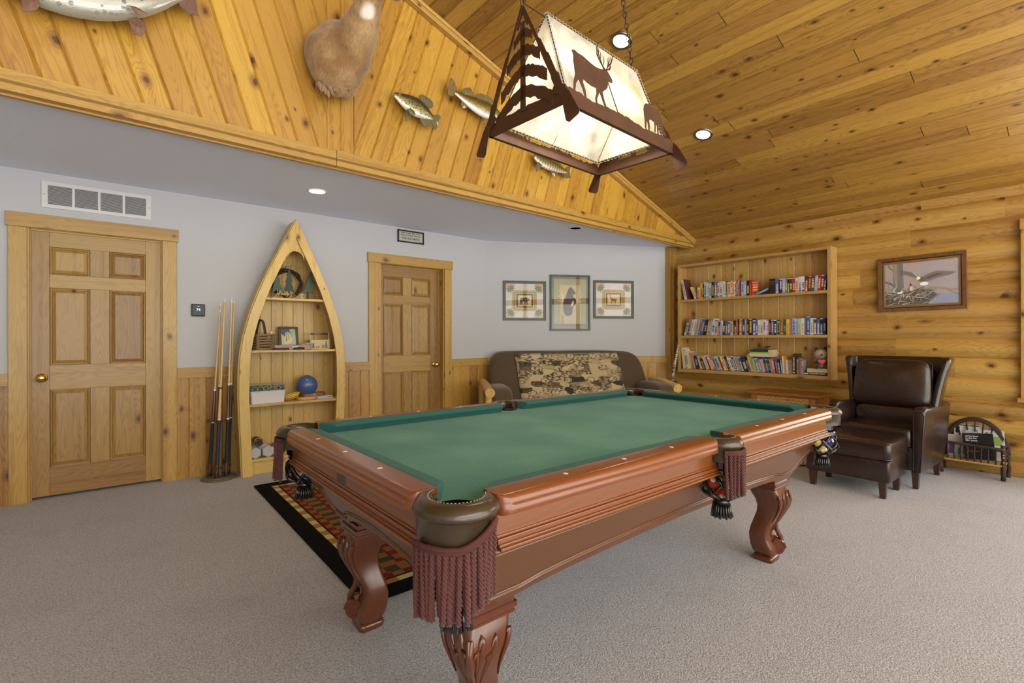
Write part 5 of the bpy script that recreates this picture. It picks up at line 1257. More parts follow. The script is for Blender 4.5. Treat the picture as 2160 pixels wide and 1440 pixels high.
# ================================================================== LEATHER CHAIR AND OTTOMAN
ch = thing('leather_chair', 'dark brown leather wing armchair in front of the log wall', 'armchair', (5.33, 1.245, 0), math.radians(-2.6))
def LB(mb, nm, p=ch, **k): return mb.build(nm, M['leather'], p, **k)
LB(MB().box((-.36, -.27, .135), (.34, .27, .335)), 'seat_base', bevel=.025, smooth=True, seg=3)
def puff(k=.10):
    return lambda x, y, z: (x, y, z*(1+k*(1-x*x)*(1-y*y)))
sc_ = LB(MB().superq((-.395, -.265, .315), (.17, .268, .475), e=.28, e2=.16, n=40, m=18, fn=puff(.08)), 'seat_cushion', smooth=True)
def rrect(x0, y0, x1, y1, r, n=5):
    p = []
    for cx, cy, a in ((x1-r, y1-r, 0), (x0+r, y1-r, PI/2), (x0+r, y0+r, PI), (x1-r, y0+r, 3*PI/2)):
        for i in range(n+1): p.append((cx+r*math.cos(a+PI/2*i/n), cy+r*math.sin(a+PI/2*i/n)))
    return p
def piping(pts, r=.0045, p=None, nm='piping'): return MB().tube(pts, r, 6, closed=True).build(nm, M['leather'], p, smooth=True)
for z in (.335, .455): piping([(x, y, z) for x, y in rrect(-.385, -.258, .16, .26, .04)], p=sc_)
for s_ in (-1, 1):
    rings = []; 
    for (x, zt, wo) in ((-.382, .60, .0), (-.372, .635, .006), (-.34, .655, .012), (-.1, .635, .014), (.16, .625, .016), (.30, .66, .02)):
        zb0 = .135; yo0, yo1, yi = .312, .335+wo, .262-(.004 if x > -.36 else -.006)
        r = .035
        ring = [(x, s_*yi, zb0), (x, s_*yo0, zb0), (x, s_*(yo0+.6*(yo1-yo0)), .40), (x, s_*yo1, zt-r), (x, s_*(yo1-.006), zt-r*.4), (x, s_*(yo1-.022), zt-.004), (x, s_*(yi+.03), zt), (x, s_*(yi+.006), zt-.012), (x, s_*yi, zt-r)]
        if s_ < 0: ring = ring[::-1]
        rings.append([V(p) for p in ring])
    arm = LB(MB().loft(rings), 'arm', smooth=True, bevel=.010, seg=3)
    pt = [(-.385, s_*.266, .15), (-.385, s_*.268, .58), (-.387, s_*.285, .618), (-.387, s_*.318, .622), (-.386, s_*.338, .59), (-.384, s_*.312, .15)]
    piping(pt, p=arm)
rings = []
for i, (z, fx, fl) in enumerate(((.30, .0, 0), (.50, .012, .006), (.62, .03, .016), (.75, .055, .032), (.88, .082, .052), (.97, .102, .070), (1.015, .112, .082), (1.035, .118, .078))):
    W_ = .300+fl; xf, xi, xb = .02+fx*1.0, .115+fx, .235+fx; w_ = .046 if i < 6 else .050
    if i == 7: W_ -= .008; xf += .03; xb -= .012; xi += .004
    pts = [(xf, -W_), (xf+.02, -W_-.012), (xb-.04, -W_+.0), (xb, -W_+.05), (xb+.006, 0), (xb, W_-.05), (xb-.04, W_), (xf+.02, W_+.012), (xf, W_), (xf-.006, W_-w_*.5), (xf+.01, W_-w_), (xi, W_-w_-.012), (xi, -W_+w_+.012), (xf+.01, -W_+w_), (xf-.006, -W_+w_*.5)]
    rings.append([V((x, y, z)) for x, y in pts])
bk = LB(MB().loft(rings), 'wing_back', smooth=True, bevel=.012, seg=3)
def pillow(x, y, z):
    w = 1+.0*z; d = .78+.30*(1-y*y)*(1-z*z*.8)
    return (x*d+.04*math.sin(y*7+z*3)*(1 if x < 0 else 0)*(1-abs(z)), y*(1-.03*z), z)
m_ = Matrix.Translation((.115, 0, .785)) @ Matrix.Rotation(math.radians(10), 4, 'Y')
bc_ = LB(MB().superq((-.125, -.282, -.205), (.09, .282, .218), e=.36, e2=.3, n=44, m=22, fn=pillow, M_=m_), 'back_cushion', smooth=True)
m2 = Matrix.Translation((.075, 0, .52)) @ Matrix.Rotation(math.radians(8), 4, 'Y')
LB(MB().superq((-.09, -.262, -.085), (.08, .262, .085), e=.45, e2=.3, n=36, m=14, M_=m2), 'lumbar_cushion', smooth=True)
piping([m_ @ V((-.028, y, z)) for y, z in rrect(-.276, -.198, .276, .214, .05)], .004, bc_)
def feet(par, pts, h=.135, s0=.05, s1=.034):
    for x, y in pts: MB().taper((x, y, 0), (s1, s1), (x, y, h+.004), (s0, s0)).build('foot', M['foot'], par, bevel=.002)
feet(ch, [(-.345, -.275), (-.345, .275), (.29, -.265), (.29, .265)])
ot = thing('leather_ottoman', 'dark brown leather ottoman pushed up to the front of the armchair', 'ottoman', (4.675, 1.315, 0), math.radians(-1))
LB(MB().box((-.222, -.285, .12), (.222, .285, .285)), 'base', ot, bevel=.02, smooth=True, seg=3)
oc = LB(MB().superq((-.236, -.296, .275), (.236, .296, .432), e=.30, e2=.14, n=44, m=16, fn=puff(.10)), 'cushion', ot, smooth=True)
for z in (.298, .412): piping([(x, y, z) for x, y in rrect(-.230, -.290, .230, .290, .035)], p=oc)
piping([(x, y, .284) for x, y in rrect(-.222, -.286, .222, .286, .02)], .004, p=oc)
feet(ot, [(-.185, -.235), (-.185, .24), (.15, -.235), (.15, .24)], .125, .052, .036)

# ================================================================== CHEST, TIN, MAGAZINE RACK
hu = thing('carved_chest', 'pine chest with a carved leaf frieze below the bookcase', 'chest', (5.74, 2.215, 0))
def HB(mb, nm, m_=None, p=hu, **k): return mb.build(nm, m_ or M['hutch'], p, world=True, **k)
HB(MB().box((5.51, 1.855, .595), (5.95, 2.59, .618), g=(0, 1, 0)).box((5.525, 1.87, .583), (5.94, 2.575, .596), g=(0, 1, 0)), 'top', bevel=.004)
HB(MB().box((5.55, 1.90, .04), (5.93, 2.545, .584), g=(0, 0, 1)), 'body', bevel=.003)
for y in (1.90, 2.49): HB(MB().box((5.538, y, .02), (5.56, y+.055, .582), g=(0, 0, 1)), 'corner_post', bevel=.003)
HB(MB().box((5.540, 1.96, .525), (5.552, 2.485, .572), g=(0, 1, 0)), 'frieze', M['boat'], bevel=.001)
mb = MB(); 
for i in range(22):
    y = 1.975+i*.0232; sg = 1 if i % 2 else -1; mb.tube([(5.539, y, .5485), (5.538, y+.010, .5485+sg*.012), (5.539, y+.02, .5485+sg*.006)], [.003, .004, .001], 5)
mb.tube([(5.539, 1.965+i*.0175, .5485+.004*math.sin(i*.9)) for i in range(30)], .002, 5); HB(mb, 'carving', M['hutch'])
HB(MB().box((5.542, 1.975, .30), (5.55, 2.47, .50), g=(0, 1, 0)), 'drawer_front', bevel=.004); HB(MB().box((5.542, 1.975, .07), (5.55, 2.47, .28), g=(0, 1, 0)), 'drawer_front', bevel=.004)
# decorated round tin
n = NT('printed_tin'); tco = n.n('TexCoord').outputs['Object']
v1 = n.n('TexVoronoi', {'Vector': n.n('Mapping', {'Vector': tco, 'Scale': (9, 9, 16)}).outputs[0], 'Scale': 1.0}); v2 = n.n('TexVoronoi', {'Vector': n.n('Mapping', {'Vector': tco, 'Scale': (14, 14, 8)}).outputs[0], 'Scale': 1.0}, feature='DISTANCE_TO_EDGE')
s1_ = n.n('SeparateColor', {0: v1.outputs['Color']}); c = n.ramp(s1_.outputs[0], [(.0, srgb(196, 132, 78)), (.35, srgb(214, 158, 96)), (.6, srgb(196, 176, 122)), (.8, srgb(206, 142, 84)), (.95, srgb(150, 64, 44))], 'CONSTANT')
c = n.mix(n.math('LESS_THAN', v2.outputs[0], .045), c, srgb(84, 58, 46)); n.p(Base_Color=c, Roughness=.4)
tn = thing('round_tin', 'round tin printed with an orange and tan woodland scene, beside the ottoman', 'tin', (5.115, 1.925, 0))
MB().lathe([(.122, .012), (.126, .03), (.122, .045), (.122, .40), (.126, .42)], 36, cap=True).build('tin_body', n.m, tn, smooth=False, angle=40)
MB().lathe([(.126, 0), (.130, .004), (.128, .014), (.12, .014)], 36).build('base_rim', M['black'], tn, smooth=True)
MB().lathe([(.129, .40), (.130, .43), (.12, .437), (0, .44)], 36).build('lid', C((170, 116, 66), .4), tn, angle=40)
# twig magazine rack
rk_ = thing('magazine_rack', 'bent-twig magazine rack standing on the carpet against the log wall', 'magazine rack', (5.89, .77, 0), math.radians(-1))
def wob(a, b, n=7, k=.004, sd=0):
    r = random.Random(sd); a, b = V(a), V(b); return [a+(b-a)*i/n+V((r.uniform(-k, k), r.uniform(-k, k), 0))*(0 if i in (0, n) else 1) for i in range(n+1)]
def twig(nm, pts, r0, r1, par, sd=0, ends=True):
    n_ = len(pts); o = MB().tube(pts, [r0+(r1-r0)*i/(n_-1)+.0006*math.sin(i*3+sd) for i in range(n_)], 8).build(nm, M['bark'], par, smooth=True)
    if ends:
        for p, q in ((pts[0], pts[1]), (pts[-1], pts[-2])):
            d = (V(p)-V(q)).normalized(); MB().cyl(V(p)-d*.001, V(p)+d*.0012, r0*.82, n=8).build('cut_end', M['cutwood'], o)
    return o
F, Bk = -.095, .095                # local x front / back
for y in (-.20, .20):
    twig('post', wob((F, y, 0), (F, y*1.0, .30), sd=y), .0165, .0155, rk_)
    twig('rear_post', wob((Bk, y*1.05, 0), (Bk, y*1.05, .27), sd=y+1), .014, .012, rk_)
    for k in range(3): twig('side_twig', wob((F-.03, y*1.03, .16+.03*k+.01*(k % 2)), (Bk+.01, y*1.06, .20+.03*k), sd=k), .0075, .007, rk_, k)
twig('front_rail', wob((F-.006, .205, .275), (F-.006, -.205, .262), 9, .003, 5), .0125, .0115, rk_)
for q, r_ in ((0, .0095), (.013, .007), (-.012, .007)):
    twig('hoop', [(Bk-.02+q*.3, (.205+q*.8)*math.cos(PI*i/26), .20+(.275+q)*math.sin(PI*i/26)) for i in range(27)], r_, r_, rk_, ends=False)
MB().box((F-.012, -.205, .115), (Bk+.02, .205, .13), g=(0, 1, 0)).build('shelf', M['case'], rk_, bevel=.002)
for i in range(8):
    t = (i+.5)/8; y = .175-.35*t; twig('spindle', wob((F-.004, y, .128), (F-.002, y*1.02, .27), 6, .003, i), .0065, .0055, rk_, ends=False)
for i in range(7):
    y = .155-.052*i; zt = .20+.275*math.sqrt(max(0, 1-(y*1.12/.205)**2)); twig('back_spindle', wob((Bk-.02, y*.72, .13), (Bk-.02, y*1.10, zt-.004), 6, .003, i+20), .0065, .005, rk_, ends=False)
rkm = frame_of(rk_)
def mag(y, x, w, h, t, ry, rz_, col, label, bands=(), txt=(), lean=6):
    m = rkm @ Matrix.Translation((x, y, .1315)) @ Matrix.Rotation(math.radians(rz_), 4, 'Z') @ Matrix.Rotation(math.radians(lean), 4, 'Y') @ Matrix.Rotation(math.radians(ry), 4, 'X')
    z0 = abs(math.sin(math.radians(ry)))*w/2; m = Matrix.Translation((0, 0, z0+.0005)) @ m
    mb = MB().box((0, -w/2, 0), (t, w/2, h)).box((.0006, -w/2+.001, .001), (t-.0006, w/2+.0006, h+.0006), 1); mats = [C(col, .3, .4), PAGE]
    for (a, b, c_, d, rgb) in bands: mats.append(C(rgb, .35)); mb.box((-.0005, w/2-c_*w, b*h), (0, w/2-a*w, d*h), len(mats)-1)
    o = mb.build('magazine', mats); o.matrix_world = m; FR[o.name] = m.copy(); tag(o, label, 'magazine', 'magazines in the twig rack')
    for s_, sz, a, b, rgb in txt: text('cover_text', s_, sz, C(rgb), o, m @ axes((-.0008, w/2-a*w, b*h), (0, -1, 0), (0, 0, 1), (-1, 0, 0)), ext=.0002, align='LEFT', bold=.0004)
    return o
mag(.10, .045, .16, .19, .006, 0, 0, (196, 196, 204), 'small white magazine with purple lettering at the left of the rack', [(.05, .1, .30, .6, (110, 84, 140)), (.45, .1, .9, .4, (84, 150, 170))])
mag(.045, .058, .19, .29, .006, 0, 0, (216, 216, 218), 'tall white magazine with dark photos standing at the back of the rack', [(.05, .72, .2, .92, (50, 48, 52)), (.3, .75, .55, .93, (196, 186, 170)), (.05, .95, .9, .985, (70, 70, 130))])
mag(-.03, .066, .20, .278, .006, 0, 0, (150, 152, 160), 'grey-blue magazine at the back of the rack behind the black one', [(.1, .8, .8, .9, (224, 224, 226))])
mag(-.115, .048, .17, .255, .006, -3, 0, (206, 210, 206), 'pale magazine with green and red marks at the right of the rack', [(.5, .5, .9, .8, (140, 170, 90)), (.6, .3, .9, .36, (60, 90, 130)), (.3, .88, .4, .93, (180, 40, 40))])
mag(.030, .006, .10, .20, .005, 12, 0, (204, 190, 60), 'yellow magazine leaning in the rack beside the black one', [])
mag(.025, -.010, .12, .235, .005, 8, 0, (176, 184, 194), 'pale grey magazine leaning just left of the black one', [(.1, .1, .5, .9, (120, 132, 150))])
mag(-.05, -.035, .20, .225, .006, -6, 0, (26, 25, 28), 'black magazine with white words leaning at the front of the rack', [(.12, .30, .52, .325, (170, 46, 44))], [("we've been\nat this for\n20+ years.", .019, .10, .80, (232, 232, 232))])

# ================================================================== SOFA
WM = axes(C1, D2, -N2, UP)
rzs = math.atan2(D2.y, D2.x)
M['sofa'] = plain('brown_chenille', (92, 74, 54), .95, sheen=.3, bump=(110, .6, .003), var=.35)
M['peel'] = wood('peeled_log', (226, 186, 112), (190, 138, 66), knot=.9, grain=.25, kscale=7, rough=.4, coat=.4, tint=.2)
so_ = thing('sofa', 'log-armed sofa in brown fabric with a fishing-print throw under the three pictures', 'sofa', C1+D2*1.05+N2*.50, rzs)
# local: x along the wall, y into the wall, z up ; origin 0.5 m in front of the wall
def SB(mb, nm, m_=None, p=so_, **k): return mb.build(nm, m_ or M['sofa'], p, **k)
rings = []; sx0, sx1 = -1.06, 1.04
for z, i_ in ((.30, 0), (.5, 0), (.75, .01), (.88, .022), (.95, .045), (1.0, .08), (1.03, .13), (1.045, .20)):
    y0 = .16+.16*(z-.3)/.75+(.035 if z > 1.0 else 0); y1 = min(.485, y0+.19-(.06 if z > 1.04 else .02 if z > 1.0 else 0)); x0, x1 = sx0+i_, sx1+.06-i_*1.3-.10*(z-.3)/.75; r = .05
    pts = [(x0, y0+r), (x0+r*.3, y0+r*.3), (x0+r, y0)]+[(x0+r+(x1-x0-2*r)*t/10, y0-.012*math.sin(PI*t/10)) for t in range(1, 10)]+[(x1-r, y0), (x1-r*.3, y0+r*.3), (x1, y0+r), (x1, y1-r), (x1-r, y1), (x0+r, y1), (x0, y1-r)]
    rings.append([V((x, y, z+.006*math.sin(x*5))) for x, y in pts])
SB(MB().loft(rings), 'backrest', smooth=True, sub=1)
# print throw laid over the back
n = NT('fishing_print'); uvn = n.n('UVMap', uv_map='UVMap').outputs[0]
wn = n.n('TexNoise', {'Vector': n.n('Mapping', {'Vector': uvn, 'Scale': (7, 16, 1)}).outputs[0], 'Scale': 3.0, 'Detail': 6.0, 'Roughness': .7})
v1_ = n.n('TexVoronoi', {'Vector': n.n('Mapping', {'Vector': uvn, 'Scale': (7.5, 15, 1)}).outputs[0], 'Scale': 1.0, 'Randomness': .8}, voronoi_dimensions='2D', distance='CHEBYCHEV')
cs_p = n.n('SeparateColor', {0: v1_.outputs['Color']}); base_ = n.ramp(cs_p.outputs[0], [(.0, srgb(188, 166, 126)), (.3, srgb(160, 138, 104)), (.5, srgb(96, 80, 62)), (.68, srgb(198, 178, 138)), (.85, srgb(62, 50, 40))], 'CONSTANT')
c = n.mix(n.math('MULTIPLY', n.smooth(wn.outputs[0], .47, .56), .95), base_, n.mix(n.smooth(cs_p.outputs[1], .4, .6), srgb(58, 47, 38), srgb(196, 176, 136)))
spu = n.n('SeparateXYZ', {0: uvn}); rowf = n.math('DIVIDE', spu.outputs[1], .150); row = n.math('FLOOR', rowf)
cu_ = n.math('SUBTRACT', n.math('FRACT', n.math('ADD', n.math('DIVIDE', spu.outputs[0], .30), n.math('MULTIPLY', row, .42))), .5); cv_ = n.math('SUBTRACT', n.math('FRACT', rowf), .5)
rel_ = n.math('SQRT', n.math('ADD', n.math('POWER', n.math('MULTIPLY', cu_, 5.2), 2.0), n.math('POWER', n.math('MULTIPLY', cv_, 4.4), 2.0)))
ring_ = n.math('MULTIPLY', n.math('LESS_THAN', rel_, 1.0), n.math('GREATER_THAN', rel_, .88)); inn = n.math('LESS_THAN', rel_, .9)
wn2 = n.n('TexNoise', {'Vector': n.n('Mapping', {'Vector': uvn, 'Scale': (14, 30, 1)}).outputs[0], 'Scale': 2.0, 'Detail': 3.0})
c = n.mix(n.math('MULTIPLY', inn, .85), c, n.mix(n.smooth(wn2.outputs[0], .5, .6), srgb(204, 184, 144), srgb(80, 62, 46))); c = n.mix(ring_, c, srgb(52, 42, 34))
n.p(Base_Color=c, Roughness=.9); n.b.inputs['Sheen Weight'].default_value = .2; M['fish_print'] = n.m
thr = []; N_ = 16; vs = []; uv = []
so_m = frame_of(so_)
for j in range(N_+1):
    z = .42+(1.012-.42)*j/N_; yb_ = .16+.16*(z-.3)/.75-.018-(0 if z < .98 else (.98-z)*.6)
    a_ = -.665-.065*j/N_*1.0+.0; b_ = .72-.08*j/N_
    for i in range(N_+1):
        x = a_+(b_-a_)*i/N_; vs.append((x, yb_-.002*math.sin(i), z)); uv.append((x, z))
th_ = MB().add(vs, [(j*(N_+1)+i, j*(N_+1)+i+1, (j+1)*(N_+1)+i+1, (j+1)*(N_+1)+i) for j in range(N_) for i in range(N_)], uvs=uv, rnd=(0, 0)).build('print_panel', M['fish_print'], so_, smooth=True, solid=.008)
for k in range(3): SB(MB().superq((-1.0+.66*k, -.42, .28), (-.345+.66*k, .2, .46), e=.3, e2=.18, n=28, m=12, fn=puff()), 'seat_cushion', smooth=True)
for s_, xx in ((-1, -1.145), (1, 1.12)):
    SB(MB().tube([(xx-.01*s_, .26, .665), (xx, -.05, .650), (xx+.0*s_, -.385, .60)], [.046, .05, .056], 16), 'arm_log', M['peel'], smooth=False, angle=50)
    SB(MB().tube([(xx, -.30, .0), (xx, -.30, .30), (xx, -.31, .56)], [.055, .05, .045], 14), 'front_post', M['peel'], angle=50)
    SB(MB().tube([(xx, .22, .0), (xx, .22, .64)], [.05, .045], 14), 'rear_post', M['peel'], angle=50)
    SB(MB().tube([(xx, -.34, .30), (xx, .30, .30)], [.045, .045], 12), 'side_log', M['peel'], angle=50)
    ax_ = xx+(-s_)*.145
    SB(MB().superq((ax_-.125, -.40, .34), (ax_+.125, .26, .665), e=.55, e2=.35, n=32, m=18, fn=lambda x, y, z: (x, y, z+.06*y*0)), 'arm_cushion', smooth=True)
SB(MB().tube([(-1.15, -.36, .20), (1.13, -.36, .20)], [.05, .05], 14), 'front_log', M['peel'], angle=50)
# birch-branch stand in the corner behind the sofa arm
bi = thing('birch_stand', 'small rustic stand with a laced rim and leaning birch branch behind the right sofa arm', 'stand', (5.702, 3.706, 0))
def birch():
    n = NT('birch_bark'); tco = n.n('TexCoord').outputs['Object']; w1 = n.n('TexNoise', {'Vector': n.n('Mapping', {'Vector': tco, 'Scale': (14, 14, 60)}).outputs[0], 'Scale': 1.5, 'Detail': 3.0})
    n.p(Base_Color=n.ramp(w1.outputs[0], [(.42, srgb(40, 34, 32)), (.5, srgb(206, 196, 176)), (.8, srgb(226, 218, 200))]), Roughness=.6); return n.m
M['birch'] = birch(); sp_ = (5.70, 3.55, 0)
MB().lathe([(0, .60), (.112, .60), (.112, .625), (0, .625)], 24).build('top', M['case'], bi, angle=40)
mb = MB()
for i in range(30): a_ = 2*PI*i/30; mb.tube([(.112*math.cos(a_), .112*math.sin(a_), .612), (.120*math.cos(a_+.07), .120*math.sin(a_+.07), .634), (.104*math.cos(a_+.13), .104*math.sin(a_+.13), .63)], .0045, 5)
mb.build('laced_rim', M['bark'], bi)
for i in range(3): a_ = 2*PI*i/3+.4; MB().tube([(.09*math.cos(a_), .09*math.sin(a_), 0), (.06*math.cos(a_), .07*math.sin(a_), .60)], .014, 8).build('leg', M['birch'], bi, smooth=True)
lm = frame_of(bi).inverted(); b0 = lm @ on(1417, 803, (5.74, 3.63, 0), (.6, .8, 0)); b1 = lm @ on(1423, 770, (5.75, 3.63, 0), (.6, .8, 0)); b2 = lm @ on(1431, 727, (5.76, 3.64, 0), (.6, .8, 0))
MB().tube([b0+V((0, 0, -.02)), b1, b2], [.02, .017, .012], 10).build('birch_branch', M['birch'], bi, smooth=True)
# ================================================================== BOAT-SHAPED SHELF
BYF = 4.785; BYB = YW-.03
BPRO = [(0, .432), (.24, .443), (.445, .454), (.69, .464), (.9, .463), (1.06, .456), (1.225, .431), (1.43, .380), (1.65, .304), (1.87, .208), (2.09, .104), (2.315, .0)]
bcx = lambda z: 1.334+.008*z
def bw(z):
    for (z0, w0), (z1, w1) in zip(BPRO, BPRO[1:]):
        if z0 <= z <= z1:
            t = (z-z0)/(z1-z0); return w0+(w1-w0)*t
    return 0
zl = [i*2.315/44 for i in range(45)]
bo = thing('boat_shelf', 'tall pine shelf shaped like an upright boat, standing between the two doors', 'shelf', (1.335, 4.94, 0))
def BB(mb, nm, m_=None, p=bo, **k): return mb.build(nm, m_ or M['boat'], p, world=True, **k)
FBW = .079
for s_ in (-1, 1):
    o = [(bcx(z)+s_*bw(z), z) for z in zl]; zi = [z for z in zl if bw(z)-FBW > 0]; i_ = [(bcx(z)+s_*(bw(z)-FBW), z) for z in zi]; i_.append((bcx(2.17), 2.155))
    mb = MB()
    m = axes((0, BYF, 0), (1, 0, 0), (0, 0, 1), (0, 1, 0))
    ro = (random.random(), random.random())
    n_ = len(i_)
    for k in range(n_-1):
        q = [o[k], o[k+1], i_[k+1], i_[k]]; mb.prism([(x, z) for x, z in q], 0, .02, M_=m, g=(0, 1, 0)); 
    q = [o[n_-1]]+o[n_:]+[i_[-1]]
    mb.prism(q, 0, .02, M_=m, g=(0, 1, 0))
    for r_i in range(len(mb.r)): mb.r[r_i] = ro
    for fi, f in enumerate(mb.f): mb.uv[fi] = [(mb.v[j].z+3*ro[0], mb.v[j].x+mb.v[j].y) for j in f]
    BB(mb, 'face_board')
    rings = [[V((bcx(z)+s_*(max(0, bw(z)-.004)), BYF+.0195, z)), V((bcx(z)+s_*(max(0, bw(z)-.004)), BYB, z)), V((bcx(z)+s_*max(0, bw(z)-.018), BYB, z)), V((bcx(z)+s_*max(0, bw(z)-.018), BYF+.0195, z))] for z in zl]
    BB(MB().loft(rings), 'hull_side')
    BB(MB().tube([(bcx(z)+s_*(bw(z)+.003), BYF+.03, z) for z in zl], .008, 6), 'gunwale')
mb = MB(); pol = [(z, bcx(z)-bw(z)+.015) for z in zl]+[(z, bcx(z)+bw(z)-.015) for z in reversed(zl[:-1])]
planks(mb, pol, (0, BYB-.008, 0), (0, 0, 1), (1, 0, 0), (0, -1, 0), .098, c=.005, dep=.004, off=.02); BB(mb, 'back_panel', M['boat'])
for zt in (1.582, 1.106, .626, .140):
    w = bw(zt)-.02; w2 = bw(zt+.0)-.02
    BB(MB().box((bcx(zt)-w, BYF+.022, zt-.022), (bcx(zt)+w, BYB-.008, zt), g=(1, 0, 0)), 'shelf', bevel=.0015)
w = bw(.06)-.03; BB(MB().box((bcx(0)-w, BYF+.05, .0), (bcx(0)+w, BYF+.066, .118), g=(1, 0, 0)), 'toe_board')
ag = [(bcx(1.95)-bw(1.93)+.05, 1.93), (bcx(2.1), 2.2), (bcx(1.95)+bw(1.93)-.05, 1.93)]
ar_ = [(bcx(1.9)+.074*math.cos(t), 1.935+.085*math.sin(t)) for t in [PI*i/14 for i in range(15)]]
mb = MB()
for k in range(14):
    a_, b_ = ar_[k], ar_[k+1]
    def up_(p): 
        x = p[0]-bcx(2); return (p[0], 2.19-abs(x)*2.35)
    mb.prism([a_, b_, up_(b_), up_(a_)], .0205, .034, M_=axes((0, BYF, 0), (1, 0, 0), (0, 0, 1), (0, 1, 0)), g=(1, 0, 0))
BB(mb, 'bow_gusset')
def Q(px, py, y=4.88): return at(px, py, 'Y', y)
# --- top shelf: wreath, metal trees
rr = random.Random(5)
wr = thing('twig_wreath', 'dark twig wreath with straw tufts on the top shelf of the boat', 'wreath', (Q(606, 594, 4.98).x, 4.98, 1.583))
mb = MB(); wc = V((0, 0, .148))
for k in range(16):
    ph, th2, tw = rr.random()*6, rr.random()*6, rr.uniform(1, 3); r1 = rr.uniform(.004, .018); pts = []
    for i in range(41):
        a = 2*PI*i/41; R_ = .125+r1*math.cos(tw*a+ph)+.004*math.sin(5*a+th2); pts.append(wc+V((R_*math.cos(a), r1*math.sin(tw*a+ph), R_*math.sin(a))))
    mb.tube(pts, .0032, 5, closed=True)
for k in range(12):
    a = rr.uniform(1.2, 2.6); p = wc+V((.13*math.cos(a), 0, .13*math.sin(a))); d = V((rr.uniform(-.3, 1), rr.uniform(-.3, .2), rr.uniform(.4, 1.2))).normalized(); e_2 = V((rr.uniform(.2, 1), 0, -.3))
    mb.tube([p, p+d*.05, p+d*.09+e_2*.03, p+d*.11+e_2*.07], [.0016, .0014, .0011, .0007], 4)
mb.build('twig_ring', plain('dark_twigs', (52, 42, 38), .8, var=.5), wr)
mb = MB()
for cx_, n_ in ((-.09, 26), (.0, 22), (.1, 20)):
    for k in range(n_):
        p = V((cx_+rr.uniform(-.035, .035), -.108+rr.uniform(-.015, .008), .022+rr.uniform(-.015, .03))); d = V((rr.uniform(-1, 1), rr.uniform(-.8, .2), rr.uniform(-.6, 1))).normalized(); L = rr.uniform(.02, .06)
        mb.tube([p, p+d*L*.6, p+d*L+V((0, 0, -.01))], [.0015, .0014, .001], 4)
sw_ = mb.build('straw', plain('pale_straw', (222, 204, 138), .8), wr)
for v in sw_.data.vertices: v.co.z = max(v.co.z, .001)
TR = [(0, 1), (.10, .80), (.16, .68), (.10, .70), (.26, .42), (.14, .46), (.42, .02), (.30, .06), (.06, .10), (.0, .06), (-.06, .10), (-.30, .02), (-.46, -.02), (-.22, .40), (-.30, .40), (-.14, .66), (-.20, .66)]
for k, (ax_, ay_, bx_, lab, tilt) in enumerate(((591, 562, 586, 'green cut-out metal tree at the left of the boat top shelf', -.02), (608, 563, 610, 'dark green cut-out tree in the middle of the boat top shelf', .0), (649, 565, 649, 'green cut-out tree at the right of the boat top shelf', .04))):
    yy = 4.90-.0*k; p1 = Q(ax_, ay_, yy); t = thing('tree_ornament', lab, 'ornament', (Q(bx_, 610, yy).x, yy, 1.583), 0, 'cut-out trees on the boat shelf')
    H_ = p1.z-1.583-.055; W_ = .115
    MB().prism([(x*W_+tilt*z, .052+z*H_) for x, z in TR], -.005, .005, M_=axes((0, 0, 0), (1, 0, 0), (0, 0, 1), (0, -1, 0))).build('tree_shape', C((62, 84, 76) if k != 1 else (42, 62, 58), .6), t, bevel=.001)
    MB().box((-.008, -.008, 0), (.008, .008, .07)).box((-.022, -.018, 0), (.022, .018, .008)).build('stand', C((70, 40, 34), .6), t)
# --- second shelf
z2 = 1.1065
tb = thing('twig_basket', 'square stick basket with an arched handle on the second boat shelf', 'basket', (Q(546, 736, 4.90).x+.022, 4.925, z2), math.radians(20))
M['stick'] = plain('grey_brown_sticks', (150, 126, 92), .8, var=.6, bump=(50, .5, .003))
hw = .072
for k in range(6):
    z = .012+k*.0245
    for s_ in (-1, 1):
        z_ = z+.012
        MB().tube([(-hw-.016, s_*hw, z), (-.02, s_*hw+rr.uniform(-.004, .004), z+rr.uniform(-.003, .003)), (.03, s_*hw, z+rr.uniform(-.003, .003)), (hw+.016, s_*hw, z)], [.009, .0105, .010, .009], 7).build('stick', M['stick'], tb, smooth=True)
        if k < 5: MB().tube([(s_*hw, -hw-.014, z_), (s_*hw, 0, z_+rr.uniform(-.003, .003)), (s_*hw, hw+.014, z_)], [.009, .0105, .009], 7).build('stick', M['stick'], tb, smooth=True)
MB().box((-hw, -hw, .0), (hw, hw, .006)).build('base', M['stick'], tb)
for q in (-.008, .0, .008): MB().tube([(0.0+q, -hw*math.cos(PI*i/16)*.95, .10+.175*math.sin(PI*i/16)) for i in range(17)], .0045, 6).build('handle', plain('bent_vine', (66, 50, 40), .7), tb, smooth=True)
wl_ = thing('wood_offcut', 'short pale log end sticking out of the stick basket', 'wood', tb.location+V((.045, -.02, .075)), .3)
MB().cyl((0, 0, 0), (.055, .01, .09), .016, n=12).build('log_piece', M['cutwood'], wl_)
pf = thing('photo_frame', 'small dark wood photo frame with a bird picture leaning on the second boat shelf', 'photo frame', (Q(610, 730, 4.97).x, 4.975, z2), math.radians(2))
fm_ = Matrix.Rotation(math.radians(-10), 4, 'X'); w, h, f_ = .088, .108, .022
A_ = axes((0, 0, .002), (1, 0, 0), (0, math.sin(.17), math.cos(.17)), (0, -math.cos(.17), math.sin(.17)))
dk = plain('dark_walnut', (52, 34, 30), .35, coat=.4)
mb = MB()
for a, b, c_, d in ((-w, 0, w, f_), (-w, 2*h-f_, w, 2*h), (-w, f_, -w+f_, 2*h-f_), (w-f_, f_, w, 2*h-f_)): mb.box((a, b, 0), (c_, d, .014), M_=A_)
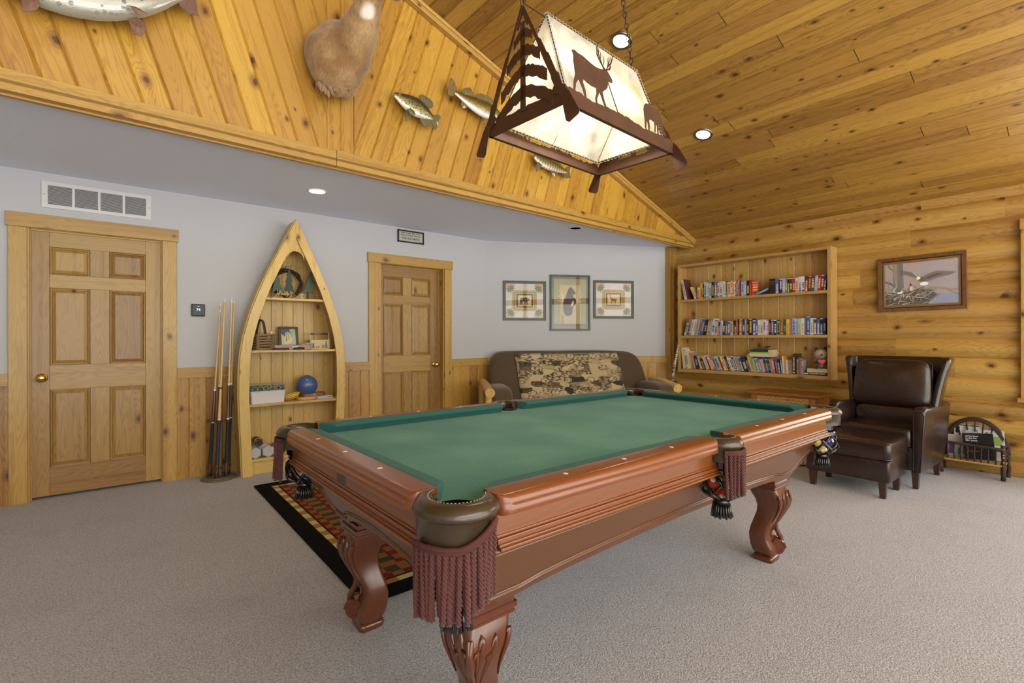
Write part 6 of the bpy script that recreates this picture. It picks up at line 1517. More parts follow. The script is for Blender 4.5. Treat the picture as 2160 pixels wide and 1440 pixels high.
mb.build('frame', dk, pf, bevel=.002); MB().box((-w+.004, .004, -.003), (w-.004, 2*h-.004, .003), M_=A_).build('backing', M['dark'], pf)
a = Art(2*(w-f_), 2*(h-f_)); a.rect(0, 0, 1, 1, (92, 94, 116)).rect(.6, 0, 1, 1, (176, 190, 172)).poly([(0, 0), (.35, 0), (.3, .5), (0, .75)], (192, 190, 176)).poly([(.2, 0), (.22, .5), (.32, .8), (.45, .85), (.6, .8), (.75, .55), (.8, .0)], (214, 202, 164)).line((.33, .3), (.36, .75), .05, (70, 52, 44)).line((.36, .75), (.6, .84), .04, (70, 52, 44)).line((.6, .82), (.78, .5), .03, (80, 62, 52))
for i in range(6): a.line((.44, .42+.06*i), (.6, .48+.06*i), .02, (96, 76, 60))
a.line((.45, .0), (1, .45), .02, (60, 58, 54)).line((.65, .75), (1, 1), .02, (60, 58, 54))
a.mb.v = [A_ @ (v+V((0, h, .0035))) for v in a.mb.v]; a.mb.build('photo', a.mats, pf)
tr1 = thing('wood_tray', 'long varnished orange-brown wooden tray lying in front of the photo frame', 'tray', (Q(614, 733, 4.89).x, 4.90, z2), math.radians(-12))
mb = MB(); mb.box((-.165, -.045, 0), (.165, .045, .008)); mb.box((-.17, -.05, 0), (.17, -.044, .042)).box((-.17, .044, 0), (.17, .05, .042)).box((-.17, -.05, 0), (-.164, .05, .042)).box((.164, -.05, 0), (.17, .05, .042)); mb.build('tray_body', M['cherry'], tr1, bevel=.0015)
rm1 = tag(MB().box((-.065, -.016, 0), (.065, .016, .017)).build('remote_control', M['dark'], None, bevel=.005), 'black remote control with a ribbed grip at the left of the wooden tray', 'remote control'); rm1.location = (Q(593, 738, 4.845).x, 4.838, z2+.0005); rm1.rotation_euler = (0, 0, -.05)
gb = thing('glasses_case', 'small heap of black and white cases in front of the wooden tray', 'case', (Q(630, 738, 4.845).x, 4.836, z2)); MB().superq((-.05, -.02, .0), (.05, .018, .022), e=.5).build('case_body', M['dark'], gb, smooth=True); MB().superq((-.065, -.012, .015), (-.005, .014, .030), e=.6).build('white_cloth', M['white'], gb, smooth=True)
for k, (col, lab) in enumerate((((190, 96, 60), 'salmon-coloured folded leaflet on the right end of the wooden tray'), ((60, 84, 140), 'blue and white folded leaflet on top of the salmon leaflet'))):
    o = tag(MB().box((-.045, -.03, 0), (.045, .03, .004)).box((-.044, -.029, .0038), (.044, .0295, .0075), 1).build('leaflet', [C(col, .4), M['white']]), lab, 'leaflet'); o.location = (Q(644+9*k, 728, 4.87).x, 4.875-.012*k, z2+.0425+.009*k); o.rotation_euler = (0, -.02, .1-.3*k)
cr_ = thing('caddy_box', 'small cream wooden caddy painted with pine trees and a metal bar handle', 'caddy', (Q(674, 735, 4.93).x, 4.945, z2), math.radians(-6))
cw_ = plain('cream_painted_wood', (206, 186, 146), .6); w, d = .092, .045
MB().box((-w, -d, 0), (w, -d+.008, .090)).box((-w, d-.008, 0), (w, d, .090)).box((-w+.008, -d+.008, 0), (w-.008, d-.008, .008)).build('box_panel', cw_, cr_, bevel=.001)
for s_ in (-1, 1): MB().box((s_*w, -.013, 0) if s_ < 0 else (w-.008, -.013, 0), (s_*w+.008, .013, .160) if s_ < 0 else (w, .013, .160)).box((s_*w, -d, 0) if s_ < 0 else (w-.008, -d, 0), (s_*w+.008, d, .09) if s_ < 0 else (w, d, .09)).build('upright', cw_, cr_)
MB().tube([(-w+.004, 0, .146), (0, 0, .151), (w-.004, 0, .146)], .006, 8).build('handle', M['steel'], cr_, smooth=True)
mb = MB()
for cx_, hh in ((-.062, .05), (.058, .066)):
    for k in range(4): mb.add([(cx_-.018+.003*k, -d-.0006, .012+hh*k/4), (cx_+.018-.003*k, -d-.0006, .012+hh*k/4), (cx_, -d-.0006, .012+hh*(k+1.4)/4)], [(0, 1, 2)])
mb.build('painted_trees', C((92, 120, 104)), cr_)
mb = MB()
for cx_ in (-.03, -.012, .02, .035): mb.box((cx_-.006, -d-.0006, .012), (cx_+.006, -d+.001, .032+.01*(cx_ > 0)))
mb.build('painted_animals', C((150, 122, 96)), cr_)
# --- third shelf
z3 = .6265
bn = thing('storage_bin', 'white rectangular plastic bin on the third boat shelf', 'bin', (Q(563, 852, 4.88).x-.005, 4.905, z3), math.radians(7))
mb = MB(); bwid, bdep = .155, .085
rings = [rrect(-bwid+i, -bdep+i, bwid-i, bdep-i, .02) for i in (.012, .002, -.008, -.008, .004, .014)]
rz_ = (.0, .105, .108, .112, .112, .006)
MB().loft([[V((x, y, z)) for x, y in r_] for r_, z in zip(rings, rz_)], cap=True).build('bin_body', M['offwhite'], bn, smooth=False, angle=40)
pb = thing('pattern_box', 'dark green hinged box with white circle pattern resting across the white bin', 'box', (bn.location.x-.012, 4.91, z3+.1125), math.radians(7))
gbx = C((44, 54, 42), .35, .3); MB().box((-.150, -.08, 0), (.150, .08, .050)).build('box_body', gbx, pb, bevel=.002); MB().box((-.151, -.081, .050), (.151, .081, .056)).build('lid', C((132, 124, 96), .3, .4), pb, bevel=.001)
mb = MB(); 
for x, z, r in ((-.105, .018, .022), (-.055, .015, .026), (-.012, .020, .020), (.018, .040, .016), (.045, .012, .022), (.095, .020, .020), (.075, .048, .018), (.125, .045, .02)):
    pts = [(x+r*math.cos(t), -.0808, max(.001, min(.049, z+r*math.sin(t)))) for t in [2*PI*i/18 for i in range(18)]]; mb.tube(pts, .0011, 4, closed=True)
mb.build('circle_pattern', C((214, 212, 196)), pb); MB().box((-.1515, -.062, .012), (-.1505, -.03, .046)).build('latch_strap', M['brass'], pb)
for k, (col, nm) in enumerate((((206, 110, 50), 'orange'), ((168, 196, 50), 'lime green'), ((222, 190, 50), 'yellow'))):
    o = MB().tube([(.062*math.cos(t), .045*math.sin(t), 0) for t in [2*PI*i/32 for i in range(32)]], .0068, 8, closed=True).build('plastic_ring', C(col, .35), smooth=True)
    o.location = (Q(615, 842, 4.90).x+.004*k, 4.905, z3+.024+.0155*k); o.rotation_euler = (.0, math.radians(-14), 0); tag(o, nm+' plastic tossing ring '+('at the bottom' if k == 0 else 'in the middle' if k == 1 else 'on top')+' of the stack beside the blue ball', 'ring', 'plastic rings on the boat shelf')
pdl = thing('wood_paddle', 'flat cream paddle lying under the blue ball', 'paddle', (Q(655, 838, 4.92).x-.005, 4.925, z3)); MB().prism([(.13*math.cos(t), .075*math.sin(t)) for t in [2*PI*i/30 for i in range(30)]], 0, .026).build('paddle_blade', M['case'], pdl, bevel=.002)
bt_ = thing('leather_belt', 'coiled brown leather belt band with a buckle under the blue ball', 'belt', (Q(660, 830, 4.93).x, 4.935, z3+.0265)); 
rg_ = [rrect(-.115+i, -.052+i, .115-i, .052-i, .045) for i in (0, .004)]
mb = MB(); n_ = len(rg_[0]); vs = [(x, y, z) for r_ in rg_ for z in (0, .03) for x, y in r_]
fs = []; 
for k in range(n_):
    k2 = (k+1) % n_; fs += [(k, k2, n_+k2, n_+k), (2*n_+k, 3*n_+k, 3*n_+k2, 2*n_+k2), (n_+k, n_+k2, 3*n_+k2, 3*n_+k), (k, 2*n_+k, 2*n_+k2, k2)]
mb.add(vs, fs).build('belt_band', C((124, 66, 34), .35, .4), bt_, angle=40); MB().box((-.012, -.055, .003), (.012, -.051, .027)).build('buckle', M['steel'], bt_, bevel=.001)
bl_ = MB().ball((0, 0, 0), .098, 36, 24).build('exercise_ball', plain('pearl_blue_rubber', (66, 92, 146), .3, coat=.4, var=.1), smooth=True); bl_.location = (Q(647, 809, 4.935).x, 4.935, z3+.0275+.1035); tag(bl_, 'pearly blue rubber ball on the third boat shelf', 'ball')
for k in range(4):
    o = MB().box((-.075, -.045, 0), (.075, .045, .0045)).box((-.074, -.0452, .0012), (.0752, .044, .0034), 1).build('notebook', [M['black'] if k % 2 == 0 else M['offwhite'], M['white']])
    o.location = (Q(684, 842, 4.86).x-.003*k, 4.862+.001*k, z3+.0006+.0062*k); o.rotation_euler = (0, math.radians(-.5 if k < 2 else -.8*k), .12*k-.2)
    tag(o, ('black' if k % 2 == 0 else 'white')+' notebook, '+['lowest', 'second', 'third', 'topmost'][k]+' of the small pile right of the paddle', 'notebook', 'notebooks on the boat shelf')
# --- bottom shelf: dumbbells
z4 = .1405
def dumbbell(px, py, y, r, kind, lab, rz, zc_=None, ry=0, L=.15):
    p = Q(px, py, y); z = z4+r*(.87 if kind == 'hex' else 1)+.001 if zc_ is None else zc_
    t = thing('dumbbell', lab, 'dumbbell', (p.x, y+L/2, z), rz, 'dumbbells on the bottom boat shelf'); 
    hm_ = plain('grey_painted_iron', (186, 186, 188), .5, bump=(80, .3, .001), var=.3) if kind == 'hex' else M['chrome'] if kind == 'chrome' else plain('navy_vinyl', (30, 40, 92), .35)
    for s_ in (-1, 1):
        n_ = 6 if kind == 'hex' else 24; y0 = s_*L*.5; y1 = s_*L*.22
        mr = axes((0, y0, 0), (1, 0, 0), (0, 0, 1), (0, -s_, 0))
        w_ = abs(y0-y1)
        MB().lathe([(0, 0), (r*.82, 0), (r, w_*.18), (r, w_*.82), (r*.7, w_), (0, w_)], n_, M_=mr @ Matrix.Rotation(PI/6 if n_ == 6 else 0, 4, 'Z')).build('head', hm_, t, angle=30)
        if kind == 'chrome': MB().lathe([(0, -.001), (r*.72, -.001), (r*.72, .002)], 24, M_=mr).build('end_cap', M['dark'], t)
    MB().cyl((0, -L*.25, 0), (0, L*.25, 0), r*.33, n=12).build('grip', M['chrome'] if kind != 'hex' else hm_, t, smooth=True)
dumbbell(540, 957, 4.83, .052, 'hex', 'grey hexagonal dumbbell at the left of the bottom boat shelf', -.05)
dumbbell(565, 945, 4.83, .056, 'hex', 'grey hexagonal dumbbell second from left on the bottom boat shelf', .10)
p_ = Q(547, 935, 4.85); dumbbell(547, 935, 4.85, .036, 'chrome', 'chrome dumbbell lying across the two grey hexagonal ones', .0, zc_=z4+.136, L=.17)
dumbbell(590, 940, 4.86, .045, 'navy', 'navy blue dumbbell half hidden behind the pool table fringe', .1)

# ================================================================== CUES AND RACK
rx, ry_ = .742, 4.905
cs_ = thing('cue_rack', 'brown floor rack with a round base holding pool cues beside the left door', 'cue rack', (rx, ry_, 0))
M['rackb'] = plain('greyed_brown_wood', (104, 88, 66), .5, coat=.2, var=.3)
MB().lathe([(0, .0), (.136, 0), (.139, .006), (.134, .014), (.118, .018), (.115, .024), (0, .026)], 40).build('base', M['rackb'], cs_, angle=40)
MB().taper((0, 0, .026), (.036, .036), (0, 0, .55), (.033, .033)).build('post', M['rackb'], cs_, bevel=.003)
MB().lathe([(.012, .55), (.02, .556), (.012, .565), (.006, .578), (.0, .582)], 12).build('finial', M['rackb'], cs_, smooth=True)
for z in (.105, .50):
    for k in range(6):
        a = 2*PI*k/6+.35; cx_, cy_ = .075*math.cos(a), .075*math.sin(a); MB().tube([(cx_+.026*math.cos(t+a+PI), cy_+.026*math.sin(t+a+PI), z) for t in [(.4+(2*PI-.8)*i/16) for i in range(17)]], .0028, 6).build('clip_ring', M['chain'], cs_, smooth=True)
mcol = {'maple': plain('maple_shaft', (206, 172, 116), .3, coat=.5), 'walnut': plain('walnut_forearm', (92, 50, 30), .3, coat=.6, var=.4), 'wrap': plain('black_linen_wrap', (34, 34, 36), .7, bump=(400, .5, .001)), 'blk': M['black'], 'ivory': C((226, 222, 208), .3, .3), 'blue': plain('navy_rubber_grip', (36, 40, 58), .6)}
def cue(p0, p1, lab, kind):
    p0, p1 = V(p0), V(p1); L = (p1-p0).length; d = (p1-p0)/L; t = thing('pool_cue', lab, 'pool cue', p0, 0, 'pool cues standing in the rack')
    def seg(a, b, r0, r1, nm, m_, par=t): return MB().cyl(p0+d*L*a, p0+d*L*b, r0, r1, n=14).build(nm, mcol[m_], par, smooth=False, angle=40, world=True)
    seg(.985, 1, .0062, .0058, 'tip', 'ivory'); seg(.52 if kind != 1 else .50, .985, .0098, .0064, 'shaft', 'maple'); seg(.508 if kind != 1 else .49, .52 if kind != 1 else .50, .0103, .01, 'joint_collar', 'ivory' if kind != 1 else 'blk')
    fb = seg(.32, .508 if kind != 1 else .49, .0128, .0103, 'forearm', 'walnut' if kind != 1 else 'maple'); seg(.315, .322, .013, .013, 'ring', 'ivory', fb)
    seg(.07, .315, .0150, .0128, 'grip', 'wrap' if kind != 1 else 'blue'); seg(.02, .07, .0158, .0150, 'butt_sleeve', 'walnut'); seg(-.002, .02, .016, .0158, 'bumper', 'blk')
cue((.672, 4.925, .03), (.757, 4.93, 1.462), 'pool cue leaning furthest left in the rack, tip lowest of the front ones', 0)
cue((.713, 4.838, .03), (.787, 4.90, 1.552), 'pool cue with navy grip and pale forearm, second from left', 1)
cue((.785, 4.845, .03), (.842, 4.91, 1.552), 'pool cue just right of the rack post, with a walnut forearm', 0)
cue((.815, 4.925, .03), (.868, 4.95, 1.548), 'pool cue furthest right in the rack', 0)
cue((.745, 4.980, .03), (.768, 4.99, 1.520), 'pool cue hidden behind the rack post, slightly shorter than the front ones', 0)

# ================================================================== WALL FITTINGS
vt = thing('air_vent', 'white return air grille with four louvred panels above the left door', 'air vent', (-.05, YW, 2.297))
vx0, vx1, vz0, vz1 = -.382, .280, 2.199, 2.396
mb = MB(); fwv = .034; n_ = 4; gx = (vx1-vx0-2*fwv); pw = (gx-3*.016)/4
mb.box((vx0, YW-.012, vz0+.026), (vx0+fwv, YW, vz1-.026)).box((vx1-fwv, YW-.012, vz0+.026), (vx1, YW, vz1-.026)).box((vx0, YW-.012, vz0), (vx1, YW, vz0+.026)).box((vx0, YW-.012, vz1-.026), (vx1, YW, vz1))
for k in range(1, 4): mb.box((vx0+fwv+k*(pw+.016)-.016, YW-.012, vz0+.026), (vx0+fwv+k*(pw+.016), YW, vz1-.026))
mb.build('frame', M['white'], vt, world=True)
for k in range(4):
    x0 = vx0+fwv+k*(pw+.016); mb = MB(); mb.box((x0, YW-.001, vz0+.02), (x0+pw, YW+.0, vz1-.02), 1); ns = 17
    for i in range(ns):
        z = vz0+.028+(vz1-vz0-.056)*i/(ns-1); mb.add([(x0, YW-.010, z-.0028), (x0+pw, YW-.010, z-.0028), (x0+pw, YW-.002, z+.003), (x0, YW-.002, z+.003), (x0, YW-.010, z-.0018), (x0+pw, YW-.010, z-.0018), (x0+pw, YW-.002, z+.004), (x0, YW-.002, z+.004)], [(0, 1, 2, 3), (7, 6, 5, 4), (0, 4, 5, 1)])
    mb.build('louvre_panel', [M['white'], M['dark']], vt, world=True)
for x in (vx0+.014, vx1-.014): MB().cyl((x, YW-.012, 2.297), (x, YW-.0145, 2.297), .004, n=10).build('screw', M['steel'], vt, world=True)
ts = thing('thermostat', 'square black thermostat reading 74 on the white wall left of the cues', 'thermostat', (.611, YW, 1.459))
MB().box((.559, YW-.006, 1.404), (.664, YW, 1.514)).build('wall_plate', M['steel'], ts, world=True, bevel=.004); MB().box((.562, YW-.024, 1.407), (.661, YW-.005, 1.511)).build('screen', plain('black_glass', (10, 10, 12), .35), ts, world=True, bevel=.006, seg=3)
lit = plain('lit_digits', (150, 180, 230), .5, emit=((150, 185, 255), 2.2)); text('digits', '74', .032, lit, ts, axes((.611, YW-.0248, 1.462), (1, 0, 0), (0, 0, 1), (0, -1, 0)))
MB().box((.606, YW-.0248, 1.492), (.618, YW-.024, 1.495)).build('status_mark', lit, ts, world=True)
sg = thing('wall_sign', 'small framed sign about missing fishing gear above the middle door', 'sign', (2.68, YW, 2.366))
sm_ = axes((2.680, YW-.001, 2.366), (1, 0, 0), (0, 0, 1), (0, -1, 0)); w, h = .166, .070
MB().box((-w+.01, -h+.01, 0), (w-.01, h-.01, .006), M_=sm_).build('sign_face', C((186, 188, 178), .6), sg, world=True)
mb = MB()
for a, b, c_, d in ((-w, -h, w, -h+.016), (-w, h-.016, w, h), (-w, -h, -w+.016, h), (w-.016, -h, w, h)): mb.box((a, b, 0), (c_, d, .016), M_=sm_)
mb.build('frame', M['black'], sg, world=True, bevel=.0015)
tm = M['dark']; o3 = lambda x, y: sm_ @ Matrix.Translation((x, y, .0062))
text('lettering', 'Hell Hath No Fury', .0225, tm, sg, o3(0, .040), sx=1.42, bold=.0005); text('lettering', 'Like A Dad Whose', .0225, tm, sg, o3(0, .015), sx=1.42, bold=.0005); text('lettering', 'FISHIN GEAR IS MISSING', .036, tm, sg, o3(0, -.022), sx=.60, bold=.0003)
MB().superq((-.012, -.004, 0), (.012, .004, .001), e=1, M_=sm_ @ Matrix.Translation((.125, -.046, .006))).build('fish_mark', tm, sg, world=True)
ol = thing('wall_outlet', 'pale electrical outlet low on the log wall behind the armchair', 'outlet', (6.036, 1.0, .30)); p = at(1979, 933, 'X', 6.036)
MB().box((6.030, p.y-.036, p.z-.058), (6.046, p.y+.036, p.z+.058)).build('cover_plate', C((206, 204, 186), .4), ol, world=True, bevel=.002)
for dz in (-.02, .02): MB().superq((6.027, p.y-.016, p.z+dz-.014), (6.032, p.y+.016, p.z+dz+.014), e=.5).build('socket', C((190, 188, 170), .4), ol, world=True)

# ================================================================== MOUNTED FISH
def fishmat(name, back, side_, belly, spots, sc, bars=False):
    n = NT(name); uvn = n.n('UVMap', uv_map='UVMap').outputs[0]; sp = n.n('SeparateXYZ', {0: uvn}); v = sp.outputs[1]; u = sp.outputs[0]
    w1 = n.n('TexNoise', {'Vector': n.n('TexCoord').outputs['Object'], 'Scale': 14.0, 'Detail': 4.0}); vv_ = n.math('ADD', v, n.math('MULTIPLY', n.math('SUBTRACT', w1.outputs[0], .5), .35))
    c = n.ramp(n.math('MULTIPLY_ADD', vv_, .5, .5), [(.16, srgb(*belly)), (.36, srgb(*side_)), (.72, srgb(*back))])
    vo = n.n('TexVoronoi', {'Vector': n.n('TexCoord').outputs['Object'], 'Scale': float(sc)})
    cc = n.n('SeparateColor', {0: vo.outputs['Color']}); m_ = n.math('MULTIPLY', n.math('LESS_THAN', vo.outputs[0], .42), n.math('GREATER_THAN', cc.outputs[0], .45)); m_ = n.math('MULTIPLY', m_, n.smooth(v, -.97, -.6))
    c = n.mix(n.math('MULTIPLY', m_, spots), c, srgb(36, 34, 26))
    if bars: c = n.mix(n.math('MULTIPLY', n.smooth(n.math('SINE', n.math('MULTIPLY', u, 190.0)), .1, .8), .5), c, srgb(50, 46, 28))
    sc_ = n.n('TexVoronoi', {'Vector': n.n('TexCoord').outputs['Object'], 'Scale': 130.0}); n.p(Base_Color=c, Roughness=.22); n.b.inputs['Coat Weight'].default_value = 1.0; n.b.inputs['Coat Roughness'].default_value = .08; n.b.inputs['Metallic'].default_value = .15
    n.bump(sc_.outputs[0], .4, .0015); return n.m
def fish(name, label, st, fins, mat_, finmat, ox, oy, s_, thick=.42, d0=.05, rev=False, eye=None, loc=None):
    """st: (x, y, half height) along the body, crop pixels; body sits d0 in front of the boards"""
    P = lambda x, y, d=0: GP(ox+x/s_, oy+y/s_, d0+d)
    cs2 = [P(x, y) for x, y, h in st]; t = thing(name, label, 'mounted fish', sum(cs2, V((0, 0, 0)))/len(cs2)); rings = []; uv = []; L = 0; n_ = 18; vs = []
    for i, (x, y, h) in enumerate(st):
        a = cs2[max(0, i-1)]; b = cs2[min(len(st)-1, i+1)]; d = (b-a).normalized(); up_ = GN.cross(d).normalized()
        if up_.z < 0: up_ = -up_
        hh = (P(x, y)-P(x, y+h)).length*(1.0); 
        if i: L += (cs2[i]-cs2[i-1]).length
        for k in range(n_):
            an = 2*PI*k/n_; vs.append(cs2[i]+up_*hh*math.cos(an)+GN*hh*thick*math.sin(an)); uv.append((L, math.cos(an)))
    m = len(st); fs = [(i*n_+k, i*n_+(k+1) % n_, (i+1)*n_+(k+1) % n_, (i+1)*n_+k) for i in range(m-1) for k in range(n_)]+[tuple(reversed(range(n_))), tuple(range((m-1)*n_, m*n_))]
    bd = MB().add(vs, fs, uvs=uv, rnd=(0, 0)).build('body', mat_, t, smooth=True, world=True, sub=1)
    for nm, pts, off in fins:
        q = [P(x, y, off) for x, y in pts]; c = sum(q, V((0, 0, 0)))/len(q); m_ = len(q); mb = MB()
        vv = [p+GN*.0025 for p in q]+[p-GN*.0025 for p in q]+[c+GN*.005, c-GN*.005]
        fs = [(i, (i+1) % m_, 2*m_) for i in range(m_)]+[((i+1) % m_+m_, i+m_, 2*m_+1) for i in range(m_)]+[(i+m_, (i+1) % m_+m_, (i+1) % m_, i) for i in range(m_)]
        mb.add(vv, fs, uvs=[(0, 0)]*len(vv), rnd=(0, 0)); mb.build(nm, finmat, t, world=True)
        for k in range(0, 5): 
            e = q[0]+(q[len(q)//2+k-2 if 0 <= len(q)//2+k-2 < len(q) else 0]-q[0])*.93
    if eye:
        p = P(eye[0], eye[1], (P(eye[0], eye[1])-P(eye[0], eye[1]+eye[2])).length*thick*.8); e_o = MB().ball(p, .010, 12, 8).build('eye', C((190, 150, 60), .15, .6), t, world=True, smooth=True)
        MB().ball(p+GN*.006, .0058, 10, 6).build('pupil', M['black'], e_o, world=True, smooth=True)
    MB().cyl(sum(cs2, V((0, 0, 0)))/m-GN*.0, sum(cs2, V((0, 0, 0)))/m-GN*(d0+.03), .018, n=10).build('wall_peg', M['cutwood'], t, world=True)
    return t
def finm(name, rgb):
    n = NT(name); w1 = n.n('TexNoise', {'Vector': n.n('Mapping', {'Vector': n.n('TexCoord').outputs['Object'], 'Scale': (90, 90, 30)}).outputs[0], 'Scale': 1.0, 'Detail': 3.0}); c = srgb(*rgb)
    n.p(Base_Color=n.mix(w1.outputs[0], c, (c[0]*.25, c[1]*.25, c[2]*.2, 1)), Roughness=.2); n.b.inputs['Coat Weight'].default_value = .8; n.bump(w1.outputs[0], .6, .002); return n.m
crm = fishmat('crappie_skin', (70, 68, 44), (166, 158, 96), (206, 204, 190), .9, 85); fnc = finm('crappie_fin', (128, 122, 86))
fish('mounted_fish', 'small speckled mounted fish facing left, nearest the deer', [(238, 300, 38), (275, 315, 52), (330, 350, 82), (400, 400, 118), (480, 445, 150), (560, 490, 165), (640, 530, 160), (720, 580, 135), (790, 630, 92), (840, 660, 58), (880, 690, 40)],
     [('dorsal_fin', [(640, 320), (700, 300), (760, 335), (830, 380), (872, 440), (876, 500), (850, 525), (790, 540), (720, 480)], 0), ('anal_fin', [(650, 650), (665, 720), (700, 790), (755, 835), (820, 805), (860, 740), (850, 680), (760, 620)], 0), ('tail_fin', [(850, 690), (880, 640), (940, 630), (985, 645), (1000, 680), (960, 750), (950, 820), (915, 880), (880, 850), (862, 780)], 0), ('pelvic_fin', [(450, 540), (425, 600), (420, 680), (440, 735), (490, 700), (520, 640), (500, 590)], .01), ('pectoral_fin', [(465, 540), (490, 610), (540, 640), (590, 625), (560, 560), (500, 525)], .045)], crm, fnc, 800, 160, 7.714, .36, .052, eye=(338, 300, 70))
wlm = fishmat('walleye_skin', (92, 80, 40), (164, 140, 74), (222, 220, 222), .35, 60); fnw = finm('walleye_fin', (150, 128, 84))
fish('mounted_fish', 'long olive mounted fish with raised tail, partly behind the pendant lamp', [(1225, 262, 36), (1260, 280, 38), (1330, 330, 55), (1420, 395, 85), (1530, 455, 118), (1640, 515, 142), (1750, 560, 148), (1850, 595, 125), (1920, 620, 88), (1965, 640, 45), (1985, 650, 18)],
     [('tail_fin', [(1250, 270), (1255, 200), (1215, 80), (1168, 25), (1138, 70), (1135, 150), (1115, 230), (1125, 310), (1175, 335), (1225, 305)], 0), ('soft_dorsal_fin', [(1345, 285), (1335, 225), (1400, 195), (1480, 190), (1510, 240), (1535, 330), (1440, 320)], 0), ('spiny_dorsal_fin', [(1560, 340), (1585, 305), (1610, 290), (1650, 285), (1700, 300), (1750, 318), (1800, 345), (1850, 390), (1870, 440), (1800, 450), (1660, 400)], 0), ('anal_fin', [(1370, 400), (1335, 415), (1330, 470), (1350, 520), (1395, 530), (1440, 505), (1450, 460)], 0), ('pectoral_fin', [(1700, 690), (1690, 760), (1720, 800), (1780, 770), (1800, 700)], .03)], wlm, fnw, 800, 160, 7.714, .40, .062)
bsm = fishmat('bass_skin', (96, 88, 44), (166, 150, 86), (212, 208, 196), .2, 60, bars=True)
fish('mounted_fish', 'small barred mounted fish low on the gable below the pendant lamp', [(500, 1120, 16), (520, 1138, 30), (555, 1165, 42), (600, 1185, 45), (650, 1205, 38), (690, 1225, 26), (725, 1238, 17), (745, 1245, 14)],
     [('tail_fin', [(725, 1235), (735, 1205), (765, 1200), (758, 1240), (765, 1285), (740, 1290), (712, 1262)], 0), ('anal_fin', [(615, 1215), (630, 1255), (655, 1282), (672, 1262), (670, 1225)], 0), ('pelvic_fin', [(530, 1170), (515, 1200), (520, 1242), (540, 1225), (560, 1185)], .01), ('dorsal_fin', [(590, 1150), (640, 1150), (690, 1180), (710, 1210), (650, 1190)], 0)], bsm, fnc, 980, 0, 3.428, .4, .05)
pkm = fishmat('trout_skin', (92, 88, 56), (132, 130, 100), (160, 156, 142), .95, 40); fnp = finm('trout_fin', (136, 92, 70))
fish('mounted_fish', 'very large pale spotted fish mounted at the top left, cut by the frame', [(-40, -75, 20), (0, -62, 38), (50, -48, 52), (110, -34, 62), (180, -24, 66), (250, -20, 60), (310, -22, 47), (350, -26, 33), (380, -28, 24), (395, -29, 24)],
     [('tail_fin', [(385, -40), (400, -75), (425, -95), (420, -40), (412, -5), (419, 33), (400, 30), (380, 14), (372, -10)], 0), ('anal_fin', [(268, 35), (275, 55), (285, 72), (297, 77), (306, 68), (307, 54), (298, 42), (285, 34)], .01), ('pectoral_fin', [(45, -10), (46, 8), (48, 23), (62, 24), (78, 21), (85, 10), (82, -2), (62, -12)], .07), ('pelvic_fin', [(272, 12), (290, 30), (312, 30), (300, 22), (285, 14)], .09), ('dorsal_fin', [(200, -85), (240, -120), (290, -105), (300, -60)], 0)], pkm, fnp, 0, 0, 1.0, .42, .09)

# ================================================================== DEER SHOULDER MOUNT
n = NT('deer_fur'); tcd = n.n('TexCoord').outputs['Object']
f1 = n.n('TexNoise', {'Vector': n.n('Mapping', {'Vector': tcd, 'Scale': (160, 60, 34)}).outputs[0], 'Scale': 1.0, 'Detail': 3.0}); f2 = n.n('TexNoise', {'Vector': tcd, 'Scale': 7.0, 'Detail': 3.0})
c = n.mix(n.smooth(f2.outputs[0], .35, .7), srgb(138, 104, 62), srgb(176, 144, 100)); c = n.mix(n.math('MULTIPLY', n.smooth(f1.outputs[0], .4, .7), .45), c, srgb(104, 76, 46))
dc = GP(705, 140, 0); 
def patch(c, pt, r, rgb, k=1.0):
    d = n.n('VectorMath', operation='DISTANCE'); n.set(d.inputs[0], tcd); d.inputs[1].default_value = pt
    m_ = n.math('SUBTRACT', 1.0, n.smooth(n.math('ADD', d.outputs['Value'], n.math('MULTIPLY', n.math('SUBTRACT', f2.outputs[0], .5), .06)), r*.6, r)); return n.mix(n.math('MULTIPLY', m_, k), c, srgb(*rgb))
c = patch(c, GP(778, 22, .46)-dc, .085, (222, 216, 206)); c = patch(c, GP(697, 172, .25)-dc, .075, (208, 196, 178), .8); c = patch(c, GP(722, 170, .25)-dc, .06, (92, 68, 50), .6)
n.p(Base_Color=c, Roughness=.85); n.b.inputs['Sheen Weight'].default_value = .4; n.bump(f1.outputs[0], .8, .004); M['fur'] = n.m
dr = thing('deer_mount', 'brown taxidermy deer shoulder mount in the middle of the gable', 'deer mount', dc)
mb = MB(); lm_ = frame_of(dr).inverted()
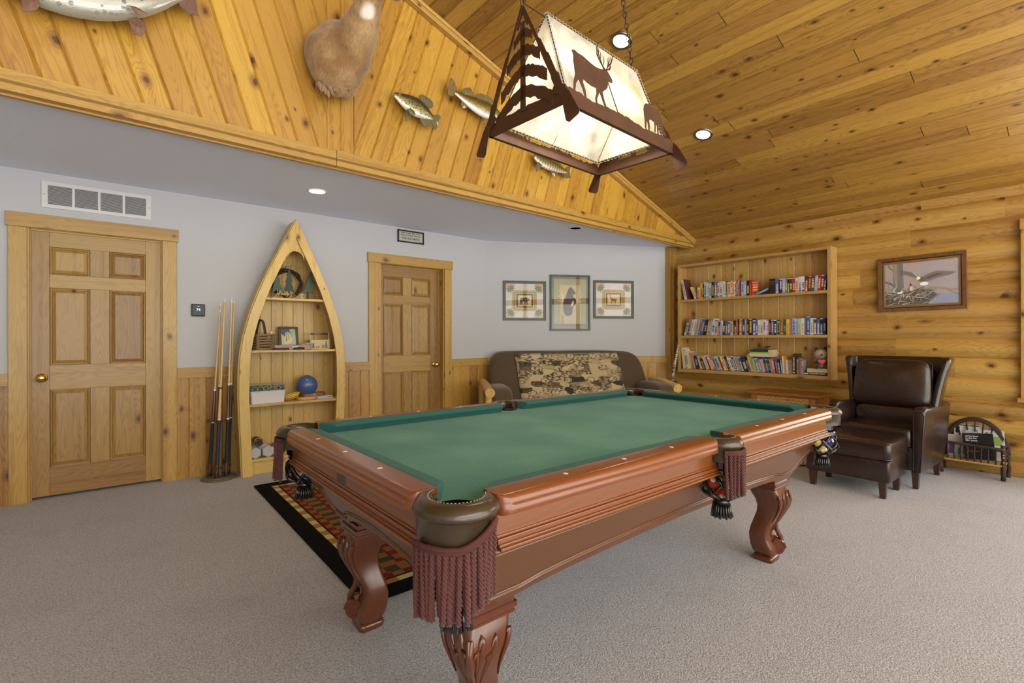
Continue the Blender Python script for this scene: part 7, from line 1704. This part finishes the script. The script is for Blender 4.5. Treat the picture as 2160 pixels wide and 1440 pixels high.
for px, py, d, r, sx_, sy2, sz_ in ((697, 118, .08, .17, 1, .9, 1.0), (718, 105, .10, .18, 1, .9, 1), (700, 142, .10, .155, 1, .8, 1), (722, 150, .12, .14, 1, .9, 1), (708, 176, .10, .095, 1.1, .8, .9), (730, 182, .10, .08, 1, .8, 1), (672, 124, .05, .10, .8, .9, 1.1), (742, 120, .16, .13, 1, 1, 1), (745, 92, .20, .14, 1, 1, 1), (757, 68, .26, .125, 1, 1, 1), (768, 40, .32, .105, 1, 1, 1), (777, 14, .37, .085, 1, 1, 1), (783, -12, .41, .078, 1, 1, 1), (785, -34, .44, .08, 1, 1, 1), (790, -48, .48, .085, 1, 1, .9), (806, -32, .55, .062, 1.1, 1, .8), (822, -18, .60, .048, 1.1, 1, .75), (836, -8, .64, .038, 1.1, 1, .75)):
    mb.ball(lm_ @ GP(px, py, d), r, 20, 14, sc=(sx_, sy2, sz_))
bdy = mb.build('hide_body', M['fur'], dr, smooth=True)
md = bdy.modifiers.new('r', 'REMESH'); md.mode = 'VOXEL'; md.voxel_size = .014; md.use_smooth_shade = True
md = bdy.modifiers.new('s', 'SMOOTH'); md.iterations = 6; md.factor = .6
hd_ = lambda px, py, d: lm_ @ GP(px, py, d)
mb = MB(); mb.ball(hd_(842, -8, .655), .022, 12, 8, sc=(1, 1, .8)); mb.build('nose', C((44, 36, 34), .5), dr, smooth=True)
for s_ in (-1, 1):
    MB().superq((-.03, -.006, -.06), (.03, .006, .06), e=.9, M_=Matrix.Translation(hd_(776+s_*4, -70, .47+.06*s_)) @ Matrix.Rotation(s_*.6, 4, 'X')).build('ear', M['fur'], dr, smooth=True)
    MB().ball(hd_(800, -48, .51+.07*s_), .014, 10, 8).build('eye', M['black'], dr, smooth=True)
    b0 = hd_(786, -72, .47+.04*s_); pts = [b0, b0+V((-.03, -.05*s_, .08)), b0+V((-.02, -.16*s_, .16)), b0+V((.06, -.2*s_, .26))]
    ao = MB().tube(pts, [.014, .012, .010, .004], 8).tube([pts[1], pts[1]+V((.04, 0, .09))], [.008, .003], 6).tube([pts[2], pts[2]+V((.06, .02, .08))], [.008, .003], 6).build('antler', C((150, 122, 88), .5), dr, smooth=True)
mb = MB()                                   # brisket tufts
rr = random.Random(8)
for k in range(46):
    px = rr.uniform(664, 748); py = 186+14*math.sin((px-660)/90*PI)-rr.uniform(0, 12); p = lm_ @ GP(px, py-6, rr.uniform(.10, .17)); L = rr.uniform(.02, .05); d = V((rr.uniform(-.4, .4), rr.uniform(-.3, .1), -1)).normalized()
    mb.tube([p, p+d*L*.6, p+d*L], [.011, .008, .001], 6)
mb.build('brisket_hair', M['fur'], dr, smooth=True)
